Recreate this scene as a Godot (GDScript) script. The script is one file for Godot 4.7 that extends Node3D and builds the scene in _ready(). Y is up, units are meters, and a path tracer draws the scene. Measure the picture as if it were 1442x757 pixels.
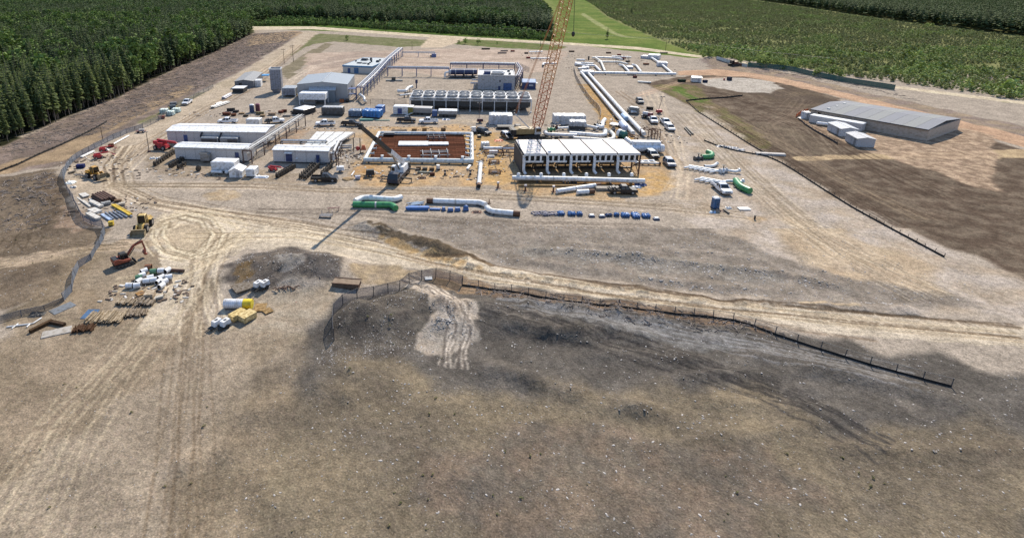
extends Node3D

var rng := RandomNumberGenerator.new()
var taken := {}
var mats := {}
var kept := {}
var grime_tex: Texture2D
var rib_tex: Texture2D
var wood_tex: Texture2D
var mounds := []
var zones := []
var tracks := []
var relief := FastNoiseLite.new()
var relief_fine := FastNoiseLite.new()


func P(x: float, z: float, y := 0.0) -> Vector3:  # a place on site, in metres
	return Vector3(x, y, z)


func xz(flat: Array) -> Array:
	var out := []
	for k in range(0, flat.size(), 2):
		out.append(Vector2(flat[k], flat[k + 1]))
	return out


# ---------------------------------------------------------------- mesh building
class MB:
	var v := PackedVector3Array()
	var n := PackedVector3Array()
	var ix := PackedInt32Array()

	func quad(a: Vector3, b: Vector3, c: Vector3, d: Vector3):  # counter-clockwise seen from outside
		var m := (b - a).cross(d - a)
		if m.length_squared() < 1e-12:
			m = (c - b).cross(d - b)
		m = m.normalized()
		var k := v.size()
		v.append_array([a, b, c, d])
		n.append_array([m, m, m, m])
		ix.append_array([k, k + 2, k + 1, k, k + 3, k + 2])

	func tri(a: Vector3, b: Vector3, c: Vector3):
		var m := (b - a).cross(c - a).normalized()
		var k := v.size()
		v.append_array([a, b, c])
		n.append_array([m, m, m])
		ix.append_array([k, k + 2, k + 1])

	func box(c: Vector3, s: Vector3, b := Basis.IDENTITY):
		var x := b.x * s.x * 0.5
		var y := b.y * s.y * 0.5
		var z := b.z * s.z * 0.5
		quad(c - x - y + z, c + x - y + z, c + x + y + z, c - x + y + z)
		quad(c + x - y - z, c - x - y - z, c - x + y - z, c + x + y - z)
		quad(c + x - y + z, c + x - y - z, c + x + y - z, c + x + y + z)
		quad(c - x - y - z, c - x - y + z, c - x + y + z, c - x + y - z)
		quad(c - x + y + z, c + x + y + z, c + x + y - z, c - x + y - z)
		quad(c - x - y - z, c + x - y - z, c + x - y + z, c - x - y + z)
		return self

	func taper(c: Vector3, s: Vector3, top: Vector2, shift := Vector2.ZERO):  # a box whose top is top.x by top.y, moved by shift
		var p := []
		for k in 2:
			var w: Vector2 = Vector2(s.x, s.z) * 0.5 if k == 0 else top * 0.5
			var o: Vector2 = Vector2.ZERO if k == 0 else shift
			var y: float = c.y + (k - 0.5) * s.y
			for q in [[-1, 1], [1, 1], [1, -1], [-1, -1]]:
				p.append(Vector3(c.x + o.x + q[0] * w.x, y, c.z + o.y + q[1] * w.y))
		for k in 4:
			quad(p[k], p[(k + 1) % 4], p[4 + (k + 1) % 4], p[4 + k])
		quad(p[4], p[5], p[6], p[7])
		quad(p[3], p[2], p[1], p[0])
		return self

	func bar(a: Vector3, b: Vector3, w: float, h := -1.0):
		var z := (b - a).normalized()
		var up := Vector3.UP if absf(z.y) < 0.95 else Vector3.BACK
		var x := up.cross(z).normalized()
		var y := z.cross(x)
		return box((a + b) * 0.5, Vector3(w, w if h < 0.0 else h, a.distance_to(b)), Basis(x, y, z))

	func cyl(a: Vector3, b: Vector3, r0: float, r1 := -1.0, seg := 10, caps := true):
		if r1 < 0.0:
			r1 = r0
		var d := (b - a).normalized()
		var up := Vector3.UP if absf(d.y) < 0.95 else Vector3.RIGHT
		var x := up.cross(d).normalized()
		var y := d.cross(x)
		var k := v.size()
		var lean := d * (r0 - r1) / maxf(a.distance_to(b), 1e-4)
		for i in seg + 1:
			var t := TAU * i / seg
			var o := x * cos(t) + y * sin(t)
			v.append_array([a + o * r0, b + o * r1])
			var m := (o + lean).normalized()
			n.append_array([m, m])
		for i in seg:
			var q := k + i * 2
			ix.append_array([q, q + 1, q + 2, q + 2, q + 1, q + 3])
		if caps:
			disc(a, -d, x, y, r0, seg)
			if r1 > 0.01:
				disc(b, d, x, y, r1, seg)
		return self

	func disc(c: Vector3, m: Vector3, x: Vector3, y: Vector3, r: float, seg: int):
		var k := v.size()
		v.append(c)
		n.append(m)
		for i in seg + 1:
			var t := TAU * i / seg
			v.append(c + (x * cos(t) + y * sin(t)) * r)
			n.append(m)
		for i in seg:
			if x.cross(y).dot(m) > 0.0:
				ix.append_array([k, k + i + 2, k + i + 1])
			else:
				ix.append_array([k, k + i + 1, k + i + 2])

	func tube(p: Array, r: float, seg := 12, caps := true):  # a pipe along points
		var k := v.size()
		var count := p.size()
		var side := Vector3.ZERO
		var first := []
		for i in count:
			var here: Vector3 = p[i]
			var d: Vector3
			if i == 0:
				d = (p[1] - here).normalized()
			elif i == count - 1:
				d = (here - p[i - 1]).normalized()
			else:
				d = ((here - p[i - 1]).normalized() + (p[i + 1] - here).normalized()).normalized()
			if i == 0:
				side = (Vector3.UP if absf(d.y) < 0.9 else Vector3.RIGHT).cross(d).normalized()
			else:
				side = (side - d * side.dot(d)).normalized()
			var y := d.cross(side)
			var wide := r
			if i > 0 and i < count - 1:
				wide = r / maxf(0.75, d.dot((here - p[i - 1]).normalized()))
			for j in seg + 1:
				var t := TAU * j / seg
				var o := side * cos(t) + y * sin(t)
				v.append(here + o * wide)
				n.append(o)
			if i == 0 or i == count - 1:
				first.append([here, d if i else -d, side, y])
		for a in count - 1:
			for j in seg:
				var q := k + a * (seg + 1) + j
				ix.append_array([q, q + seg + 1, q + 1, q + 1, q + seg + 1, q + seg + 2])
		if caps:
			for e in first:
				disc(e[0], e[1], e[2], e[3], r, seg)
		return self

	func ball(c: Vector3, r: Vector3, seg := 10, rings := 6, low := -1.0):
		var k := v.size()
		for i in rings + 1:
			var f := lerpf(asin(low), PI / 2, float(i) / rings)
			for j in seg + 1:
				var t := TAU * j / seg
				var o := Vector3(cos(f) * cos(t), sin(f), cos(f) * sin(t))
				v.append(c + o * r)
				n.append((o / r).normalized())
		for i in rings:
			for j in seg:
				var q := k + i * (seg + 1) + j
				ix.append_array([q, q + 1, q + seg + 1, q + 1, q + seg + 2, q + seg + 1])
		return self

	func prism(poly: PackedVector2Array, z0: float, z1: float, b := Basis.IDENTITY, at := Vector3.ZERO):  # outline in x, y; pushed along z
		var p := poly
		if Geometry2D.is_polygon_clockwise(p):
			p = p.duplicate()
			p.reverse()
		var m := p.size()
		var low := minf(z0, z1)
		var high := maxf(z0, z1)
		for i in m:
			var a := p[i]
			var c := p[(i + 1) % m]
			quad(at + b * Vector3(a.x, a.y, high), at + b * Vector3(a.x, a.y, low), at + b * Vector3(c.x, c.y, low), at + b * Vector3(c.x, c.y, high))
			var q := v.size()
			for w in range(q - 4, q):
				n[w] = -n[w]
			var t := ix.size()
			for w in [t - 6, t - 3]:
				var s := ix[w + 1]
				ix[w + 1] = ix[w + 2]
				ix[w + 2] = s
		var f := Geometry2D.triangulate_polygon(p)
		for i in range(0, f.size(), 3):
			var a := p[f[i]]
			var c := p[f[i + 1]]
			var d := p[f[i + 2]]
			if (c - a).cross(d - a) < 0.0:
				var s := c
				c = d
				d = s
			tri(at + b * Vector3(a.x, a.y, high), at + b * Vector3(c.x, c.y, high), at + b * Vector3(d.x, d.y, high))
			tri(at + b * Vector3(a.x, a.y, low), at + b * Vector3(d.x, d.y, low), at + b * Vector3(c.x, c.y, low))
		return self

	func ring(a: Vector3, b: Vector3, r: float, inside: float, seg := 16):  # an open-ended hoop
		cyl(a, b, r, r, seg, false)
		var d := (b - a).normalized()
		var x := (Vector3.UP if absf(d.y) < 0.95 else Vector3.RIGHT).cross(d).normalized()
		var y := d.cross(x)
		for i in seg:
			var t := TAU * i / seg
			var u := TAU * (i + 1) / seg
			var o := x * cos(t) + y * sin(t)
			var p := x * cos(u) + y * sin(u)
			quad(a + o * inside, b + o * inside, b + p * inside, a + p * inside)
			quad(b + o * r, b + p * r, b + p * inside, b + o * inside)
			quad(a + o * inside, a + p * inside, a + p * r, a + o * r)
		return self

	func mesh() -> ArrayMesh:
		var a := []
		a.resize(Mesh.ARRAY_MAX)
		a[Mesh.ARRAY_VERTEX] = v
		a[Mesh.ARRAY_NORMAL] = n
		a[Mesh.ARRAY_INDEX] = ix
		var m := ArrayMesh.new()
		m.add_surface_from_arrays(Mesh.PRIMITIVE_TRIANGLES, a)
		return m


func V(x: float, y: float, z: float) -> Vector3:
	return Vector3(x, y, z)


func mb() -> MB:
	return MB.new()


func numbered(parent: Node, called: String) -> String:
	var key := "%d/%s" % [parent.get_instance_id(), called]
	taken[key] = taken.get(key, -1) + 1
	return called if taken[key] == 0 else "%s_%03d" % [called, taken[key]]


func obj(called: String, shape, m: Material, parent: Node = self) -> MeshInstance3D:
	var o := MeshInstance3D.new()
	o.name = numbered(parent, called)
	o.mesh = shape.mesh() if shape is MB else shape
	o.material_override = m
	parent.add_child(o, true)
	return o


func tag(o: Node, label: String, category: String, group := "") -> Node:
	o.set_meta("label", label)
	o.set_meta("category", category)
	if group:
		o.set_meta("group", group)
	return o


func thing(called: String, label: String, category: String, at: Vector3, yaw := 0.0, group := "") -> Node3D:
	var o := Node3D.new()
	o.name = numbered(self, called)
	add_child(o, true)
	o.position = on_ground(at)
	o.rotation.y = yaw
	tag(o, label, category, group)
	return o


func on_ground(at: Vector3) -> Vector3:
	return V(at.x, at.y + height(at.x, at.z), at.z)


func again(key: String, called: String, label: String, category: String, at: Vector3, yaw: float, group: String, maker: Callable) -> Node3D:
	# the first of a kind is built with its parts; the others are copies that share its meshes
	if not kept.has(key):
		var o := thing(called, label, category, at, yaw, group)
		maker.call(o)
		kept[key] = o
		return o
	var c: Node3D = kept[key].duplicate()
	c.name = numbered(self, called)
	add_child(c, true)
	c.position = on_ground(at)
	c.rotation.y = yaw
	for k in c.get_meta_list():
		c.remove_meta(k)
	tag(c, label, category, group)
	return c


func struct(o: Node) -> Node:
	o.set_meta("kind", "structure")
	return o


func paint(r: float,g: float,b: float,rough := .6,metal := .0,how := "grime") -> StandardMaterial3D:
	var key := "%.3f %.3f %.3f %.2f %.2f %s" % [r, g, b, rough, metal, how]
	if not mats.has(key):
		var m := StandardMaterial3D.new()
		m.resource_name = "paint"
		m.albedo_color = Color(r, g, b).linear_to_srgb()
		m.roughness = rough
		m.metallic = metal
		if how != "plain":
			m.albedo_texture = wood_tex if how == "wood" else grime_tex
			m.uv1_triplanar = true
			m.uv1_world_triplanar = how != "wood"
			m.uv1_scale = Vector3.ONE * (0.5 if how == "wood" else 0.23)
		if how == "wood":
			m.metallic_specular = 0.12
		if how == "rib":
			m.uv1_triplanar = true
			m.uv1_scale = Vector3.ONE * 0.8
			m.heightmap_enabled = true
			m.heightmap_texture = rib_tex
			m.heightmap_scale = 5.0
		mats[key] = m
	return mats[key]


func glass() -> StandardMaterial3D:
	if not mats.has("glass"):
		var m := StandardMaterial3D.new()
		m.resource_name = "glass"
		m.albedo_color = Color(0.03, 0.04, 0.05)
		m.roughness = 0.08
		m.metallic_specular = 0.6
		mats["glass"] = m
	return mats["glass"]


func make_textures():
	var fn := FastNoiseLite.new()
	fn.seed = 4
	fn.frequency = 0.02
	fn.fractal_octaves = 5
	var ramp := Gradient.new()
	ramp.offsets = PackedFloat32Array([0.0, 0.35, 0.6, 1.0])
	ramp.colors = PackedColorArray([Color(0.72, 0.68, 0.62), Color(0.9, 0.89, 0.87), Color(0.98, 0.98, 0.98), Color(1, 1, 1)])
	var t := NoiseTexture2D.new()
	t.width = 256
	t.height = 256
	t.seamless = true
	t.noise = fn
	t.color_ramp = ramp
	grime_tex = t
	var im := Image.create(64, 8, false, Image.FORMAT_L8)
	for i in 64:
		var k := fmod(i / 16.0, 1.0)
		im.fill_rect(Rect2i(i, 0, 1, 8), Color.WHITE * (0.5 + 0.5 * clampf(cos(k * TAU) * 1.6, -1, 1)))
	rib_tex = ImageTexture.create_from_image(im)
	var wn := FastNoiseLite.new()
	wn.seed = 9
	wn.frequency = 0.03
	wn.fractal_octaves = 4
	var wr := Gradient.new()
	wr.offsets = PackedFloat32Array([0.0, 0.5, 1.0])
	wr.colors = PackedColorArray([Color(0.6, 0.56, 0.5), Color(0.88, 0.86, 0.82), Color(1, 1, 1)])
	var w := NoiseTexture2D.new()
	w.width = 128
	w.height = 128
	w.seamless = true
	w.noise = wn
	w.color_ramp = wr
	wood_tex = w


# ---------------------------------------------------------------- the ground
func mound(p: Vector3, rx: float, rz: float, h: float, turn := 0.0):
	mounds.append([p.x, p.z, rx, rz, h, cos(turn), sin(turn), maxf(rx, rz) * 2.2])


func ridge(p: Array, w: float, h: float):
	for i in p.size() - 1:
		var a: Vector2 = p[i]
		var b: Vector2 = p[i + 1]
		var parts := int(ceil(a.distance_to(b) / (w * 1.2)))
		for k in parts:
			var q := a.lerp(b, float(k) / parts)
			mound(V(q.x + rng.randf_range(-0.3, 0.3), 0, q.y + rng.randf_range(-0.3, 0.3)), w, w, h * rng.randf_range(0.6, 1.2))


func height(x: float, z: float) -> float:
	var y := 0.0
	for m in mounds:
		var dx: float = x - m[0]
		var dz: float = z - m[1]
		if absf(dx) < m[7] and absf(dz) < m[7]:
			var u: float = (dx * m[5] + dz * m[6]) / m[2]
			var w: float = (dz * m[5] - dx * m[6]) / m[3]
			var q: float = u * u + w * w
			if q < 4.0:
				var f: float = 1.0 - q / 4.0
				y += m[4] * f * f * f * (1.0 + 0.35 * relief_fine.get_noise_2d(x, z))
	return y


func zone(p: Array, a: String, b: String, soft := 1.5, wobble := 0.6, share := 1.0, grain := 0.15):
	var poly := PackedVector2Array(p)
	var box := Rect2(poly[0], Vector2.ZERO)
	for q in poly:
		box = box.expand(q)
	zones.append({"poly": poly, "box": box.grow(soft * 2.0 + 1.0), "a": Color(a), "b": Color(b), "soft": soft, "wobble": wobble, "share": share, "grain": grain})


func track(p: Array, color: String, share: float, wide := 0.5, gauge := 1.9, passes := 3, spread := 1.2):
	tracks.append({"p": p, "color": Color(color), "share": share, "wide": wide, "gauge": gauge, "passes": passes, "spread": spread})


func noise_bytes(s: int, per_metre: float, px: float, x0: float, z0: float, w: int, h: int, octaves: int) -> PackedByteArray:
	var fn := FastNoiseLite.new()
	fn.seed = s
	fn.noise_type = FastNoiseLite.TYPE_SIMPLEX_SMOOTH
	fn.frequency = per_metre * px
	fn.fractal_octaves = octaves
	fn.offset = V(x0 / px, z0 / px, 0)
	var im := fn.get_image(w, h, false, false, false)
	im.convert(Image.FORMAT_L8)
	return im.get_data()


func ground_map(x0: float, x1: float, z0: float, z1: float, w: int) -> Image:
	var px := (x1 - x0) / w
	var h := int(round((z1 - z0) / px))
	var hw := w / 2
	var hh := h / 2
	var hp := px * 2.0
	var im := Image.create(hw, hh, false, Image.FORMAT_RGBA8)
	im.fill(Color("a09282"))
	var edge := noise_bytes(11, 0.09, hp, x0, z0, hw, hh, 6)
	var area := Rect2(x0, z0, x1 - x0, z1 - z0)
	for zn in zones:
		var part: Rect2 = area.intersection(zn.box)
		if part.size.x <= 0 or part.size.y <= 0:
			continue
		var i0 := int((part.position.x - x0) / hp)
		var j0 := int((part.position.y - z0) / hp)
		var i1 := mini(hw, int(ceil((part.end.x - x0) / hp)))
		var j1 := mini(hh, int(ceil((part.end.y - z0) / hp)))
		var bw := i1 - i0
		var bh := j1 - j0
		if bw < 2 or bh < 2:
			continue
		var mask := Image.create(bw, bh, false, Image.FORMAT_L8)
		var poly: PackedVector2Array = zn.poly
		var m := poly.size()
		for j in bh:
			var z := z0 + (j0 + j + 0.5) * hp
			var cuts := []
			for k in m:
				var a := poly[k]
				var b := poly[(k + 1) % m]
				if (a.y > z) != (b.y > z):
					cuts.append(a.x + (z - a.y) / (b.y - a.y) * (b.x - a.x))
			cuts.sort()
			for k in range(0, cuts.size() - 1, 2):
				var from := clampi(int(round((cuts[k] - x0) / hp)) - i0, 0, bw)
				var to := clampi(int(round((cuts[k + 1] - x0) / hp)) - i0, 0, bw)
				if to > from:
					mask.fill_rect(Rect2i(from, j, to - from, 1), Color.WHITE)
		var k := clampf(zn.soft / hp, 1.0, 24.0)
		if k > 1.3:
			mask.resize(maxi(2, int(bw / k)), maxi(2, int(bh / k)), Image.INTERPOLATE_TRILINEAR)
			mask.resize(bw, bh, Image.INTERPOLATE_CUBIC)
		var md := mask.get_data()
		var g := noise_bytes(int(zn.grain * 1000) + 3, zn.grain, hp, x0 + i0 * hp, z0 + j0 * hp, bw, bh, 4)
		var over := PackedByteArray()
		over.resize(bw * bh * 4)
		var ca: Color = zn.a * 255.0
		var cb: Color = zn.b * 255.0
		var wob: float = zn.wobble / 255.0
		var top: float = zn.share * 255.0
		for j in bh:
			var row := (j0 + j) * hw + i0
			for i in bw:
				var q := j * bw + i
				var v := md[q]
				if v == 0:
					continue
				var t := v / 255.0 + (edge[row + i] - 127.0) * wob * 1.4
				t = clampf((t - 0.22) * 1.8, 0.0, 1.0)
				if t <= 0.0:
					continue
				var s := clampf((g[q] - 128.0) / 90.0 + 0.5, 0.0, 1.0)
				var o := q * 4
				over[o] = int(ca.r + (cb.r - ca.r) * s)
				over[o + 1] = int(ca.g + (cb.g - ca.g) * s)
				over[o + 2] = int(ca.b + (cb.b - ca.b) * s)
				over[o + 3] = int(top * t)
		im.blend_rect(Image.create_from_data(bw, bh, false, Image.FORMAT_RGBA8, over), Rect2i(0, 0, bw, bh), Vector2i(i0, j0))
	im.resize(w, h, Image.INTERPOLATE_CUBIC)
	# wheel tracks: soft brush marks along each run
	for tr in tracks:
		var wide := maxi(2, int(round(tr.wide / px)) + 1)
		if wide < 2 or px > 0.4:
			continue
		var dab := Image.create(wide, wide, false, Image.FORMAT_RGBA8)
		for j in wide:
			for i in wide:
				var d := Vector2(i + 0.5 - wide * 0.5, j + 0.5 - wide * 0.5).length() / (wide * 0.5)
				var c: Color = tr.color
				c.a = tr.share * clampf(1.15 - d, 0.0, 1.0)
				dab.set_pixel(i, j, c)
		var whole := Rect2i(0, 0, wide, wide)
		for run in tr.passes:
			var slide: float = rng.randf_range(-tr.spread, tr.spread)
			var bend: float = rng.randf_range(-tr.spread, tr.spread)
			for side in [-0.5, 0.5]:
				if tr.gauge == 0.0 and side > 0.0:
					continue
				for k in tr.p.size() - 1:
					var a: Vector2 = tr.p[k]
					var b: Vector2 = tr.p[k + 1]
					var along := (b - a).normalized()
					var out := Vector2(-along.y, along.x)
					var steps := int(a.distance_to(b) / (wide * px * 0.5)) + 1
					for s in steps:
						var f := float(s) / steps
						var whole_way: float = (k + f) / (tr.p.size() - 1)
						var at: Vector2 = a.lerp(b, f) + out * (side * tr.gauge + lerpf(slide, bend, whole_way) + 0.25 * sin(whole_way * 23.0 + run * 2.1))
						if area.has_point(at) and rng.randf() < 0.85:
							im.blend_rect(dab, whole, Vector2i(int((at.x - x0) / px) - wide / 2, int((at.y - z0) / px) - wide / 2))
	# mottling of the soil itself
	var n1 := noise_bytes(21, 0.9, px, x0, z0, w, h, 3)
	var n2 := noise_bytes(22, 0.16, px, x0, z0, w, h, 4)
	var n3 := noise_bytes(23, 3.2, px, x0, z0, w, h, 2)
	var n4 := noise_bytes(24, 0.62 / px, px, x0, z0, w, h, 1)
	var speck := 0.0011
	var d := im.get_data()
	var bumpy := px < 0.3
	var hb := PackedByteArray()
	if bumpy:
		hb.resize(w * h)
	for q in w * h:
		var s4 := n4[q] - 127
		var f := 1.0 + (n1[q] - 127) * 0.0013 + (n2[q] - 127) * 0.0009 + (n3[q] - 127) * 0.0012 + s4 * speck
		if s4 > 84:
			f += 0.10
		var o := q * 4
		if bumpy:
			hb[q] = clampi(int(d[o + 1] * 0.75 + (n3[q] - 127) * 0.22 + (n1[q] - 127) * 0.18 + s4 * 0.12), 0, 255)
		d[o] = clampi(int(d[o] * f * 0.99), 0, 255)
		d[o + 1] = clampi(int(d[o + 1] * f * 1.0), 0, 255)
		d[o + 2] = clampi(int(d[o + 2] * f * 1.015), 0, 255)
	rough_map = Image.create_from_data(w, h, false, Image.FORMAT_L8, hb) if bumpy else null
	return Image.create_from_data(w, h, false, Image.FORMAT_RGBA8, d)


var rough_map: Image
var bands := []


func ground_material(x0: float, x1: float, z0: float, z1: float, w: int, bumps: float) -> StandardMaterial3D:
	var m := StandardMaterial3D.new()
	m.resource_name = "soil"
	var im := ground_map(x0, x1, z0, z1, w)
	m.albedo_texture = ImageTexture.create_from_image(im)
	m.roughness = 1.0
	m.metallic_specular = 0.1
	m.detail_enabled = true
	m.detail_blend_mode = BaseMaterial3D.BLEND_MODE_MUL
	m.detail_uv_layer = BaseMaterial3D.DETAIL_UV_2
	m.detail_albedo = gravel_tex
	if bumps > 0.0:
		m.heightmap_enabled = true
		m.heightmap_texture = ImageTexture.create_from_image(rough_map)
		m.heightmap_scale = bumps
	bands.append({"x0": x0, "x1": x1, "z0": z0, "z1": z1, "m": m})
	return m


var gravel_tex: Texture2D


func band_at(z: float) -> Dictionary:
	for b in bands:
		if z <= b.z1 + 0.01 and z >= b.z0 - 0.01:
			return b
	return bands[-1]


func sheet_surface(am: ArrayMesh, band: Dictionary, xs: PackedFloat32Array, zs: PackedFloat32Array, lift := 0.0):
	var w := xs.size()
	var h := zs.size()
	var v := PackedVector3Array()
	var nn := PackedVector3Array()
	var u1 := PackedVector2Array()
	var u2 := PackedVector2Array()
	var ix := PackedInt32Array()
	for j in h:
		for i in w:
			var x := xs[i]
			var z := zs[j]
			v.append(V(x, height(x, z) + lift, z))
			u1.append(Vector2(clampf((x - band.x0) / (band.x1 - band.x0), 0.0005, 0.9995), clampf((z - band.z0) / (band.z1 - band.z0), 0.0005, 0.9995)))
			u2.append(Vector2(x, z) * 0.21)
	for j in h:
		for i in w:
			var l := v[j * w + maxi(i - 1, 0)]
			var r := v[j * w + mini(i + 1, w - 1)]
			var f := v[maxi(j - 1, 0) * w + i]
			var b := v[mini(j + 1, h - 1) * w + i]
			nn.append((b - f).cross(r - l).normalized() if (b - f).cross(r - l).y > 0.0 else (r - l).cross(b - f).normalized())
	for j in h - 1:
		for i in w - 1:
			var q := j * w + i
			ix.append_array([q, q + 1, q + w, q + 1, q + w + 1, q + w])
	var a := []
	a.resize(Mesh.ARRAY_MAX)
	a[Mesh.ARRAY_VERTEX] = v
	a[Mesh.ARRAY_NORMAL] = nn
	a[Mesh.ARRAY_TEX_UV] = u1
	a[Mesh.ARRAY_TEX_UV2] = u2
	a[Mesh.ARRAY_INDEX] = ix
	am.add_surface_from_arrays(Mesh.PRIMITIVE_TRIANGLES, a)
	am.surface_set_material(am.get_surface_count() - 1, band.m)


func line(from: float, to: float, step: float) -> PackedFloat32Array:
	var count := maxi(1, int(round(absf(to - from) / step)))
	var out := PackedFloat32Array()
	for i in count + 1:
		out.append(lerpf(from, to, float(i) / count))
	return out


func add_ground():
	var xs := PackedFloat32Array([-3000, -1600, -800, -420, -260])
	xs.append_array(line(-180, -100, 4.0))
	xs.append_array(line(-99, 120, 0.9))
	xs.append_array(line(122, 250, 3.0))
	xs.append_array(PackedFloat32Array([300, 420, 650, 1000, 1700, 3000]))
	var am := ArrayMesh.new()
	var steps := [0.8, 1.6, 5.0, 20.0, 200.0]
	for k in bands.size():
		sheet_surface(am, bands[k], xs, line(bands[k].z0, bands[k].z1, steps[k]))
	var o := MeshInstance3D.new()
	o.name = "ground"
	o.mesh = am
	add_child(o)
	struct(o)


func strip(called: String, p: Array, wide: Array, lift := 0.012):
	# a road laid over the ground as its own sheet, drawn with the soil of the band it lies in
	var c := Curve2D.new()
	for k in p.size():
		var a: Vector2 = p[maxi(k - 1, 0)]
		var b: Vector2 = p[mini(k + 1, p.size() - 1)]
		c.add_point(p[k], -(b - a) / 6.0, (b - a) / 6.0)
	c.bake_interval = 1.0
	var am := ArrayMesh.new()
	var total := c.get_baked_length()
	var count := int(total / 2.0)
	var rows := {}
	var across := 8
	for i in count:
		var at := []
		for e in 2:
			var s := total * (i + e) / count
			var q := c.sample_baked(s)
			var ahead := c.sample_baked(minf(s + 0.5, total)) - c.sample_baked(maxf(s - 0.5, 0.0))
			var out := Vector2(-ahead.y, ahead.x).normalized()
			var f := s / total * (wide.size() - 1)
			var w: float = lerpf(wide[int(f)], wide[mini(int(f) + 1, wide.size() - 1)], f - int(f))
			w *= 1.0 + 0.1 * sin(s * 0.31) + 0.06 * sin(s * 0.83)
			var edge := []
			for k in across + 1:
				edge.append(q + out * w * (float(k) / across - 0.5))
			at.append(edge)
		var mid: Vector2 = at[0][across / 2]
		var bk := bands.find(band_at(mid.y))
		if not rows.has(bk):
			rows[bk] = {"v": PackedVector3Array(), "n": PackedVector3Array(), "u": PackedVector2Array(), "t": PackedVector2Array(), "i": PackedInt32Array()}
		var r: Dictionary = rows[bk]
		var bd: Dictionary = bands[bk]
		for k in across:
			var base: int = r.v.size()
			for q in [at[0][k], at[0][k + 1], at[1][k + 1], at[1][k]]:
				r.v.append(V(q.x, height(q.x, q.y) + lift, q.y))
				r.n.append(Vector3.UP)
				r.u.append(Vector2(clampf((q.x - bd.x0) / (bd.x1 - bd.x0), 0.0005, 0.9995), clampf((q.y - bd.z0) / (bd.z1 - bd.z0), 0.0005, 0.9995)))
				r.t.append(q * 0.21)
			var flip: bool = (r.v[base + 1] - r.v[base]).cross(r.v[base + 2] - r.v[base]).y > 0.0
			r.i.append_array([base, base + 2, base + 1, base, base + 3, base + 2] if flip else [base, base + 1, base + 2, base, base + 2, base + 3])
	for bk in rows:
		var r: Dictionary = rows[bk]
		var a := []
		a.resize(Mesh.ARRAY_MAX)
		a[Mesh.ARRAY_VERTEX] = r.v
		a[Mesh.ARRAY_NORMAL] = r.n
		a[Mesh.ARRAY_TEX_UV] = r.u
		a[Mesh.ARRAY_TEX_UV2] = r.t
		a[Mesh.ARRAY_INDEX] = r.i
		am.add_surface_from_arrays(Mesh.PRIMITIVE_TRIANGLES, a)
		am.surface_set_material(am.get_surface_count() - 1, bands[bk].m)
	var o := MeshInstance3D.new()
	o.name = numbered(self, called)
	o.mesh = am
	add_child(o, true)
	struct(o)


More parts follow.
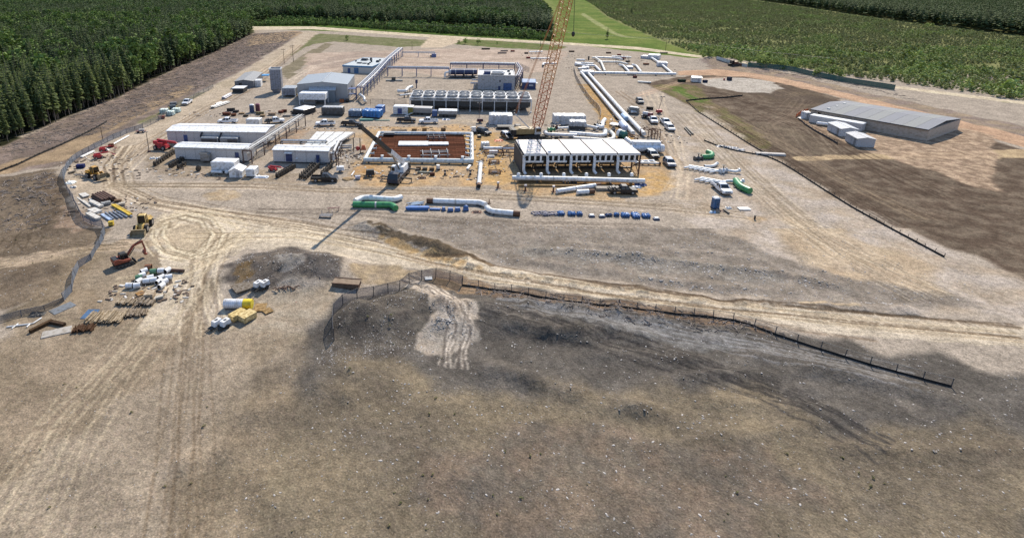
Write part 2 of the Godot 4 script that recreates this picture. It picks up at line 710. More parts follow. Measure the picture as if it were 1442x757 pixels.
func lay_out_soil():
	# low relief: spoil heaps and berms
	mound(P(-24.3, -77.8), 7.0, 4.0, 1.0)
	mound(P(-23, -81.4), 7.0, 3.0, 0.9)
	mound(P(-16.8, -78.5), 5.0, 4.0, 1.7)
	mound(P(-18.7, -74.3), 6.0, 3.0, 0.3)
	mound(P(-5.3, -67.7), 7.5, 4.0, 1.3)
	mound(P(-8.4, -65.7), 5.0, 3.0, 0.8)
	mound(P(0, -69.9), 4.0, 2.5, 0.5)
	mound(P(3.8, -67.7), 4.0, 2.2, 0.7)
	for k in 26:
		var f := k / 25.0
		var q := P(8.7, -67.7).lerp(P(44, -43.4), f)
		mound(q + V(rng.randf_range(-9, 9), 0, rng.randf_range(-7, 7)), rng.randf_range(2.5, 5.0), rng.randf_range(0.5, 0.9), rng.randf_range(0.25, 0.55), rng.randf_range(-0.25, 0.15))
	for k in 18:
		mound(P(-2.9, -47) + V(rng.randf_range(-22, 26), 0, rng.randf_range(-9, 9)), rng.randf_range(1.2, 3.5), rng.randf_range(0.8, 1.6), rng.randf_range(0.15, 0.5), rng.randf() * 3.0)
	ridge(xz([-0.2,-74.3, 2.5,-70.4, 4.5,-66.4]), 0.8, 0.22)
	ridge(xz([-2.6,-75.7, 0,-71.3, 2.4,-66]), 0.7, 0.2)
	mound(P(4.8, -65.2), 3.4, 2.0, 0.55)
	mound(P(2.6, -63.5), 3.6, 1.6, 0.4)
	mound(P(149.7, -303.9), 10.0, 8.0, 2.5)
	mound(P(-84.1, -118.6), 6.0, 10.0, 0.8)
	mound(P(-77.3, -111.3), 5.0, 7.0, 0.9)
	ridge(xz([-11.4,-96.1, -5,-91.6, 0,-88.2, 4.6,-83.8, 9.9,-80]), 2.1, 0.85)
	ridge(xz([11,-79.6, 17.1,-76.9, 26.1,-74.9, 35.4,-72.1, 40.8,-70.6]), 1.2, 0.4)
	ridge(xz([16.5,-86.4, 26.9,-85.3, 36.4,-82.9, 45.5,-80.5, 53.4,-78.7, 60.3,-74.5]), 0.9, 0.3)
	ridge(xz([24,-88.2, 35.6,-86.9, 46.5,-84.8, 54.4,-82.4]), 0.8, 0.2)
	ridge(xz([13.7,-82.9, 22.2,-80.5, 30.4,-78.2]), 0.9, 0.22)
	ridge(xz([32.1,-76.9, 41.8,-74.9, 50.3,-73.3]), 0.9, 0.25)
	ridge(xz([43.8,-70.6, 52.2,-69.7, 58.5,-69, 67.3,-67.7]), 1.2, 0.35)
	ridge(xz([10,-71.3, 15.7,-69.5, 24,-67.7, 32.8,-65.7]), 1.4, 0.35)
	ridge(xz([5.9,-69.1, 13.3,-66.5, 22.1,-64.1, 29.3,-61.4]), 1.6, 0.5)
	ridge(xz([8.5,-66, 15.4,-62.9, 22.6,-59.9]), 1.4, 0.5)
	ridge(xz([39.3,-58.5, 46.1,-55.9, 52,-52.9, 59.4,-49]), 1.5, 0.4)
	ridge(xz([8.2,-55.9, 16.9,-51.2, 26.3,-48]), 1.3, 0.4)
	for k in 60:
		var q: Vector3 = [P(19, -86.9), P(33.8, -81.9), P(49.5, -79.6), P(57.7, -75.3)][k % 4]
		mound(q + V(rng.randf_range(-16, 16), 0, rng.randf_range(-7, 7)), rng.randf_range(0.8, 2.2), rng.randf_range(0.7, 1.6), rng.randf_range(0.08, 0.28), rng.randf() * 3.0)
	for k in 50:
		var q: Vector3 = [P(-80, -105.6), P(-70, -92.4), P(-59.4, -79.6), P(-58.1, -86.9), P(-59.5, -73.3)][k % 5]
		mound(q + V(rng.randf_range(-9, 9), 0, rng.randf_range(-6, 6)), rng.randf_range(0.9, 2.4), rng.randf_range(0.8, 1.8), rng.randf_range(0.08, 0.3), rng.randf() * 3.0)
	for k in 70:
		var q: Vector3 = [P(9.5, -66.9), P(20.5, -65.2), P(-3.8, -66.9), P(29.9, -58.5), P(7.9, -53.5), P(42.2, -51.2), P(-7.7, -51.2)][k % 7]
		mound(q + V(rng.randf_range(-8, 8), 0, rng.randf_range(-4, 4)), rng.randf_range(0.5, 1.6), rng.randf_range(0.5, 1.1), rng.randf_range(0.1, 0.35), rng.randf() * 3.0)
	# ---- soils, from the widest to the smallest
	zone(xz([-11862,-6744.5, 15816,-6744.5, 627.5,-253.7, 196.3,-265.2, 159.4,-326.1, 82.9,-402.4, 0,-469.5, -149.7,-501.4, -905.3,-501.4]), "717548", "7e7c52", 6, 0.5, 1.0, 0.02)
	zone(xz([-138.2,-116.8, -113.5,-147.2, -114.9,-173.7, -115.4,-217.2, -122.2,-282.2, -125.4,-355.1, -135.9,-463.6, -153.7,-515.4, -805.9,-515.4]), "38342a", "2e3020", 3, 0.7, 1.0, 0.05)
	zone(xz([-119.7,-113.4, -113,-146.6, -114.9,-173.7, -115.4,-217.2, -122.2,-282.2, -125.4,-355.1, -134.3,-457.8, -101.6,-481.8, -93.1,-393.7, -88.8,-289.1, -88.1,-236.5, -88.8,-185.2, -87.3,-151.4, -86.3,-131.5, -97.7,-124.8, -109,-102]), "85756b", "716459", 3, 0.7, 1.0, 0.12)
	zone(xz([-107.5,-116.8, -101,-129.4, -99.4,-145.9, -100,-175.5, -102.8,-208, -101.1,-239.8, -93,-230.2, -92.6,-205.4, -91.1,-166.7, -89.6,-137.2, -97.4,-124.3, -102.7,-110.9]), "a38b6d", "8d785f", 3, 0.9, 0.85, 0.1)
	zone(xz([-102.9,-137.2, -105.7,-162.6, -108.3,-196, -110.2,-233.3, -114.6,-311.9, -119.4,-393.7, -112.1,-421, -103.4,-369.6, -97.5,-263.2, -96.3,-208, -95.4,-166.7, -98.5,-141.4]), "75665c", "62564e", 3, 0.9, 0.6, 0.1)
	zone(xz([-130.6,-441.3, -107.4,-481.8, -95.1,-463.6, -97.5,-402.4, -115.7,-373.4]), "a89073", "8f7a64", 3, 0.8, 0.9)
	zone(xz([-90.3,-173.7, -89.6,-198.3, -87.6,-227.2, -85.9,-257.4, -78.3,-243.1, -83.3,-208, -85.4,-180.3, -86.6,-168.4]), "6a6a46", "7d7258", 2, 1.0, 0.8, 0.3)
	zone(xz([-83.6,-250.1, -84.1,-291.5, -84.9,-348.3, -87.2,-411.5, -82.9,-457.8, 0,-411.5, 3.7,-377.3, -18,-369.6, -63.4,-402.4, -74.8,-385.3, -77.7,-317.5, -74.8,-257.4, -76.8,-243.1]), "686a46", "7a7558", 2, 0.8, 1.0, 0.1)
	zone(xz([-69.1,-273.5, -69.2,-355.1, -67.8,-393.7, -60.8,-385.3, -61.1,-311.9, -60.4,-250.1]), "7d725c", "6f6650", 2, 0.8, 0.8)
	zone(xz([18.7,-385.3, 28,-421, 79.5,-385.3, 89.9,-369.6, 77.1,-351.7, 44.5,-365.9]), "5f6a3c", "706e4a", 2, 0.7, 1.0, 0.1)
	zone(xz([-150.5,-628.7, -93.2,-598.5, 12.2,-508.3, 56.6,-469.5, 92.7,-425.9, 84.4,-398, 0,-452.1, -149.7,-501.4, -153,-579.8]), "56692c", "445626", 3, 0.7, 1.0, 0.06)
	# meadow along the buried line
	zone(xz([572.6,-3610.7, 954.3,-3610.7, 245.5,-878.4, 195.1,-639.5, 168.5,-457.8, 156.2,-348.3, 152.7,-311.9, 142.2,-323.2, 107.8,-369.6, 87.8,-402.4, 105,-501.4, 139.5,-712.4, 194.3,-1078]), "586a30", "70783e", 4, 0.5, 1.0, 0.03)
	zone(xz([194.3,-1078, 139.5,-712.4, 106.2,-501.4, 111.9,-463.6, 155.8,-686.3, 223.7,-1078]), "878656", "70793f", 4, 0.8, 0.7, 0.03)
	zone(xz([188.8,-712.4, 165.3,-562.3, 149.9,-463.6, 148.6,-436, 161.2,-416.2, 144.2,-425.9, 143.7,-457.8, 158.6,-562.3, 178.7,-686.3]), "a09a72", "8a8c5c", 2, 0.6, 0.8, 0.05)
	# gravel roads behind
	zone(xz([-155.8,-522.7, -100.5,-522.7, 5.4,-446.6, 50.9,-421, 85.3,-402.4, 134.8,-369.6, 158,-323.2, 174.9,-284.5, 184.4,-248.3, 221.6,-196, 216.9,-191.5, 179.6,-241.4, 170.9,-277.8, 154,-314.7, 129.7,-355.1, 82.7,-389.5, 49.3,-406.9, 5.2,-428.4, -95.3,-494.7, -145.8,-488.1]), "cdbda0", "b9a88e", 1.5, 0.3)
	zone(xz([2.6,-436, 20.8,-430.9, 27.4,-411.5, 9.8,-365.9, -4.4,-365.9]), "c2ae94", "b5a28a", 2, 0.4)
	# right: mud field
	zone(xz([91.3,-241.4, 114.5,-257.4, 131.8,-267.2, 155.2,-248.3, 151,-200.6, 157.8,-135.5, 90.3,-71.3, 87.7,-88.2, 84,-105.2, 84.8,-122.4, 87,-146.6, 90.9,-187.3, 92.9,-215.8]), "706253", "594b3f", 3, 0.5, 1.0, 0.2)
	zone(xz([122.9,-224.2, 151.7,-239.8, 147.7,-196, 127.2,-166.7, 128,-196]), "54483e", "665848", 3, 0.9, 0.8, 0.05)
	zone(xz([97.8,-175.5, 108.5,-171, 108.6,-151.4, 103.5,-135.5, 93.1,-147.9]), "7b6d5a", "5f5346", 3, 0.9, 0.7, 0.08)
	zone(xz([92.5,-236.5, 107.1,-239.8, 111.6,-233.3, 104.1,-208, 100.2,-180.3, 93.1,-147.9, 87.5,-144.6, 91.3,-188.3, 93.2,-213.1]), "69653f", "75654c", 2, 0.9, 0.9, 0.1)
	zone(xz([98.8,-231.8, 104.4,-234.9, 101,-215.8, 102.8,-208, 97.9,-203, 96.4,-213.1]), "50652c", "626a38", 2, 0.7, 1.0, 0.2)
	zone(xz([114.5,-239.8, 120.8,-253.7, 139,-255.6, 149.1,-248.3, 143.7,-230.2, 133,-220, 122.8,-221.4, 117.4,-230.2]), "b5aa9c", "a59a8c", 2, 0.6, 1.0, 0.3)
	zone(xz([147,-311.9, 168.4,-273.5, 169.6,-227.2, 182.3,-158.7, 164.1,-141.4, 161.6,-215.8, 156.9,-253.7, 136.8,-277.8]), "85756a", "94826c", 3, 0.8, 1.0, 0.1)
	zone(xz([119.6,-273.5, 141.2,-280, 151.6,-267.2, 158.9,-251.9, 162.6,-217.2, 171,-147.9, 159.7,-137.2, 155.2,-206.7, 149.7,-241.4, 143.1,-257.4, 129,-261.3, 114.5,-261.3]), "b7967a", "ab8c72", 1.5, 0.4)
	zone(xz([90.8,-137.8, 108.6,-140.2, 168.9,-145.9, 159.7,-137.2, 105.6,-136, 90.9,-134.9]), "b39c7a", "a38c6e", 1.2, 0.4)
	zone(xz([137.1,-188.3, 151,-200.6, 162.1,-158.7, 119.7,-113.4, 114,-147.9, 113.4,-158.7, 116.7,-173.7, 122.1,-183.2]), "b59c82", "8c7662", 2, 0.8, 0.9, 0.3)
	# left bare ground
	zone(xz([-122.6,-102, -96.4,-122.8, -87.2,-128.3, -78.6,-116.8, -72,-107.4, -61,-96.1, -57.5,-94.8, -55,-85.6, -51.6,-75.3, -54.2,-71.3, -58.2,-68.4, -79.8,-61.4]), "786958", "65584a", 2, 0.4, 1.0, 0.12)
	zone(xz([-86.4,-122.4, -82.4,-122.4, -68.4,-102, -72.2,-102, -79.4,-109.4]), "5c4f42", "6d5e4e", 2, 0.8, 0.9, 0.3)
	zone(xz([-73.4,-107.4, -65.4,-102, -60.1,-96.1, -61.6,-93, -67,-96.1]), "a08a76", "8a7462", 2, 0.9, 0.8, 0.4)
	zone(xz([-70.6,-82.9, -62.7,-84.8, -56.3,-88, -49.2,-90.7, -44.3,-90.7, -46.4,-87.2, -55.5,-84.3, -66.3,-80]), "92806a", "a5907a", 1.5, 0.7, 0.9, 0.2)
	zone(xz([-54.8,-72.3, -49.2,-73.3, -44.2,-71.3, -45.2,-67.7, -52.8,-69.1]), "94785a", "7f6e58", 2, 0.9, 0.8, 0.2)
	zone(xz([-57.9,-68.1, -51.1,-72.9, -49.8,-71.3, -51.9,-67.7, -55.1,-64.1]), "5e584e", "6e6252", 1.5, 0.7, 0.9, 0.3)
	zone(xz([-58.5,-85.6, -36,-88.2, -28,-62.9, -40.2,-34.7, -57.6,-47, -54.3,-62.9]), "8f7e69", "7f6f5b", 3, 0.5, 0.8, 0.1)
	# haul routes across the pad
	zone(xz([-83.8,-127.3, -85.2,-137.2, -86.3,-157.2, -85.3,-185.2, -87,-233.3, -87.2,-277.8, -92.1,-369.6, -97.5,-475.5, -86.1,-469.5, -78.6,-369.6, -74.1,-273.5, -74,-228.7, -75.9,-185.2, -76.6,-151.4, -76.3,-135.5, -72,-122.4, -61.3,-113.4, -50.2,-108.2, -37.2,-103.4, -22.4,-98, -22.5,-92.4, -33.8,-92.4, -47.7,-102, -63.3,-108.6, -71,-109.4]), "b2a18c", "a99882", 1.6, 0.35, 0.95, 0.06)
	zone(xz([-50.4,-102, -36.2,-100.3, -22.2,-97, -9.8,-90.1, 0,-84.1, 10.4,-80.3, 18.2,-77.2, 26,-74.5, 33.6,-72.5, 41.3,-70.4, 50.8,-69.1, 57.7,-67.7, 82.4,-63.8, 77.7,-59.4, 49.1,-63.2, 43,-65.9, 38,-67.7, 24.7,-70, 15.3,-72.7, 5.7,-76.1, 0,-79.4, -9,-81.9, -20.1,-86.4, -32,-86.9, -34.1,-79.6, -31.7,-62.9, -37.1,-62.9, -39.7,-77.4, -48.1,-92.4]), "c0b09a", "b4a48e", 0.7, 0.12, 1.0, 0.08)
	zone(xz([-48.9,-98.6, -37.3,-95.4, -32,-86.9, -34.1,-79.6, -42.8,-84.3]), "a8957c", "b8a488", 2, 0.9, 0.8, 0.2)
	# pad beyond and tan made ground
	zone(xz([-70.2,-338.4, 17.6,-362.2, 84.9,-348.3, 60.6,-273.5, 12.5,-253.7, -20.8,-282.2, -43.8,-273.5, -53.3,-253.7]), "b8a391", "a89482", 3, 0.6, 0.9, 0.05)
	zone(xz([-61.8,-296.4, -42.4,-348.3, -16.5,-338.4, -30,-306.6, -45.1,-282.2]), "9a887a", "8f7f72", 3, 0.9, 0.6, 0.1)
	zone(xz([-20.3,-158.7, -17.1,-168.4, 13,-170.1, 18.6,-161.8, 31.6,-154.2, 64,-151.4, 60,-129.9, 50,-111.3, 36.2,-109.4, 20.6,-111.3, 13.8,-116.8, 0,-116.8, -15.4,-116.8, -18.2,-127.3, -15.5,-141.4]), "b8956a", "a88f72", 3, 0.9, 0.85, 0.15)
	zone(xz([8.2,-160.3, 20.4,-160.3, 18.9,-120, 13.8,-116.8, 11.9,-127.3]), "ba9562", "a88c66", 2, 0.9, 0.8, 0.3)
	zone(xz([47.1,-124.3, 55.6,-127.3, 53.8,-116.8, 46.9,-110.9, 43.4,-113.4]), "ba9664", "ad9270", 2, 0.9, 0.9, 0.3)
	zone(xz([63.9,-239.8, 57.9,-196, 52.7,-158.7, 53.8,-141.4, 57.9,-147.9, 61.5,-180.3, 69.9,-236.5]), "b28d5c", "a58a68", 1.5, 0.7, 0.95, 0.3)
	zone(xz([-17.7,-129.9, -12.1,-133.8, -9.6,-122.4, -15.9,-121.4]), "b0895a", "a5886a", 1.5, 0.8, 0.9, 0.4)
	zone(xz([-43.7,-147.9, -38.5,-168.4, -33.6,-165.1, -35.1,-135.5]), "a98a6e", "94806c", 2, 0.9, 0.7, 0.3)
	zone(xz([-47.1,-113.4, -40.9,-115.1, -37.4,-110.9, -40.3,-108.6, -44.9,-109.4]), "a98f6c", "a8947a", 1.5, 0.9, 0.7, 0.3)
	zone(xz([60.8,-100.3, 64.1,-101, 63.9,-98.9, 61.5,-98, 60,-98.3]), "b98846", "a9844e", 0.8, 0.9, 0.9, 0.5)
	zone(xz([-72,-141.4, -69.4,-155, -50.7,-129.9, -29.3,-124.8, -19.2,-122.4, -20,-116.8, -38.9,-118.6, -54.4,-122.4, -63.9,-127.3]), "94826e", "87765f", 3, 0.9, 0.6, 0.2)
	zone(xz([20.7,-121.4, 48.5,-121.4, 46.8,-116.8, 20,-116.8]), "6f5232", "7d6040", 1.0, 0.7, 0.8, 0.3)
	zone(xz([98.5,-196, 87,-146.6, 84,-105.2, 90.3,-71.3, 83.9,-65.2, 62.5,-67.7, 54.6,-70.4, 55.3,-88.2, 45.6,-93.9, 58,-127.3, 76.3,-166.7]), "b0a294", "a5937e", 3, 0.7, 0.8, 0.1)
	zone(xz([66,-105.6, 75,-92.4, 79.2,-79.6, 72.3,-71.3, 63,-75.3, 61.7,-86.9]), "ab9478", "b8a284", 4, 0.9, 0.7, 0.08)
	# rubble field
	zone(xz([-11.4,-96.1, -5.4,-99.9, 5.4,-99.9, 20.8,-96.7, 45,-95.4, 54.3,-91, 58.3,-81.4, 64.2,-76.9, 78.6,-69.5, 58.9,-69.5, 40.3,-71.7, 26.4,-75.7, 11.1,-80.5, 4.6,-84.3, -4.9,-91.3]), "8a7f73", "7b7064", 3.5, 0.9, 0.9, 0.2)
	zone(xz([-0.5,-85.6, 4.6,-83.1, 10.5,-80.7, 10.4,-80, 4.5,-82.1, -0.5,-84.6]), "c4a885", "b89c78", 0.4, 0.2, 1.0, 0.3)
	zone(xz([51.6,-70, 55.4,-69.7, 55.3,-69.1, 51.6,-69.4]), "b5a084", "a8947a", 0.3, 0.15, 1.0, 0.3)
	zone(xz([55.8,-69.5, 59.5,-69, 59.5,-68.4, 55.7,-68.9]), "b5a084", "a8947a", 0.3, 0.15, 1.0, 0.3)
	zone(xz([16.8,-88.2, 29.5,-86.4, 40.8,-82.4, 50.6,-79.6, 61.2,-74.3, 48.5,-75.7, 37.2,-79.1, 24.9,-82.4, 16.2,-84.3]), "8e867b", "787066", 2.5, 1.0, 0.7, 0.5)
	zone(xz([-11.3,-95.7, -4.9,-91.3, 1.2,-87.4, 6.8,-82.9, 11,-79.8, 5.6,-81.4, -1.2,-86.4, -7.4,-90.7]), "5f5242", "6a5b49", 0.9, 0.6, 0.95, 0.3)
	zone(xz([-9.9,-91.9, -4.9,-89.6, 2.3,-83.3, 9.8,-78.7, 12.9,-77.4, 4.4,-80.5, -4.7,-86.9]), "ab8a5e", "b0936c", 1.2, 0.7, 0.9, 0.3)
	# front: dark spoil below the haul road
	zone(xz([-16.3,-62.9, -12.8,-69.5, -7.2,-73.3, 0,-76.1, 4.7,-75.7, 14.3,-72.9, 24.9,-70.6, 33.8,-68.1, 42.1,-65.5, 46.3,-63.2, 71.5,-53.5, 44,-27.3, -19.6,-27.3, -21.8,-38.7]), "665f57", "57514a", 3, 0.8, 1.0, 0.12)
	zone(xz([4.2,-75.7, 16.3,-72.9, 29.6,-69.9, 42.2,-65.7, 47,-62.9, 41.3,-64.1, 28.6,-67, 15.8,-69.9, 9.1,-71.7]), "7d6753", "6e5c4c", 1.5, 0.8, 0.9, 0.3)
	zone(xz([13.8,-69.9, 22.1,-67.7, 33.5,-65.1, 39.8,-62.9, 42.7,-58.5, 31.3,-59.9, 18.5,-64.4]), "7b7772", "5f5b57", 1.6, 1.0, 0.8, 0.5)
	zone(xz([-12.2,-62.9, -9.8,-69.1, -4.1,-73.7, 2.1,-74.9, 4.8,-67.7, 1.8,-62.9, -3.4,-58.5, -13.2,-55.9]), "665e54", "554e47", 1.5, 0.7, 0.95, 0.3)
	zone(xz([-4.2,-76.1, -1.6,-77.8, 2.1,-74.1, 4,-71.3, 6.6,-68.4, 6.8,-65.7, 5.6,-62.1, 3.4,-58.5, -0.9,-58.5, -1.4,-62.5, 1.1,-66, 0,-70.4]), "b0a292", "9d8e7d", 0.9, 0.6, 1.0, 0.4)
	zone(xz([-0.9,-63.5, 5.6,-65.1, 6.8,-62.2, 4.3,-59.4, 0.9,-58.8]), "aa9e8f", "978b7d", 1.2, 0.8, 0.9, 0.5)
	zone(xz([-23,-51.2, -6.6,-55.9, 12.7,-53.5, 30.7,-51.2, 50.4,-47, 60.9,-43.4, 44,-27.3, -19.6,-27.3]), "84755f", "6f6353", 6, 0.9, 0.85, 0.06)
	zone(xz([-2.7,-43.4, 11.5,-47, 27.9,-45.2, 38.3,-40.2, 23,-34.7, 2.4,-36]), "655c52", "79695a", 3, 1.0, 0.8, 0.2)
	zone(xz([-1,-73.3, 3.8,-66.9, 3.7,-64.4, 1.9,-67.7]), "6a6058", "776a5e", 0.6, 0.9, 0.6, 0.5)
	zone(xz([1.7,-80, 9.5,-75.7, 9.2,-72.9, 5.1,-72.5, 0,-75.3]), "8a7056", "957c60", 1.0, 0.9, 0.8, 0.4)
	# heaps and yard in front
	zone(xz([-31.2,-80, -29.8,-85.6, -23.7,-86.9, -17.7,-86.4, -12.2,-80, -12.6,-75.3, -20.8,-74.3, -25.6,-71.3, -29.1,-74.3]), "6b6157", "57504a", 2, 0.7, 1.0, 0.3)
	zone(xz([-29.3,-78.5, -28.2,-81.9, -25.7,-76.3, -27.5,-74.3]), "6b5538", "75634a", 1, 0.8, 0.8, 0.4)
	zone(xz([-23.9,-82.9, -20.1,-83.8, -18.3,-77.4, -21.2,-76.1]), "8a847d", "79736c", 1, 0.9, 0.8, 0.6)
	zone(xz([-19.7,-81.9, -14.6,-81.4, -12.6,-75.3, -16.7,-74.9]), "4f4a47", "5c5651", 1.2, 0.7, 0.9, 0.3)
	zone(xz([-24.5,-72.9, -13.5,-74.3, -11.7,-69.1, -14.5,-62.9, -19.8,-55.9, -24.4,-62.9]), "a29480", "93836f", 2, 0.8, 0.8, 0.3)
	zone(xz([-12.4,-81.9, -4.5,-81.4, 0,-77.8, -4.2,-74.3, -10.5,-75.7]), "9f8a6c", "8c7a64", 1.5, 0.9, 0.8, 0.3)
	zone(xz([-74.1,-55.9, -40.7,-62.9, -16.3,-62.9, -15.5,-34.7, -44,-27.3]), "8f7e69", "7f705d", 4, 0.6, 0.6, 0.1)
	# ---- wheel tracks
	track(xz([-72,-122.4, -75,-147.9, -74.8,-182.2, -73.1,-225.7, -77.6,-309.2, -89.5,-463.6]), "d2bda2", 0.39, 0.45, 1.9, 6, 3.4)
	track(xz([-72,-122.4, -75,-147.9, -74.8,-182.2, -73.1,-225.7, -77.6,-309.2, -89.5,-463.6]), "7d6a56", 0.35, 0.30, 1.9, 6, 3.0)
	track(xz([-79.8,-147.9, -75.2,-131.5, -66.8,-116.8, -54.9,-107.4, -40.9,-102, -23.3,-96.1, -7.3,-89]), "d6c3a6", 0.39, 0.45, 1.9, 6, 3.4)
	track(xz([-79.8,-147.9, -75.2,-131.5, -66.8,-116.8, -54.9,-107.4, -40.9,-102, -23.3,-96.1, -7.3,-89]), "6f5e4c", 0.39, 0.30, 1.9, 6, 3.2)
	track(xz([-69.1,-116.8, -53.8,-116.8, -38.4,-116.8, -19.6,-114.2, 5.9,-112.6, 31.7,-108.6, 49.1,-105.6, 61.3,-102]), "cdbaa0", 0.35, 0.45, 1.9, 6, 2.6)
	track(xz([-69.1,-116.8, -53.8,-116.8, -38.4,-116.8, -19.6,-114.2, 5.9,-112.6, 31.7,-108.6, 49.1,-105.6, 61.3,-102]), "75644f", 0.32, 0.30, 1.9, 6, 2.6)
	track(xz([-42.3,-91.9, -22.5,-92.4, -7.1,-86.4, 9.7,-77.4, 25.7,-73.3, 40.1,-69.1, 56.3,-65.7, 75.2,-62.1]), "dccaa8", 0.22, 0.45, 1.9, 5, 0.55)
	track(xz([-42.3,-91.9, -22.5,-92.4, -7.1,-86.4, 9.7,-77.4, 25.7,-73.3, 40.1,-69.1, 56.3,-65.7, 75.2,-62.1]), "84705a", 0.22, 0.26, 1.9, 5, 0.55)
	track(xz([-4.7,-85.3, 0,-82.4, 5.9,-79.4, 10.8,-77.8, 17.8,-75.1, 25.4,-72.5, 32.8,-70.6, 40.4,-68.6, 49.6,-67, 56.1,-65.5, 75.1,-61.9]), "6f5c48", 0.5, 0.4, 0.0, 3, 0.15)
	track(xz([0,-84.1, 10.4,-80.3, 18.2,-77.2, 26,-74.5, 33.6,-72.5, 41.3,-70.4, 50.8,-69.1, 57.7,-67.7, 77.5,-64.4]), "5c4c3c", 0.4, 0.5, 0.0, 5, 0.4)
	track(xz([0,-79.4, 5.7,-76.1, 15.3,-72.7, 24.7,-70, 38,-67.7, 43,-65.9, 49.1,-63.2, 56.5,-61.1]), "8a7866", 0.4, 0.5, 0.0, 4, 0.4)
	track(xz([-27.1,-62.9, -33.1,-75.3, -35.6,-86.9, -30,-92.4, -18.3,-89.6]), "d5c3a6", 0.39, 0.45, 1.9, 6, 3.0)
	track(xz([-20.1,-34.7, -29.8,-62.9, -33.1,-75.3, -35.6,-86.9, -30,-92.4]), "6f5f4d", 0.32, 0.30, 1.9, 6, 3.0)
	track(xz([-46.2,-75.3, -37.6,-77.4, -33.5,-84.3, -33.4,-95.4, -41.1,-102.7, -49,-102, -49.5,-95.4]), "cbb898", 0.35, 0.38, 1.9, 6, 2.0)
	track(xz([-35.6,-86.9, -37.9,-83.8, -42.7,-85.6, -47.1,-91, -49.2,-97.6, -45.9,-101, -41,-98.6, -36.9,-92.4, -36.5,-86.9, -39.3,-84.8, -43.9,-87.4, -47.3,-93, -47.3,-98]), "d8c8aa", 0.46, 0.38, 1.9, 4, 1.2)
	track(xz([-35.6,-86.9, -37.9,-83.8, -42.7,-85.6, -47.1,-91, -49.2,-97.6, -45.9,-101, -41,-98.6, -36.9,-92.4, -36.5,-86.9]), "75644f", 0.39, 0.30, 1.9, 3, 1.5)
	track(xz([-67.3,-81.4, -58.4,-85.3, -48.4,-89, -41.9,-91]), "b5a186", 0.46, 0.38, 1.9, 4, 1.0)
	track(xz([-73,-89.6, -65.4,-89, -54.8,-87.4, -50.4,-88.2]), "5c5040", 0.46, 0.30, 1.9, 3, 1.6)
	track(xz([88.3,-221.4, 77.1,-185.2, 67.9,-151.4, 59.7,-127.3, 50.7,-109.4]), "cbb79c", 0.39, 0.38, 1.9, 6, 3.0)
	track(xz([75.4,-224.2, 73.9,-196, 66.9,-158.7, 58,-127.3]), "7f6c58", 0.32, 0.30, 1.9, 5, 2.5)
	track(xz([84.1,-185.2, 73,-127.3, 68.8,-98.6, 69.3,-84.3, 72.3,-71.3]), "c9b89f", 0.39, 0.38, 1.9, 6, 4.0)
	track(xz([84.1,-185.2, 73,-127.3, 68.8,-98.6, 69.3,-84.3, 72.3,-71.3]), "7d6e5c", 0.35, 0.30, 1.9, 6, 4.5)
	track(xz([110.4,-221.4, 113.2,-196, 115,-171, 109.4,-141.4, 107.2,-109.4]), "46392f", 0.46, 0.38, 1.9, 5, 5.0)
	track(xz([100.5,-224.2, 100.9,-196, 112.1,-185.2, 112.3,-166.7, 103,-141.4]), "8f7f6c", 0.3, 0.4, 1.9, 6, 6.0)
	track(xz([98.5,-196, 95.4,-166.7, 93,-141.4, 90.6,-116.8, 88.7,-95.4]), "4a3d33", 0.35, 0.4, 1.9, 6, 4.0)
	track(xz([139.4,-228.7, 137.9,-208, 119.1,-185.2, 104.2,-171, 95,-147.9, 96.5,-135.5]), "8a7866", 0.3, 0.4, 1.9, 5, 4.0)
	track(xz([93.6,-201.8, 98,-180.3, 97,-151.4, 92.8,-122.4, 92.6,-98.6]), "8a7862", 0.39, 0.38, 1.9, 5, 5.0)
	track(xz([-38.5,-179.3, -9,-177.4, 19.8,-173.7, 34.2,-168.4]), "c9b192", 0.35, 0.38, 1.9, 6, 2.0)
	track(xz([-36,-166.7, -8.4,-164.2, 18.9,-165.1, 28.4,-158.7]), "bfa07c", 0.39, 0.38, 1.9, 4, 1.5)
	track(xz([80.3,-214.5, 109.2,-244.8, 146.2,-263.2, 156.8,-248.3, 158.8,-211.8, 160,-175.5]), "cba98c", 0.39, 0.38, 1.9, 4, 1.2)
	track(xz([14.8,-301.4, -15.8,-323.2, -38.8,-317.5, -53.7,-291.5, -56.5,-253.7, -52,-208]), "c9b6a2", 0.39, 0.38, 1.9, 6, 4.0)
	track(xz([71.1,-323.2, 38.2,-311.9, 14.5,-296.4, -14.8,-301.4]), "8f7d6e", 0.32, 0.38, 1.9, 6, 4.0)
	track(xz([-3.2,-76.9, 1,-73.3, 3.9,-68.6, 4.6,-63.6, 3.3,-55.9]), "cfc0ae", 0.50, 0.38, 1.9, 4, 1.2)
	track(xz([-3.2,-76.9, 1,-73.3, 3.9,-68.6, 4.6,-63.6, 3.3,-55.9]), "5f564e", 0.50, 0.30, 1.9, 4, 1.2)
	track(xz([9.9,-70.4, 20.9,-66.9, 31.7,-62.9, 42.7,-58.5, 55.6,-53.5]), "8b8886", 0.46, 0.38, 1.9, 5, 2.0)
	track(xz([7.7,-67.7, 18.1,-62.9, 29.3,-57.2, 38.4,-51.2, 44,-43.4]), "403c39", 0.50, 0.38, 1.9, 6, 3.0)
	track(xz([-32.7,-102, -16.3,-102, 2.6,-98.6, 20.8,-96.7, 38.8,-96.1, 51.3,-92.4]), "6d6256", 0.32, 0.30, 1.9, 5, 1.6)
	track(xz([-68.1,-102, -71.4,-98.6, -71.3,-92.4, -67,-84.3]), "4f4437", 0.39, 0.30, 1.9, 4, 3.0)
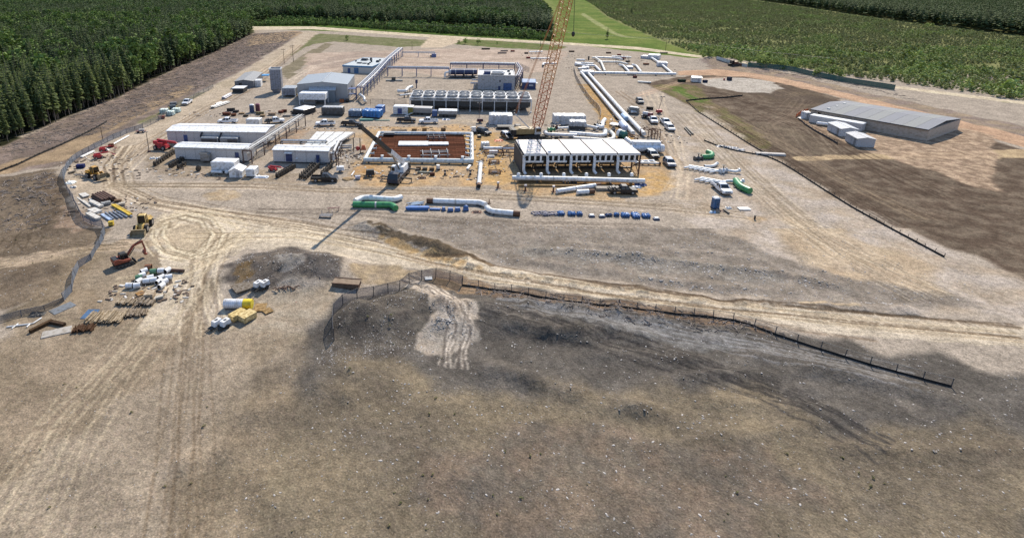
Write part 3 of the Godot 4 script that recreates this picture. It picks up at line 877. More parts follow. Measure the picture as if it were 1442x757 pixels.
	track(xz([-32.8,-32.3, -36,-47, -35.5,-61.4, -33.6,-75.3]), "b7a68b", 0.39, 0.38, 1.9, 6, 4.0)


# ---------------------------------------------------------------- vegetation
func spruce_crown(s: int, tiers: int, fronds: int, low := 0.24) -> ArrayMesh:
	# a unit-high crown of drooping branches round a leader
	var r := RandomNumberGenerator.new()
	r.seed = s
	var m := mb()
	for i in tiers:
		var f := float(i) / tiers
		var y := lerpf(low, 0.985, pow(f, 0.92)) + r.randf_range(-0.01, 0.01)
		var reach := lerpf(0.155, 0.012, f) * r.randf_range(0.75, 1.15) * (0.72 if f < 0.14 else 1.0)
		for k in fronds:
			if r.randf() < 0.1:
				continue
			var t := TAU * (k + r.randf_range(-0.3, 0.3)) / fronds + i * 0.9
			var d := V(cos(t), 0, sin(t))
			var e := V(-sin(t), 0, cos(t))
			var long := reach * r.randf_range(0.65, 1.2)
			var wide := long * r.randf_range(0.35, 0.55)
			var drop := long * r.randf_range(0.15, 0.7)
			var a := V(0, y, 0)
			var tip := a + d * long - Vector3.UP * drop
			var mid := a + d * long * 0.55 - Vector3.UP * drop * 0.25
			m.tri(a, mid - e * wide, tip)
			m.tri(a, tip, mid + e * wide)
	m.tri(V(-0.012, 0.93, 0), V(0.012, 0.93, 0), V(0, 1.0, 0))
	m.tri(V(0, 0.93, -0.012), V(0, 0.93, 0.012), V(0, 1.0, 0))
	return m.mesh()


func leafy_crown(s: int, count: int, base: float, wide: float, leaf: float) -> ArrayMesh:
	# a unit-high crown of leaf sprays gathered in clumps
	var r := RandomNumberGenerator.new()
	r.seed = s
	var m := mb()
	var clumps := []
	for k in 9:
		var t := r.randf() * TAU
		var y := r.randf_range(base + 0.12, 0.9)
		var reach: float = wide * (1.0 - absf((y - base) / (1.0 - base) - 0.45) * 1.1) * r.randf_range(0.3, 0.8)
		clumps.append([V(cos(t) * reach, y, sin(t) * reach), r.randf_range(0.55, 1.0)])
	for k in count:
		var c = clumps[k % clumps.size()]
		var o: Vector3 = V(r.randfn(), r.randfn() * 0.9, r.randfn()).limit_length(1.7) * wide * 0.34 * c[1]
		var at: Vector3 = c[0] + o
		at.y = clampf(at.y, base, 1.0)
		var x := V(r.randfn(), r.randfn() * 0.6, r.randfn()).normalized() * leaf * r.randf_range(0.6, 1.2)
		var z := x.cross(V(r.randfn(), r.randfn(), r.randfn()).normalized()).normalized() * leaf * r.randf_range(0.4, 0.8)
		m.tri(at - x, at - z, at + x)
		m.tri(at - x, at + x, at + z)
	return m.mesh()


func trunk_mesh(r0: float, top: float) -> ArrayMesh:
	var m := mb()
	m.cyl(Vector3.ZERO, V(0.004, top, 0.003), r0, r0 * 0.25, 6, false)
	for k in 5:  # dead snags
		var y := 0.12 + k * 0.05
		m.bar(V(0, y, 0), V(cos(k * 2.3) * 0.05, y - 0.01, sin(k * 2.3) * 0.05), r0 * 0.3)
	return m.mesh()


func leaf_mat(key: String) -> StandardMaterial3D:
	if not mats.has(key):
		var m := StandardMaterial3D.new()
		m.resource_name = key
		m.vertex_color_use_as_albedo = true
		m.roughness = 0.85
		m.metallic_specular = 0.2
		m.backlight_enabled = true
		m.backlight = Color(0.45, 0.5, 0.3)
		mats[key] = m
	return mats[key]


func plant_mat(c: Color) -> StandardMaterial3D:
	var key := "plant %s" % c
	if not mats.has(key):
		var m: StandardMaterial3D = leaf_mat("leaf").duplicate()
		m.vertex_color_use_as_albedo = false
		m.albedo_color = c.linear_to_srgb()
		mats[key] = m
	return mats[key]


func scatter(p: Array, cell: float, limit_far := 1e9) -> Array:
	var poly := PackedVector2Array(p)
	var box := Rect2(poly[0], Vector2.ZERO)
	for q in poly:
		box = box.expand(q)
	var out := []
	var nx := int(box.size.x / cell) + 1
	var nz := int(box.size.y / cell) + 1
	for j in nz:
		for i in nx:
			var q := box.position + Vector2(i + rng.randf(), j + rng.randf()) * cell
			if -q.y < limit_far and q.x < -q.y * 1.12 + 40.0 and q.x > q.y * 0.80 - 22.0 and Geometry2D.is_point_in_polygon(q, poly):
				out.append(q)
	return out


func many(called: String, shape: Mesh, m: Material, where: Array, tints: Array):
	var mm := MultiMesh.new()
	mm.transform_format = MultiMesh.TRANSFORM_3D
	mm.use_colors = true
	mm.mesh = shape
	mm.instance_count = where.size()
	for k in where.size():
		mm.set_instance_transform(k, where[k])
		mm.set_instance_color(k, tints[k])
	var o := MultiMeshInstance3D.new()
	o.name = numbered(self, called)
	o.multimesh = mm
	o.material_override = m
	add_child(o, true)
	o.set_meta("kind", "stuff")
	return o


func upright(q: Vector2, h: float, wide := 1.0) -> Transform3D:
	var b := Basis(Vector3.UP, rng.randf() * TAU) * Basis(Vector3.RIGHT, rng.randf_range(-0.06, 0.06))
	return Transform3D(b.scaled_local(V(h * wide, h, h * wide)), V(q.x, -0.05, q.y))


func spruce_tint(patch: float) -> Color:
	var k := rng.randf_range(0.6, 1.45)
	var c := Color(0.068, 0.092, 0.040).lerp(Color(0.125, 0.150, 0.055), clampf(patch * 1.2 + rng.randf_range(-0.2, 0.4), 0.0, 1.0))
	return Color(c.r * k, c.g * k, c.b * k)


func leaf_tint() -> Color:
	var k := rng.randf_range(0.75, 1.25)
	return Color(0.145 * k, 0.20 * k, 0.062 * k)


const ORDINAL := ["first", "second", "third", "fourth", "fifth", "sixth", "seventh", "eighth", "ninth", "tenth", "eleventh", "twelfth", "thirteenth", "fourteenth", "fifteenth", "sixteenth", "seventeenth", "eighteenth"]


func add_forest():
	var patch := FastNoiseLite.new()
	patch.seed = 5
	patch.frequency = 0.018
	var near := [spruce_crown(1, 16, 8, 0.2), spruce_crown(2, 15, 8, 0.28), spruce_crown(3, 14, 7, 0.38)]
	var far := [spruce_crown(4, 9, 6), spruce_crown(5, 8, 6)]
	var aspen := [leafy_crown(6, 260, 0.3, 0.2, 0.045), leafy_crown(7, 240, 0.35, 0.17, 0.045)]
	var trunk := trunk_mesh(0.011, 0.9)
	var bark := paint(.15,.125,.10,.9,.0,"plain")
	var leaf := leaf_mat("leaf")
	# the stand on the left, its 300 nearest trees one by one
	var stand := scatter(xz([-137.5,-92.4, -112.4,-122.8, -113,-146.6, -114.4,-172.8, -114.8,-215.8, -121.2,-280, -124.2,-351.7, -134.3,-457.8, -152.9,-508.3, -733.9,-508.3]), 2.55)
	stand.sort_custom(func(a, b): return a.length_squared() < b.length_squared())
	var greens := []
	for k in 5:
		greens.append(plant_mat(Color(0.045, 0.062, 0.030).lerp(Color(0.10, 0.12, 0.048), k * 0.22)))
	var t_near := [[], [], []]
	var c_near := [[], [], []]
	var t_far := [[], []]
	var c_far := [[], []]
	var t_leaf := [[], []]
	var c_leaf := [[], []]
	var t_trunk := []
	var c_trunk := []
	var protos := []
	for k in 3:
		for g in 5:
			protos.append([near[k], greens[g]])
	var built := 0
	for q in stand:
		var h := rng.randf_range(10.0, 17.0) * (0.62 if rng.randf() < 0.25 else 1.18 if rng.randf() < 0.12 else 1.0)
		var pn := patch.get_noise_2d(q.x, q.y)
		var inside: bool = q.x > q.y * 0.78 - 5.0
		if built < 300 and inside:
			var o := Node3D.new()
			o.name = numbered(self, "spruce_tree")
			add_child(o, true)
			o.position = V(q.x, 0, q.y)
			o.rotation = V(rng.randf_range(-0.03, 0.03), rng.randf() * TAU, rng.randf_range(-0.03, 0.03))
			o.scale = Vector3.ONE * h
			var pr = protos[rng.randi() % protos.size()]
			obj("trunk", trunk, bark, o)
			obj("crown", pr[0], pr[1], o)
			tag(o, "slender dark spruce at the near edge of the dense forest beside the cleared strip", "tree", "spruces along the near forest edge")
			built += 1
			continue
		if pn > 0.2 and rng.randf() < 0.65 or rng.randf() < 0.05:
			var k := rng.randi() % 2
			t_leaf[k].append(upright(q, h * 0.95, 1.25))
			c_leaf[k].append(leaf_tint())
		elif -q.y < 330.0:
			var k := rng.randi() % 3
			t_near[k].append(upright(q, h, rng.randf_range(0.9, 1.25)))
			c_near[k].append(spruce_tint(pn))
			t_trunk.append(upright(q, h))
			c_trunk.append(Color(0.15, 0.125, 0.10))
		else:
			var k := rng.randi() % 2
			t_far[k].append(upright(q, h, rng.randf_range(1.1, 1.5)))
			c_far[k].append(spruce_tint(pn))
			if rng.randf() < 0.3:
				t_trunk.append(upright(q, h))
				c_trunk.append(Color(0.3, 0.26, 0.21))
	# the forest behind the gravel road
	for q in scatter(xz([-955.8,-530.1, -165.7,-530.1, -145.7,-608.2, -100.8,-579.8, -39.3,-545.8, 12.6,-522.7, 58.8,-488.1, 81.1,-463.6, 96.6,-446.6, 120.3,-579.8, 155.1,-803.7, 227.3,-1298.1, -2303.5,-1298.1]), 3.7, 900.0):
		var h := rng.randf_range(10.0, 17.5)
		var pn := patch.get_noise_2d(q.x * 0.6, q.y * 0.6)
		if pn > 0.08 and rng.randf() < 0.6:
			var k := rng.randi() % 2
			t_leaf[k].append(upright(q, h * 0.9, 1.5))
			var c := leaf_tint()
			c_leaf[k].append(c.lerp(Color(0.12, 0.16, 0.075), 0.6))
		else:
			var k := rng.randi() % 2
			t_far[k].append(upright(q, h, rng.randf_range(1.2, 1.7)))
			c_far[k].append(spruce_tint(pn))
			if rng.randf() < 0.35:
				t_trunk.append(upright(q, h))
				c_trunk.append(Color(0.3, 0.26, 0.21))
	# dark forest beyond the plantation
	for q in scatter(xz([611.9,-1142.7, 541.3,-858.5, 492,-686.3, 458.8,-545.8, 438.9,-402.4, 434.5,-323.2, 2798.6,-1392.6, 744.1,-1392.6]), 5.0, 1400.0):
		var k := rng.randi() % 2
		t_far[k].append(upright(q, rng.randf_range(13.0, 19.0), 1.7))
		c_far[k].append(spruce_tint(0.0))
	for k in 3:
		many("forest", near[k], leaf, t_near[k], c_near[k])
	for k in 2:
		many("forest", far[k], leaf, t_far[k], c_far[k])
		many("forest", aspen[k], leaf, t_leaf[k], c_leaf[k])
	many("forest_trunks", trunk, leaf_mat("bark"), t_trunk, c_trunk)
	# young growth: the strip before the back forest and the replanted field on the right
	var bush := [leafy_crown(12, 46, 0.04, 0.42, 0.16), leafy_crown(13, 40, 0.04, 0.36, 0.17)]
	var ts := [[], []]
	var cs := [[], []]
	for q in scatter(xz([-155.8,-522.7, -148.1,-618.3, -91.8,-589, 12.4,-515.4, 58.1,-481.8, 94.9,-436, 87.7,-406.9, 52.1,-430.9, 0,-466.5, -82.8,-530.1, -127.4,-530.1]), 1.9):
		var k := rng.randi() % 2
		ts[k].append(upright(q, rng.randf_range(1.2, 4.0) * (1.8 if rng.randf() < 0.12 else 1.0)))
		cs[k].append(leaf_tint() if rng.randf() < 0.8 else spruce_tint(0.5))
	for k in 2:
		many("undergrowth", bush[k], leaf, ts[k], cs[k])
	ts = [[], []]
	cs = [[], []]
	var clump := FastNoiseLite.new()
	clump.seed = 31
	clump.frequency = 0.02
	var dots := scatter(xz([304.1,-1178, 252.3,-899.3, 199.2,-650.6, 171.1,-463.6, 157.6,-351.7, 159.2,-323.2, 172.8,-306.6, 177.6,-289.1, 190.9,-257.4, 206.1,-230.2, 227.8,-180.3, 427.2,-317.5, 429.8,-393.7, 446,-530.1, 474.9,-662.1, 518.2,-821.2, 577.7,-1078, 633.2,-1215.5]), 2.25, 1150.0)
	for q in dots:
		var pn := clump.get_noise_2d(q.x, q.y)
		var low: bool = -q.y < 360.0
		if pn < -0.42 and rng.randf() < 0.8:
			continue
		var k := rng.randi() % 2
		var h := rng.randf_range(0.5, 2.3) * (1.7 if rng.randf() < 0.08 else 1.0) * (1.25 if low else 1.0) * (1.0 + pn * 0.5)
		ts[k].append(upright(q, h, 1.15))
		var c := Color(0.22, 0.22, 0.105).lerp(Color(0.27, 0.325, 0.11), clampf(pn * 1.3 + (0.45 if low else 0.0) + rng.randf_range(-0.15, 0.3), 0.0, 1.0))
		var s := rng.randf_range(0.75, 1.25)
		cs[k].append(Color(c.r * s, c.g * s, c.b * s))
	for k in 2:
		many("young_plantation", bush[k], leaf, ts[k], cs[k])
	# taller bushes along the gravel road on the right
	var n := 0
	for e in [[P(151.4, -317.5), 6], [P(150, -309.2), 7], [P(158.4, -317.5), 5], [P(156.7, -301.4), 5], [P(160, -296.4), 5], [P(162.9, -291.5), 5], [P(165.5, -289.1), 7], [P(165.9, -282.2), 6], [P(170.8, -282.2), 6], [P(171.6, -277.8), 5], [P(175.8, -275.6), 5], [P(175, -257.4), 4], [P(177.9, -255.6), 5], [P(179.5, -253.7), 6], [P(181.4, -251.9), 5], [P(154, -306.6), 4], [P(172.3, -289.1), 5], [P(102.9, -385.3), 0], [P(-55.2, -406.9), 4], [P(25.7, -385.3), 4.5], [P(34.3, -381.3), 4], [P(21.5, -385.3), 3], [P(46.8, -385.3), 2]]:
		if e[1] == 0:
			continue
		var q: Vector3 = e[0]
		var nth: String = ORDINAL[n if n < 17 else n - 17]
		var which: String = (nth + " rounded green bush along the pale gravel road") if q.x > 120.0 else (nth + " dark leafy bush in the grass strip along the back gravel road")
		var o := thing("bush", which, "bush", q, n * 1.7, ["bushes along the gravel road", "bushes in the roadside grass"][0 if q.x > 120.0 else 1])
		o.scale = V(1.1, 1.0, 1.1) * e[1]
		obj("foliage", leafy_crown(50 + n % 4, 150, 0.03, 0.42, 0.09), plant_mat(Color(0.08, 0.12, 0.035) if n % 3 else Color(0.11, 0.16, 0.045)), o)
		obj("trunk", trunk, bark, o)
		n += 1
	# single spruces out in the open
	for e in [[P(128.5, -416.2), 9.0, "lone dark spruce standing in the green meadow"], [P(237, -686.3), 11.0, "tall spruce rising above the young plantation"]]:
		var q: Vector3 = e[0]
		var o := thing("spruce_tree", e[2], "tree", q, 0.4)
		o.scale = V(1.5, 1.0, 1.5) * e[1]
		obj("trunk", trunk, bark, o)
		obj("crown", near[0], greens[1], o)


# ---------------------------------------------------------------- vehicles and machines
func heading(a: Vector3, b: Vector3) -> float:
	return atan2(-(b.z - a.z), b.x - a.x)


func pv(flat: Array) -> PackedVector2Array:
	var out := PackedVector2Array()
	for k in range(0, flat.size(), 2):
		out.append(Vector2(flat[k], flat[k + 1]))
	return out


func wheel(o: Node3D, at: Vector3, r: float, w: float, rim := true):
	var t := obj("wheel", mb().cyl(at - V(0, 0, w / 2), at + V(0, 0, w / 2), r, r, 14), paint(.015,.015,.015,.9,0,"plain"), o)
	if rim:
		var s := 1.0 if at.z > 0 else -1.0
		obj("rim", mb().cyl(at + V(0, 0, s * w * 0.5), at + V(0, 0, s * (w * 0.5 + 0.02)), r * 0.58, r * 0.45, 10), paint(.35,.35,.36,.35,.7,"plain"), t)


func glasshouse(o: Node3D, x0: float, x1: float, y0: float, y1: float, w0: float, w1: float, front: float, back: float, m: Material):
	# a cab: painted pillars and roof round dark windows
	var mid := (y0 + y1) * 0.5
	var top := y1 - 0.09
	var lo := [V(x0, y0, w0), V(x1, y0, w0)]
	var hi := [V(x0 + back, top, w1), V(x1 - front, top, w1)]
	var g := mb()
	var flip := V(1, 1, -1)
	g.quad(lo[0], lo[1], hi[1], hi[0])
	g.quad(lo[1] * flip, lo[0] * flip, hi[0] * flip, hi[1] * flip)
	g.quad(lo[1], lo[1] * flip, hi[1] * flip, hi[1])
	g.quad(lo[0] * flip, lo[0], hi[0], hi[0] * flip)
	obj("window", g, glass(), o)
	var p := mb()
	for s in [1.0, -1.0]:
		var f := V(1, 1, s)
		for k in 2:
			p.bar(lo[k] * f, hi[k] * f, 0.10)
		p.bar((lo[0] * 0.52 + lo[1] * 0.48) * f, (hi[0] * 0.52 + hi[1] * 0.48) * f, 0.12)
	obj("pillar", p, m, o)
	obj("roof", mb().taper(V((hi[0].x + hi[1].x) / 2, y1 - 0.05, 0), V(hi[1].x - hi[0].x + 0.06, 0.11, w1 * 2 + 0.06), Vector2(hi[1].x - hi[0].x - 0.2, w1 * 2 - 0.2)), m, o)


func pickup_parts(o: Node3D, c: Color, laden := false, flat := false):
	var m := paint(c.r,c.g,c.b,.32,.0,"plain")
	var dark := paint(.02,.02,.02,.7,0,"plain")
	var side := pv([-0.62, 0.48, 2.78, 0.48, 2.92, 0.62, 2.92, 0.98, 2.72, 1.12, 1.35, 1.2, -0.62, 1.2])
	obj("body", mb().prism(side, -0.96, 0.96), m, o)
	glasshouse(o, -0.62, 1.55, 1.18, 1.92, 0.9, 0.74, 0.75, 0.2, m)
	if flat:
		obj("flat_deck", mb().box(V(-1.9, 0.98, 0), V(2.5, 0.12, 2.1)), paint(.12,.12,.12,.7), o)
		obj("headboard", mb().box(V(-0.72, 1.35, 0), V(0.08, 0.7, 1.9)), dark, o)
		obj("frame", mb().box(V(-1.9, 0.7, 0), V(2.4, 0.3, 1.0)), dark, o)
	else:
		var b := mb()
		b.box(V(-1.78, 0.72, 0), V(2.26, 0.2, 1.9))
		b.box(V(-1.78, 0.97, 0.91), V(2.26, 0.52, 0.1))
		b.box(V(-1.78, 0.97, -0.91), V(2.26, 0.52, 0.1))
		obj("bed", b, m, o)
		obj("tailgate", mb().box(V(-2.88, 0.95, 0), V(0.08, 0.55, 1.9)), m, o)
		obj("bed_liner", mb().box(V(-1.78, 0.835, 0), V(2.2, 0.03, 1.7)), dark, o)
	if laden:
		var l := mb()
		for k in 5:
			l.box(V(-2.5 + k * 0.36, 1.2 + 0.1 * (k % 3), 0.3 * (k % 2) - 0.15), V(0.34, 0.4 + 0.15 * (k % 2), 1.1))
		obj("tool_box", l, paint(.05,.05,.055,.6), o)
	for s in [1.0, -1.0]:
		obj("bumper", mb().box(V(2.965 * s, 0.55, 0), V(0.12, 0.2, 1.8)), paint(.3,.3,.31,.3,.8,"plain"), o)
	obj("grille", mb().box(V(2.925, 0.84, 0), V(0.03, 0.22, 1.1)), dark, o)
	for s in [1.0, -1.0]:
		obj("headlight", mb().box(V(2.92, 0.9, s * 0.76), V(0.04, 0.16, 0.3)), paint(.8,.8,.78,.15,0,"plain"), o)
		obj("mirror", mb().box(V(1.25, 1.32, s * 1.05), V(0.12, 0.2, 0.16)), dark, o)
		wheel(o, V(1.9, 0.41, s * 0.84), 0.41, 0.27)
		wheel(o, V(-1.85, 0.41, s * 0.84), 0.41, 0.27)


func suv_parts(o: Node3D, c: Color, top: Color):
	var m := paint(c.r,c.g,c.b,.3,.0,"plain")
	var t := paint(top.r,top.g,top.b,.3,.0,"plain")
	obj("body", mb().prism(pv([-2.35, 0.42, 2.25, 0.42, 2.4, 0.6, 2.36, 0.95, 2.15, 1.06, 1.1, 1.14, -2.35, 1.14, -2.42, 0.8]), -0.95, 0.95), m, o)
	glasshouse(o, -2.3, 1.25, 1.12, 1.78, 0.9, 0.74, 0.75, 0.35, t)
	for s in [1.0, -1.0]:
		obj("bumper", mb().box(V(2.43 * s, 0.5, 0), V(0.1, 0.2, 1.8)), paint(.03,.03,.03,.6,0,"plain"), o)
	for s in [1.0, -1.0]:
		obj("headlight", mb().box(V(2.37, 0.84, s * 0.72), V(0.05, 0.14, 0.34)), paint(.8,.8,.78,.15,0,"plain"), o)
		wheel(o, V(1.5, 0.37, s * 0.83), 0.37, 0.25)
		wheel(o, V(-1.45, 0.37, s * 0.83), 0.37, 0.25)


const WHITE := Color(0.72, 0.73, 0.74)
const BLACK := Color(0.012, 0.012, 0.014)


func pickup(label: String, rear: Vector3, front: Vector3, c: Color, laden := false, flat := false):
	again("pickup %s %s %s" % [c, laden, flat], "pickup_truck", label, "pickup truck", (rear + front) * 0.5, heading(rear, front), "pickups parked round the site", func(o): pickup_parts(o, c, laden, flat))


func suv(label: String, rear: Vector3, front: Vector3, c: Color, top: Color):
	again("suv %s %s" % [c, top], "parked_car", label, "car", (rear + front) * 0.5, heading(rear, front), "cars parked round the site", func(o): suv_parts(o, c, top))


func track_frame(o: Node3D, z: float, long: float, h: float, w: float):
	var p := PackedVector2Array()
	for k in 9:
		var t := PI / 2 + PI * k / 8.0
		p.append(Vector2(-long / 2 + h / 2 + cos(t) * h / 2, h / 2 + sin(t) * h / 2))
	for k in 9:
		var t := -PI / 2 + PI * k / 8.0
		p.append(Vector2(long / 2 - h / 2 + cos(t) * h / 2, h / 2 + sin(t) * h / 2))
	var t := obj("track", mb().prism(p, z - w / 2, z + w / 2), paint(.03,.028,.026,.85), o)
	var s := 1.0 if z > 0 else -1.0
	var r := mb()
	for k in int(long / (h * 0.8)):
		var x := -long / 2 + h * 0.6 + k * h * 0.8
		r.cyl(V(x, h * 0.45, z + s * w * 0.5), V(x, h * 0.45, z + s * (w * 0.5 + 0.04)), h * 0.28, h * 0.22, 10)
	obj("roller", r, paint(.09,.085,.08,.6,.3), t)


func wheel_loader(o: Node3D, c: Color, boom_up: float):
	var m := paint(c.r,c.g,c.b,.45)
	var dark := paint(.02,.02,.02,.7,0,"plain")
	obj("engine_hood", mb().prism(pv([-3.2, 0.9, -0.9, 0.9, -0.9, 2.0, -2.9, 1.85, -3.2, 1.5]), -0.75, 0.75), m, o)
	obj("front_frame", mb().taper(V(0.9, 1.1, 0), V(1.7, 0.9, 0.9), Vector2(1.0, 0.7)), m, o)
	glasshouse(o, -0.95, 0.5, 1.6, 3.1, 0.72, 0.66, 0.15, 0.1, m)
	var a := mb()
	for s in [0.55, -0.55]:
		a.bar(V(0.8, 1.5, s), V(2.0, 1.5 + boom_up, s), 0.22, 0.35)
		a.bar(V(2.0, 1.5 + boom_up, s), V(2.9, 0.8 + boom_up, s), 0.22, 0.3)
	obj("lift_arm", a, m, o)
	var b := mb()
	b.prism(pv([2.8, 0.15, 3.9, 0.12, 3.9, 0.2, 3.0, 0.35, 2.95, 1.0, 3.2, 1.3, 2.75, 1.25, 2.6, 0.7]), -1.3, 1.3, Basis.IDENTITY, V(0, boom_up, 0))
	b.box(V(3.25, 0.6 + boom_up, 1.28), V(1.0, 0.8, 0.05)).box(V(3.25, 0.6 + boom_up, -1.28), V(1.0, 0.8, 0.05))
	obj("bucket", b, paint(.25,.2,.12,.6), o)
	obj("exhaust", mb().cyl(V(-1.9, 1.9, 0.3), V(-1.9, 2.7, 0.3), 0.07), dark, o)
	for s in [1.0, -1.0]:
		wheel(o, V(1.3, 0.75, s * 0.98), 0.75, 0.55)
		wheel(o, V(-1.8, 0.75, s * 0.98), 0.75, 0.55)
		obj("fender", mb().box(V(-1.8, 1.62, s * 0.98), V(1.5, 0.08, 0.6)), m, o)


func excavator(o: Node3D):
	var m := paint(.24,.055,.028,.55)
	var dark := paint(.02,.02,.02,.6,0,"plain")
	track_frame(o, 0.95, 3.2, 0.75, 0.5)
	track_frame(o, -0.95, 3.2, 0.75, 0.5)
	obj("undercarriage", mb().box(V(0, 0.55, 0), V(1.6, 0.4, 1.5)).cyl(V(0, 0.7, 0), V(0, 0.95, 0), 0.6, 0.6, 14), dark, o)
	obj("upper_body", mb().prism(pv([-1.75, 0.95, 1.0, 0.95, 1.0, 1.3, -0.2, 1.45, -1.2, 1.85, -1.75, 1.75]), -1.15, 1.15), m, o)
	obj("engine_cover", mb().box(V(-1.3, 1.8, 0), V(0.85, 0.14, 1.9)), dark, o)
	glasshouse(o, -0.55, 0.85, 1.4, 2.55, 0.55, 0.5, 0.25, 0.08, dark)
	var b := mb()
	b.bar(V(0.9, 1.4, -0.5), V(2.3, 3.0, -0.5), 0.3, 0.42)
	b.bar(V(2.3, 3.0, -0.5), V(3.9, 3.35, -0.5), 0.28, 0.38)
	obj("boom", b, m, o)
	obj("stick", mb().bar(V(3.9, 3.45, -0.5), V(4.25, 1.5, -0.5), 0.24, 0.34), m, o)
	obj("bucket", mb().prism(pv([4.3, 1.5, 4.0, 1.5, 3.75, 1.0, 3.9, 0.6, 4.3, 0.55, 4.45, 0.75, 4.2, 0.8, 4.1, 1.0]), -1.0, -0.05), m, o)
	obj("hydraulic_ram", mb().cyl(V(1.3, 1.2, -0.5), V(2.5, 2.6, -0.5), 0.08).cyl(V(2.6, 3.3, -0.5), V(3.9, 3.75, -0.5), 0.07), dark, o)
	obj("dozer_blade", mb().box(V(1.9, 0.4, 0), V(0.12, 0.55, 2.2)).bar(V(0.9, 0.45, 0.5), V(1.9, 0.35, 0.5), 0.14).bar(V(0.9, 0.45, -0.5), V(1.9, 0.35, -0.5), 0.14), dark, o)


func man_lift(o: Node3D, c: Color):
	var m := paint(c.r,c.g,c.b,.45)
	obj("chassis", mb().taper(V(0, 0.75, 0), V(2.8, 0.6, 1.6), Vector2(2.4, 1.4)), m, o)
	obj("turntable", mb().box(V(-0.2, 1.3, 0), V(1.9, 0.55, 1.5)).box(V(-1.1, 1.5, 0.35), V(1.1, 0.7, 0.6)), m, o)
	obj("boom", mb().bar(V(-1.2, 1.9, -0.2), V(3.4, 1.7, -0.2), 0.35, 0.45).bar(V(3.4, 1.7, -0.2), V(4.7, 1.1, -0.2), 0.22), m, o)
	var b := mb()
	for q in [[4.6, -0.9], [5.5, -0.9], [4.6, 0.6], [5.5, 0.6]]:
		b.bar(V(q[0], 0.6, q[1]), V(q[0], 1.7, q[1]), 0.06)
	b.box(V(5.05, 0.6, -0.15), V(0.95, 0.06, 1.55))
	b.box(V(5.05, 1.7, 0.6), V(0.95, 0.06, 0.06)).box(V(5.05, 1.7, -0.9), V(0.95, 0.06, 0.06)).box(V(5.5, 1.7, -0.15), V(0.06, 0.06, 1.5))
	obj("basket", b, paint(.2,.03,.03,.5), o)
	for s in [1.0, -1.0]:
		wheel(o, V(1.0, 0.48, s * 0.9), 0.48, 0.35)
		wheel(o, V(-1.0, 0.48, s * 0.9), 0.48, 0.35)


func porta_toilet(o: Node3D, c: Color, top: Color):
	var m := paint(c.r,c.g,c.b,.5)
	obj("cabin", mb().taper(V(0, 1.12, 0), V(1.15, 2.1, 1.15), Vector2(1.08, 1.08)), m, o)
	obj("door", mb().box(V(0, 1.1, 0.585), V(0.75, 1.85, 0.04)), paint(c.r * .8,c.g * .8,c.b * .8,.45), o)
	obj("roof", mb().taper(V(0, 2.27, 0), V(1.24, 0.2, 1.24), Vector2(0.8, 0.8)), paint(top.r,top.g,top.b,.5), o)
	obj("base", mb().box(V(0, 0.06, 0), V(1.25, 0.12, 1.25)), paint(.03,.03,.03,.8), o)


func light_tower(o: Node3D, c: Color, tall: float, lean := 0.0):
	var m := paint(c.r,c.g,c.b,.5)
	obj("trailer", mb().taper(V(0, 0.95, 0), V(1.9, 0.9, 1.1), Vector2(1.6, 0.95)), m, o)
	obj("drawbar", mb().bar(V(0.9, 0.5, 0), V(2.0, 0.4, 0), 0.1), paint(.03,.03,.03,.7), o)
	obj("mast", mb().cyl(V(-0.3, 1.2, 0), V(-0.3 + lean, tall, 0), 0.09, 0.06, 8), paint(.12,.07,.07,.5), o)
	var h := mb()
	for s in [-0.45, 0.45]:
		h.box(V(-0.3 + lean + s, tall + 0.1, 0), V(0.5, 0.3, 0.25))
	h.bar(V(-0.8 + lean, tall - 0.05, 0), V(0.2 + lean, tall - 0.05, 0), 0.06)
	obj("lamp_head", h, paint(.15,.15,.16,.4), o)
	for s in [1.0, -1.0]:
		wheel(o, V(0, 0.33, s * 0.6), 0.33, 0.2)


func portable_cart(o: Node3D):
	obj("housing", mb().taper(V(0.1, 0.75, 0), V(1.3, 0.65, 0.8), Vector2(1.1, 0.7)), paint(.72,.72,.72,.4), o)
	obj("panel", mb().box(V(0.1, 1.095, 0), V(0.4, 0.03, 0.3)), paint(.05,.05,.05,.5), o)
	obj("frame", mb().box(V(-0.2, 0.38, 0), V(1.9, 0.1, 0.75)).bar(V(-1.1, 0.4, 0), V(-1.9, 0.35, 0), 0.09), paint(.02,.02,.02,.7), o)
	for s in [1.0, -1.0]:
		wheel(o, V(0, 0.3, s * 0.5), 0.3, 0.18, false)


func lattice(m: MB, a: Vector3, b: Vector3, w: float, bays: int, chord: float, brace: float, taper_a := 1.0, taper_b := 1.0):
	var d := (b - a).normalized()
	var x := Vector3.FORWARD.cross(d).normalized()
	var y := d.cross(x)
	var prev := []
	for i in bays + 1:
		var f := float(i) / bays
		var s := w * 0.5
		if f < 0.15:
			s *= lerpf(taper_a, 1.0, f / 0.15)
		if f > 0.85:
			s *= lerpf(1.0, taper_b, (f - 0.85) / 0.15)
		var c := a.lerp(b, f)
		var now := [c + (x + y) * s, c + (x - y) * s, c + (-x - y) * s, c + (-x + y) * s]
		if i > 0:
			for k in 4:
				m.bar(prev[k], now[k], chord)
				if i % 2 == 0:
					m.bar(prev[k], now[(k + 1) % 4], brace)
				else:
					m.bar(prev[(k + 1) % 4], now[k], brace)
				m.bar(now[k], now[(k + 1) % 4], brace)
		prev = now


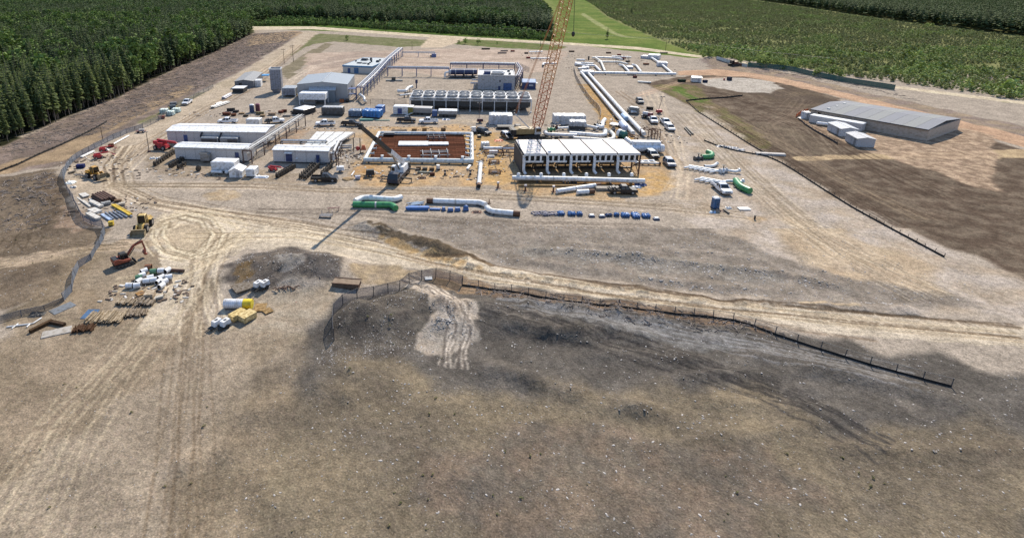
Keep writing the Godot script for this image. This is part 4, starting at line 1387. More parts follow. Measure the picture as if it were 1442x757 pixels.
func crawler_crane():
	var foot := P(28.9, -155.7)
	var o := thing("crawler_crane", "tall orange lattice boom crane on black crawler tracks behind the fan module", "crane", foot, 0.12)
	var orange := paint(.45,.16,.04,.55)
	var red := paint(.40,.11,.035,.55)
	var dark := paint(.02,.02,.02,.6)
	track_frame(o, 2.4, 8.0, 1.1, 0.95)
	track_frame(o, -2.4, 8.0, 1.1, 0.95)
	obj("car_body", mb().box(V(0, 0.9, 0), V(3.0, 0.7, 4.0)).cyl(V(0, 1.2, 0), V(0, 1.5, 0), 1.4, 1.4, 16), dark, o)
	obj("machine_house", mb().prism(pv([-4.2, 1.5, 1.4, 1.5, 1.4, 2.8, -3.0, 3.1, -4.2, 2.8]), -1.5, 1.5), paint(.33,.24,.11,.5), o)
	obj("counterweight", mb().box(V(-4.8, 2.1, 0), V(1.1, 1.6, 3.6)).box(V(-5.5, 2.3, 0), V(0.35, 1.0, 2.6)), dark, o)
	obj("cab", mb().taper(V(1.9, 2.4, 1.3), V(1.9, 1.9, 1.1), Vector2(1.4, 1.0)), paint(.55,.56,.55,.4), o)
	obj("window", mb().box(V(2.0, 2.6, 1.83), V(1.3, 0.9, 0.06)).box(V(2.78, 2.55, 1.3), V(0.06, 0.9, 0.8)), glass(), o)
	var g := mb()
	for s in [0.7, -0.7]:
		g.bar(V(-0.3, 3.0, s), V(-4.4, 7.0, s), 0.28)
	g.bar(V(-4.4, 7.0, -0.7), V(-4.4, 7.0, 0.7), 0.3)
	obj("gantry", g, paint(.7,.7,.68,.5), o)
	obj("gantry_sheave", mb().ring(V(-4.5, 7.5, -0.3), V(-4.5, 7.5, 0.3), 0.55, 0.35).bar(V(-4.4, 7.0, 0), V(-3.9, 8.6, 0), 0.12).bar(V(-3.9, 8.6, 0), V(-3.0, 8.4, 0), 0.12), dark, o)
	var root := V(1.8, 2.0, 0)
	var tip := o.to_local(V(36.4, 43.5, -150.5))
	# the boom, its foot section a deeper red
	var low := mb()
	lattice(low, root, root.lerp(tip, 0.34), 2.3, 10, 0.16, 0.10, 0.45, 1.0)
	obj("lower_boom", low, red, o)
	var up := mb()
	lattice(up, root.lerp(tip, 0.34), tip, 2.3, 20, 0.15, 0.09, 1.0, 0.5)
	obj("upper_boom", up, paint(.50,.21,.05,.5), o)
	obj("boom_head", mb().ring(tip + V(0, -0.2, -0.5), tip + V(0, -0.2, 0.5), 0.7, 0.3).box(tip, V(0.9, 0.9, 1.4)), red, o)
	var p := mb()
	for s in [-0.9, -0.3, 0.3, 0.9]:
		p.bar(V(-4.4, 7.0, s * 0.8), tip + V(-0.5, 0.2, s * 0.5), 0.055)
	obj("pendant_cable", p, orange, o)
	var h := mb()
	var hook := tip + V(1.2, -14.0, 0.3)
	h.bar(tip + V(0.7, -0.4, -0.15), hook, 0.05)
	h.bar(tip + V(0.7, -0.4, 0.15), hook + V(0.1, 0, 0), 0.05)
	obj("hoist_cable", h, dark, o)
	obj("hook_block", mb().ball(hook - V(0, 0.5, 0), V(0.45, 0.7, 0.45)), dark, o)


func truck_crane():
	var rear := P(-4.8, -126.8)
	var front := P(-7.2, -117.3)
	var o := thing("truck_crane", "mobile truck crane with raised black and white telescopic boom on outriggers", "crane", (rear + front) * 0.5, heading(rear, front))
	var white := paint(.7,.71,.72,.4)
	var navy := paint(.025,.03,.05,.4)
	var dark := paint(.02,.02,.02,.6)
	obj("carrier", mb().prism(pv([-5.2, 0.7, 5.4, 0.7, 5.4, 1.5, 3.4, 1.55, -5.2, 1.5]), -1.25, 1.25), navy, o)
	glasshouse(o, 3.3, 5.3, 1.5, 2.6, 1.15, 1.05, 0.5, 0.1, navy)
	obj("superstructure", mb().taper(V(-1.6, 2.1, 0), V(4.2, 1.2, 2.3), Vector2(3.4, 2.0)), white, o)
	obj("operator_cab", mb().taper(V(0.9, 2.4, 0.95), V(1.7, 1.6, 0.95), Vector2(1.2, 0.85)), white, o)
	obj("window", mb().box(V(0.95, 2.7, 1.4), V(1.1, 0.8, 0.06)).box(V(1.68, 2.6, 0.95), V(0.06, 0.8, 0.7)), glass(), o)
	obj("counterweight", mb().box(V(-4.2, 2.0, 0), V(1.1, 1.1, 2.5)), dark, o)
	var foot := V(-2.6, 2.9, -0.1)
	var tip := o.to_local(V(-12.2, 16.4, -104.5))
	var near := foot.lerp(tip, 0.36)
	obj("boom_base", mb().bar(foot, near, 0.85, 1.0), white, o)
	obj("boom_extension", mb().bar(near, foot.lerp(tip, 0.72), 0.7, 0.82).bar(foot.lerp(tip, 0.72), tip, 0.55, 0.65), dark, o)
	obj("boom_head", mb().box(tip, V(0.8, 0.9, 0.8)).ring(tip + V(0, 0.3, -0.3), tip + V(0, 0.3, 0.3), 0.4, 0.2), dark, o)
	obj("lift_ram", mb().cyl(V(0.3, 2.3, -0.1), foot.lerp(tip, 0.3) - V(0, 0.5, 0), 0.2), paint(.4,.4,.4,.3,.7), o)
	for x in [-4.2, 2.2]:
		var g := mb()
		g.box(V(x, 0.95, 0), V(0.32, 0.28, 7.0))
		for s in [3.4, -3.4]:
			g.cyl(V(x, 0.08, s), V(x, 0.95, s), 0.1)
		obj("outrigger", g, dark, o)
		var f := mb()
		for s in [3.4, -3.4]:
			f.box(V(x, 0.05, s), V(0.9, 0.1, 0.9))
		obj("outrigger_pad", f, paint(.2,.14,.09,.8), o)
	for x in [4.3, 2.9, -2.7, -4.2]:
		for s in [1.0, -1.0]:
			wheel(o, V(x, 0.55, s * 1.05), 0.55, 0.4)


func add_vehicles():
	crawler_crane()
	truck_crane()
	var grey := Color(0.10, 0.11, 0.12)
	pickup("white pickup with its tailgate down on the access road beside wrapped pallets", P(-84.7, -204.2), P(-84.2, -196), WHITE)
	pickup("white pickup parked behind the longest white trailer building", P(-58.1, -172.4), P(-64, -172.4), WHITE)
	pickup("white flat deck truck parked at the end of the pipe bridge", P(-49.5, -171.9), P(-44, -173.7), WHITE, true, true)
	pickup("white pickup with a dark tool load facing the pipe bridge", P(-27.6, -169.7), P(-33.5, -169.3), WHITE, true)
	pickup("black pickup in the lane behind the white panelled skid", P(-25.6, -169.7), P(-19.9, -168.9), BLACK)
	pickup("black pickup parked in front of the white office with blue door", P(-8.8, -173.7), P(-3.5, -173.3), BLACK)
	pickup("white pickup beside the flat topped white trailer behind the excavation", P(3.5, -172.4), P(-2, -172.4), WHITE)
	pickup("black pickup parked beside spool racks at the front of the yard", P(-25.5, -120), P(-19.5, -120), BLACK)
	pickup("black pickup with a loaded bed in front of the fan module pipe", P(38.3, -112.6), P(43.8, -112.4), BLACK, true)
	pickup("white service truck with crane gear beside the twin pipes", P(68.8, -192.6), P(67.8, -181.2), WHITE, true, true)
	pickup("white work truck facing the camera with dark welding rig behind", P(72, -182.2), P(68.7, -165.1), WHITE, true, true)
	pickup("small white pickup just behind the silver sedan in the lane", P(73.4, -174.6), P(72.8, -167.6), WHITE, true)
	pickup("white pickup parked nose out by the small white manifolds", P(62.5, -116.8), P(62.3, -110.9), WHITE)
	suv("black car with white roof beside orange matting near the crane", P(21.5, -158.7), P(23.6, -152.1), BLACK, WHITE)
	suv("silver car parked nearest the pipe rack on the lane", P(72, -167.6), P(71.4, -161), Color(0.5, 0.51, 0.52), Color(0.6, 0.6, 0.6))
	suv("dark grey car alone on the lane above the twin pipes", P(76.6, -206.7), P(75.7, -197.1), grey, grey)
	suv("blue grey car parked on tan dirt to the right of the fan module", P(58.7, -134.9), P(57.9, -127.3), Color(0.07, 0.10, 0.15), Color(0.35, 0.37, 0.4))
	suv("black utility vehicle beside the end of the white wrapped vessel", P(56.6, -140.2), P(56.8, -135.5), BLACK, Color(0.6, 0.62, 0.6))
	suv("small dark car behind the white light cart by the excavation corner", P(15.6, -161), P(17.4, -158.7), Color(0.02, 0.03, 0.04), Color(0.03, 0.04, 0.05))
	for e in [["yellow wheel loader with dark bucket beside grey scaffold frames", P(-75.8, -122.8), P(-72.4, -120.9), 0.9], ["yellow wheel loader parked alone with its bucket towards the fence road", P(-51.1, -97), P(-50.4, -92.1), 0.0]]:
		var y: float = e[3]
		var o := thing("wheel_loader", e[0], "loader", (e[1] + e[2]) * 0.5, heading(e[1], e[2]), "yellow loaders")
		wheel_loader(o, Color(0.50, 0.26, 0.03) if y > 0 else Color(0.52, 0.36, 0.12), y * 0.5)
		o.scale = Vector3.ONE * (0.9 if y > 0 else 0.92)
	var ex := thing("excavator", "small orange red excavator with arm bent on the lower dirt yard", "excavator", P(-47.7, -81.2), heading(P(-48, -81.4), P(-45.8, -83.6)))
	excavator(ex)
	ex.scale = Vector3.ONE * 0.85
	var bd := thing("bulldozer", "dark red bulldozer on the bank beside the green fence", "bulldozer", P(153.8, -289.1), 0.3)
	track_frame(bd, 1.2, 4.4, 1.1, 0.6)
	track_frame(bd, -1.2, 4.4, 1.1, 0.6)
	obj("hood", mb().box(V(0.7, 1.6, 0), V(2.6, 1.2, 1.4)), paint(.16,.06,.03,.6), bd)
	glasshouse(bd, -1.8, -0.4, 1.4, 3.0, 0.8, 0.75, 0.1, 0.1, paint(.06,.03,.03,.6))
	obj("blade", mb().box(V(3.0, 0.8, 0), V(0.3, 1.4, 4.0)), paint(.13,.07,.05,.7), bd)
	var red := Color(0.45, 0.03, 0.04)
	for e in [["large red boom lift beside the longest white trailer building", P(-71.2, -145.3), P(-67.1, -144), 1.25], ["red boom lift among crates beside the fence bend", P(-82.2, -136), P(-80.9, -137.2), 0.7], ["small red lift nearest the white crates along the mesh fence", P(-84.2, -142.1), P(-83.1, -143.3), 0.6], ["red compact lift parked between small white cabins and spool racks", P(-36.8, -127.3), P(-34.7, -126.8), 0.62]]:
		var o := thing("boom_lift", e[0], "lift", (e[1] + e[2]) * 0.5, heading(e[1], e[2]), "red lifts")
		man_lift(o, red)
		o.scale = Vector3.ONE * e[3]
	for e in [["blue portable toilet with white roof alone at the gravel edge", P(56.6, -104.5), Color(0.03, 0.11, 0.25), WHITE, 1.0], ["navy portable toilet with pale roof behind the trailers", P(-57.9, -187.3), Color(0.04, 0.07, 0.16), WHITE, 1.15], ["maroon portable toilet beside the navy one", P(-56.2, -188.3), Color(0.13, 0.03, 0.05), Color(0.2, 0.05, 0.08), 1.15]]:
		var o := thing("portable_toilet", e[0], "toilet", e[1], 0.1, "portable toilets")
		porta_toilet(o, e[2], e[3])
		o.scale = Vector3.ONE * e[4]
	for e in [["white light tower cart with thin dark mast near the front pickup", P(-19.9, -126.3), WHITE, 5.0, -0.6], ["dark maroon light tower standing before the long fan bank", P(16.6, -172.8), Color(0.07, 0.02, 0.03), 6.2, 0.0], ["red light tower on the lane beside the mud field", P(76.6, -185.2), Color(0.35, 0.03, 0.03), 5.6, 0.9]]:
		var o := thing("light_tower", e[0], "light tower", e[1], 0.1, "trailer light towers")
		light_tower(o, e[2], e[3], e[4])
	for e in [["small white wheeled generator in the upper pair by the timber mat", P(-24.3, -73.3)], ["small white wheeled generator in the upper pair by the spoil heap", P(-23.3, -73.3)], ["small white wheeled generator in the lower pair by the yellow crates", P(-26.1, -64.3)], ["small white wheeled generator at the lower left of its pair", P(-27.2, -64.3)]]:
		again("cart", "portable_generator", e[0], "generator", e[1], 1.05, "white wheeled generators", portable_cart)
	var wt := thing("welding_rig", "dark welding rig on wheels behind the white work truck", "welding rig", P(70.5, -179.3), -0.9)
	obj("bed", mb().box(V(0, 0.8, 0), V(3.6, 0.2, 2.0)), paint(.03,.03,.035,.6), wt)
	obj("tank", mb().cyl(V(-1.2, 1.5, 0.3), V(0.6, 1.5, 0.3), 0.6), paint(.5,.5,.52,.4), wt)
	obj("machine_box", mb().box(V(1.1, 1.4, 0), V(1.0, 1.1, 1.6)), paint(.13,.03,.05,.5), wt)
	obj("jib", mb().bar(V(-1.2, 1.0, -0.6), V(0.8, 3.0, -0.6), 0.15), paint(.12,.04,.05,.5), wt)
	for s in [1.0, -1.0]:
		wheel(wt, V(0.8, 0.45, s * 0.9), 0.45, 0.3)
		wheel(wt, V(-0.9, 0.45, s * 0.9), 0.45, 0.3)


# ---------------------------------------------------------------- buildings and containers
const ALONG_X := Basis(Vector3(0, 0, 1), Vector3(0, 1, 0), Vector3(-1, 0, 0))  # outline in z, y; pushed along x


func site(called: String, label: String, category: String, a: Vector3, b: Vector3, group := "") -> Node3D:
	return thing(called, label, category, (a + b) * 0.5, heading(a, b), group)


func gabled(o: Node3D, long: float, deep: float, base: float, eave: float, ridge: float, wall: Material, roof: Material, across := false):
	# front face at z = 0, ridge along x (or along z when across)
	var w := mb()
	if across:
		w.prism(pv([-long / 2, base, long / 2, base, long / 2, eave, 0, ridge, -long / 2, eave]), -deep, 0)
	else:
		w.prism(pv([0, base, 0, eave, -deep / 2, ridge, -deep, eave, -deep, base]), -long / 2, long / 2, ALONG_X)
	obj("wall", w, wall, o)
	var t := 0.08
	var e := 0.16
	var span := long / 2 if across else deep / 2
	var drop := (ridge - eave) / span * e
	for s in [1.0, -1.0]:
		var r := mb()
		if across:
			r.prism(pv([0, ridge + 0.01, s * (span + e), eave - drop + 0.01, s * (span + e), eave - drop + t, 0, ridge + t]), -deep - e, e)
		else:
			r.prism(pv([-span, ridge + 0.01, -span + s * (span + e), eave - drop + 0.01, -span + s * (span + e), eave - drop + t, -span, ridge + t]), -long / 2 - e, long / 2 + e, ALONG_X)
		obj("roof", r, roof, o)
	# joint covers down the walls and roof, and a gutter
	var n := int(long / 2.4)
	for k in range(1, n):
		var x := (float(k) / n - 0.5) * long
		if across:
			obj("wall_joint", mb().box(V(x, (base + eave) / 2, 0.02), V(0.07, eave - base, 0.05)), paint(.30,.30,.30,.6), o)
		else:
			obj("wall_joint", mb().box(V(x, (base + eave) / 2, 0.02), V(0.07, eave - base, 0.05)), paint(.36,.35,.34,.6), o)
			obj("roof_joint", mb().bar(V(x, eave + t - drop, e), V(x, ridge + t, -deep / 2), 0.07, 0.06), paint(.55,.55,.54,.5), o)
	if not across:
		obj("gutter", mb().box(V(0, eave - 0.06, e + 0.03), V(long + 0.2, 0.12, 0.12)), paint(.4,.4,.4,.5), o)
		obj("ridge_cap", mb().box(V(0, ridge + t + 0.02, -deep / 2), V(long + 0.3, 0.05, 0.3)), paint(.6,.6,.6,.5), o)


func door(o: Node3D, x: float, z: float, base: float, w: float, h: float, m: Material, wide_frame := true):
	var d := obj("door", mb().box(V(x, base + h / 2, z + 0.03), V(w, h, 0.06)), m, o)
	if wide_frame:
		var f := mb()
		for s in [-1.0, 1.0]:
			f.box(V(x + s * (w / 2 + 0.05), base + h / 2, z + 0.04), V(0.1, h, 0.09))
		f.box(V(x, base + h + 0.06, z + 0.04), V(w + 0.2, 0.12, 0.09))
		obj("door_frame", f, paint(.5,.5,.5,.5), d)
	obj("handle", mb().box(V(x + w * 0.38, base + h * 0.48, z + 0.09), V(0.06, 0.14, 0.05)), paint(.1,.1,.1,.4,.5,"plain"), d)


func stair(o: Node3D, x: float, z: float, h: float):
	var m := paint(.16,.17,.18,.5,.3)
	var s := mb()
	s.box(V(x, h, z + 0.6), V(1.3, 0.08, 1.1))
	for k in 4:
		s.box(V(x + 0.9 + k * 0.28, h - (k + 1) * h / 5.0, z + 0.6), V(0.28, 0.06, 1.0))
	for q in [[-0.6, 0.1], [-0.6, 1.1], [0.6, 1.1], [0.6, 0.1]]:
		s.bar(V(x + q[0], 0, z + q[1]), V(x + q[0], h + 1.0, z + q[1]), 0.06)
	s.bar(V(x - 0.6, h + 1.0, z + 1.1), V(x + 0.6, h + 1.0, z + 1.1), 0.05)
	s.bar(V(x + 0.6, h + 1.0, z + 1.1), V(x + 1.9, 0.9, z + 1.1), 0.05)
	obj("steps", s, m, o)


func skids(o: Node3D, long: float, deep: float, h: float):
	var s := mb()
	for z in [-0.25, -deep + 0.25]:
		s.box(V(0, h / 2, z), V(long - 0.2, h - 0.02, 0.3))
	for k in int(long / 3.0):
		s.box(V(-long / 2 + 1.5 + k * 3.0, h / 2, -deep / 2), V(0.25, h - 0.06, deep - 0.6))
	obj("skid", s, paint(.05,.05,.05,.7), o)


func container(called: String, label: String, category: String, a: Vector3, b: Vector3, deep: float, h: float, wall: Material, roof: Material, base := 0.25, group := "", doored := 0, wheels := false) -> Node3D:
	var o := site(called, label, category, a, b, group)
	var long := a.distance_to(b)
	var m := mb()
	m.box(V(0, (base + h) / 2, -deep / 2), V(long, h - base, deep))
	obj("body", m, wall, o)
	var f := mb()
	for x in [-long / 2, long / 2]:
		for z in [0.0, -deep]:
			f.box(V(x, (base + h) / 2, z), V(0.12, h - base + 0.06, 0.12))
	for z in [0.0, -deep]:
		f.box(V(0, h - 0.05, z), V(long, 0.13, 0.11))
		f.box(V(0, base + 0.06, z), V(long, 0.14, 0.11))
	obj("corner_frame", f, wall, o)
	obj("roof", mb().taper(V(0, h + 0.07, -deep / 2), V(long + 0.16, 0.14, deep + 0.16), Vector2(long - 0.3, deep - 0.3)), roof, o)
	if base > 0.05:
		skids(o, long, deep, base)
	if doored == 1:
		door(o, -long * 0.05, 0.0, base + 0.1, minf(1.6, long * 0.3), (h - base) * 0.75, paint(.03,.06,.2,.5))
	if doored == 2:
		for s in [-1.0, 1.0]:
			obj("door", mb().box(V(s * long * 0.23, (h + base) / 2, 0.05), V(long * 0.44, (h - base) * 0.86, 0.06)), wall, o)
	if wheels:
		for x in [-0.5, 0.5]:
			for z in [-0.1, -deep + 0.1]:
				wheel(o, V(x * 1.2 - long * 0.12, 0.38, z), 0.38, 0.25)
		obj("drawbar", mb().bar(V(long / 2, 0.5, -deep * 0.25), V(long / 2 + 1.4, 0.45, -deep / 2), 0.1).bar(V(long / 2, 0.5, -deep * 0.75), V(long / 2 + 1.4, 0.45, -deep / 2), 0.1), paint(.03,.03,.03,.6), o)
	return o


func draped(called: String, label: String, a: Vector3, b: Vector3, deep: float, h: float, c: Color, s: int, group := "", base := 0.5) -> Node3D:
	# a load or skid wrapped in tarpaulin: slack top, folds down the sides
	var o := site(called, label, "covered load", a, b, group)
	var long := a.distance_to(b)
	var r := RandomNumberGenerator.new()
	r.seed = s
	var m := mb()
	var nx := 14
	var nz := 7
	var top := []
	for j in nz + 1:
		var row := []
		for i in nx + 1:
			var x := (float(i) / nx - 0.5) * long
			var z := -float(j) / nz * deep
			var rim := i == 0 or j == 0 or i == nx or j == nz
			row.append(V(x, h - (0.12 if rim else 0.0) + r.randf_range(-0.09, 0.09), z + r.randf_range(-0.05, 0.05)))
		top.append(row)
	for j in nz:
		for i in nx:
			m.quad(top[j][i], top[j][i + 1], top[j + 1][i + 1], top[j + 1][i])
	var loop := []
	for i in nx + 1:
		loop.append([top[0][i], V(0, 0, 1)])
	for j in range(1, nz + 1):
		loop.append([top[j][nx], V(1, 0, 0)])
	for i in range(nx - 1, -1, -1):
		loop.append([top[nz][i], V(0, 0, -1)])
	for j in range(nz - 1, -1, -1):
		loop.append([top[j][0], V(-1, 0, 0)])
	var low := []
	for k in loop.size():
		var q: Vector3 = loop[k][0] + loop[k][1] * (0.16 * sin(k * 2.1) + 0.05)
		q.y = base + r.randf_range(-0.1, 0.12)
		low.append(q)
	for k in loop.size() - 1:
		var mid_a: Vector3 = (loop[k][0] + low[k]) * 0.5 + loop[k][1] * 0.1 * sin(k * 1.3)
		var mid_b: Vector3 = (loop[k + 1][0] + low[k + 1]) * 0.5 + loop[k + 1][1] * 0.1 * sin(k * 1.3 + 1.3)
		m.quad(mid_a, mid_b, loop[k + 1][0], loop[k][0])
		m.quad(low[k], low[k + 1], mid_b, mid_a)
	obj("tarpaulin", m, paint(c.r,c.g,c.b,.45), o)
	obj("load", mb().box(V(0, (h + 0.1) / 2 - 0.1, -deep / 2), V(long - 0.7, h - 0.5, deep - 0.7)), paint(.12,.12,.12,.8), o)
	var st := mb()
	for k in 3:
		var x := (k - 1) * long * 0.3
		st.box(V(x, h * 0.5 + base * 0.5, 0.3), V(0.06, h - base, 0.03))
	obj("strap", st, paint(.1,.1,.1,.7), o)
	skids(o, long, deep, maxf(base - 0.1, 0.2))
	return o


func add_buildings():
	var white := paint(.70,.71,.72,.45)
	var siding := paint(.60,.58,.57,.5,.0,"rib")
	var roof_white := paint(.78,.79,.80,.4)
	var blue := paint(.035,.09,.24,.45)
	var navy := paint(.022,.045,.14,.45)
	var steel := paint(.36,.38,.40,.5,.2,"rib")
	var galv := paint(.42,.44,.46,.4,.4)
	var dark := paint(.02,.022,.025,.6)
	# -- the three long white trailer buildings
	var a := site("trailer_building", "longest white trailer building with grey cooling units on its front", "trailer building", P(-70, -150.2), P(-42.9, -148.6))
	gabled(a, 27.2, 8.0, 0.35, 3.5, 4.0, siding, roof_white)
	skids(a, 27.2, 8.0, 0.4)
	door(a, -8.5, 0.0, 0.4, 1.1, 2.1, blue)
	for k in 2:
		var x := -1.2 + k * 5.3
		var u := obj("cooling_unit", mb().box(V(x, 1.35, 1.1), V(4.7, 1.7, 1.9)), paint(.20,.21,.23,.5), a)
		obj("grille", mb().box(V(x + (1.0 if k else 0.0), 1.3, 2.07), V(2.6 if k else 4.2, 1.4, 0.05)), paint(.05,.05,.06,.6), u)
		obj("hood", mb().taper(V(x, 2.3, 1.1), V(4.8, 0.2, 2.0), Vector2(4.4, 1.6)), paint(.32,.33,.34,.5), u)
		obj("elbow_duct", mb().tube([V(x - 2.6, 1.0, 1.0), V(x - 2.6, 2.6, 1.0), V(x - 2.6, 3.2, 0.0)], 0.22, 8), dark, a)
	obj("end_porch", mb().box(V(14.4, 1.0, -2.5), V(1.4, 0.1, 3.0)).bar(V(15.0, 0, -1.1), V(15.0, 2.0, -1.1), 0.07).bar(V(15.0, 0, -3.9), V(15.0, 2.0, -3.9), 0.07).bar(V(15.0, 2.0, -1.1), V(15.0, 2.0, -3.9), 0.06), galv, a)
	var b := site("trailer_building", "middle length white trailer building behind rows of dark spools", "trailer building", P(-61.6, -135.2), P(-43.6, -133.5))
	gabled(b, 18.3, 4.4, 0.35, 3.4, 3.75, siding, roof_white)
	skids(b, 18.3, 4.4, 0.4)
	obj("wall_unit", mb().box(V(-1.0, 1.4, 0.75), V(2.2, 1.7, 1.4)), paint(.3,.28,.26,.5), b)
	obj("wall_unit_hood", mb().taper(V(-1.4, 2.35, 0.8), V(2.0, 0.2, 1.5), Vector2(1.7, 1.1)), paint(.33,.27,.21,.6), b)
	door(b, 6.6, 0.0, 0.4, 1.0, 2.1, navy)
	stair(b, 6.6, 0.0, 0.5)
	obj("landing", mb().box(V(9.8, 2.2, -1.5), V(1.3, 0.1, 2.6)).bar(V(10.3, 0, -0.4), V(10.3, 3.1, -0.4), 0.07).bar(V(10.3, 0, -2.7), V(10.3, 3.1, -2.7), 0.07).bar(V(10.3, 3.1, -0.4), V(10.3, 3.1, -2.7), 0.06), galv, b)
	var c := site("trailer_building", "shortest white trailer building with wide blue doorway facing the dirt", "trailer building", P(-37.1, -133.2), P(-23.5, -132.1))
	gabled(c, 13.7, 4.3, 0.35, 3.3, 3.6, siding, roof_white)
	skids(c, 13.7, 4.3, 0.4)
	door(c, -2.9, 0.0, 0.45, 1.6, 2.1, navy)
	obj("door_canopy", mb().taper(V(-2.9, 2.75, 0.45), V(2.0, 0.14, 0.9), Vector2(1.8, 0.7)), white, c)
	door(c, 4.2, 0.0, 0.4, 0.9, 1.9, navy)
	stair(c, 4.2, 0.0, 0.5)
	obj("vent_hood", mb().ball(V(-1.0, 1.2, 0.15), V(0.35, 0.25, 0.3)), white, c)
	obj("duct", mb().tube([V(6.9, 2.4, -1.5), V(7.6, 2.4, -1.5), V(7.6, 0.5, -1.5)], 0.3, 8), white, c)
	# -- small white cabins at the yard edge
	var k1 := container("white_cabin", "white boxy trailer with a propane tank before it", "cabin", P(-49.5, -125.8), P(-44.1, -125.3), 3.0, 2.6, white, roof_white, 0.5, "small white cabins", 0, true)
	obj("propane_tank", mb().cyl(V(-2.4, 0.6, 1.0), V(0.2, 0.6, 1.0), 0.32).ball(V(1.3, 0.6, 1.0), V(0.5, 0.45, 0.45)), white, k1)
	var k2 := site("white_cabin", "white tent shaped cabin between the boxy trailer and wrapped crate", "cabin", P(-44.2, -121.9), P(-41.3, -121.9), "small white cabins")
	gabled(k2, 2.9, 3.2, 0.15, 1.7, 2.4, white, roof_white, true)
	door(k2, 0.4, 0.0, 0.15, 0.7, 1.5, paint(.4,.4,.42,.5), false)
	container("white_cabin", "small white crate cabin with plastic sheets spilling beside it", "cabin", P(-40.6, -122.6), P(-38.7, -122.4), 2.4, 1.9, white, roof_white, 0.3, "small white cabins", 2)
	tag(obj_at("plastic_sheet", "crumpled white plastic sheet on dirt beside the small crate cabin", "plastic sheet", P(-37.4, -122.8), crumple(3.4, 1.6, 5), white), "crumpled white plastic sheet on dirt beside the small crate cabin", "plastic sheet")
	# -- the silver shed and what stands round it
	var s := thing("metal_shed", "large silver metal shed with shallow gable roof", "shed", V(-37.2, 0, -204.5), 0.0)
	gabled(s, 18.0, 21.0, 0.0, 6.2, 7.1, steel, paint(.24,.29,.35,.65,.1,"rib"), true)
	obj("lean_to_wall", mb().box(V(0.2, 2.2, 0.9), V(9.0, 4.4, 1.8)), paint(.16,.2,.24,.5,0,"rib"), s)
	obj("lean_to_roof", mb().prism(pv([0, 5.4, 2.1, 4.4, 2.1, 4.5, 0, 5.5]), -4.8, 4.8, ALONG_X, V(0.2, 0, 0)), galv, s)
	obj("door", mb().box(V(9.03, 1.9, -12.0), V(0.06, 3.6, 3.2)), dark, s)
	obj("ridge_cap", mb().box(V(0, 7.22, -10.5), V(0.5, 0.06, 21.3)), galv, s)
	obj("compressor_set", mb().box(V(7.0, 0.6, 1.6), V(1.6, 1.2, 1.2)), paint(.3,.1,.03,.6), s)
	obj("motor", mb().cyl(V(8.3, 0.8, 1.4), V(9.6, 0.8, 1.4), 0.7, 0.7, 12), dark, s)
	var cp := site("canopy_shelter", "white open canopy shelter on legs before the silver shed", "shelter", P(-44.5, -198.3), P(-35.2, -197.7))
	obj("roof", mb().taper(V(0, 4.1, -2.6), V(9.5, 0.25, 5.3), Vector2(9.1, 4.9)), roof_white, cp)
	obj("fascia", mb().box(V(0, 3.0, 0), V(9.4, 2.0, 0.1)).box(V(0, 3.0, -5.2), V(9.4, 2.0, 0.1)).box(V(-4.65, 3.0, -2.6), V(0.1, 2.0, 5.0)).box(V(4.65, 3.0, -2.6), V(0.1, 2.0, 5.0)), white, cp)
	for q in [[-4.5, -0.1], [4.5, -0.1], [-4.5, -5.05], [4.5, -5.05]]:
		obj("leg", mb().box(V(q[0], 1.0, q[1]), V(0.28, 2.0, 0.28)), white, cp)
	obj("stored_crate", mb().box(V(-1.5, 0.8, -3.0), V(4.0, 1.6, 2.0)), paint(.3,.3,.3,.7), cp)
	# -- exhaust stack with its duct
	var st := thing("exhaust_stack", "tall grey panelled exhaust stack with open top beside the shed", "stack", P(-57.9, -220), 0.08)
	var panel := paint(.26,.27,.31,.5)
	obj("core", mb().box(V(0, 5.2, -2.0), V(4.0, 7.6, 3.9)), paint(.13,.14,.16,.6), st)
	for j in 8:
		for i in 4:
			obj("panel", mb().box(V(-1.5 + i, 1.95 + j * 0.95, 0.0), V(0.92, 0.86, 0.14)), panel, st)
			obj("panel", mb().box(V(2.05, 1.95 + j * 0.95, -0.55 - i * 0.97), V(0.14, 0.86, 0.9)), panel, st)
	obj("hopper", mb().taper(V(0, 0.75, -2.0), V(2.2, 1.4, 2.6), Vector2(4.0, 3.9)), panel, st)
	var rim := mb()
	for q in [[0, 0.05, 4.3, 0.25], [0, -4.05, 4.3, 0.25], [-2.1, -2.0, 0.25, 4.1], [2.1, -2.0, 0.25, 4.1]]:
		rim.box(V(q[0], 9.2, q[1]), V(q[2], 0.5, q[3]))
	obj("rim", rim, paint(.62,.63,.64,.5), st)
	obj("flue_opening", mb().box(V(0, 9.06, -2.0), V(3.9, 0.1, 3.9)), dark, st)
	obj("side_ladder", mb().bar(V(-2.15, 1.0, -1.2), V(-2.15, 9.3, -1.2), 0.1).bar(V(-2.15, 1.0, -2.2), V(-2.15, 9.3, -2.2), 0.1), paint(.6,.6,.6,.5), st)
	var du := site("intake_housing", "low grey panelled intake housing between the stack and shed", "housing", P(-53.9, -212.5), P(-48.8, -212.5))
	var dl := 4.9
	obj("core", mb().box(V(0, 1.9, -3.0), V(dl, 2.6, 5.8)), paint(.14,.15,.17,.6), du)
	for i in 5:
		for j in 2:
			obj("panel", mb().box(V(-1.96 + i * 0.98, 1.25 + j * 1.25, 0.0), V(0.9, 1.15, 0.12)), panel, du)
	obj("roof", mb().taper(V(0, 3.28, -3.0), V(dl + 0.3, 0.16, 6.2), Vector2(dl, 5.8)), galv, du)
	for x in [-2.45, 2.45]:
		obj("leg", mb().box(V(x, 1.6, 0.15), V(0.24, 3.2, 0.24)), white, du)
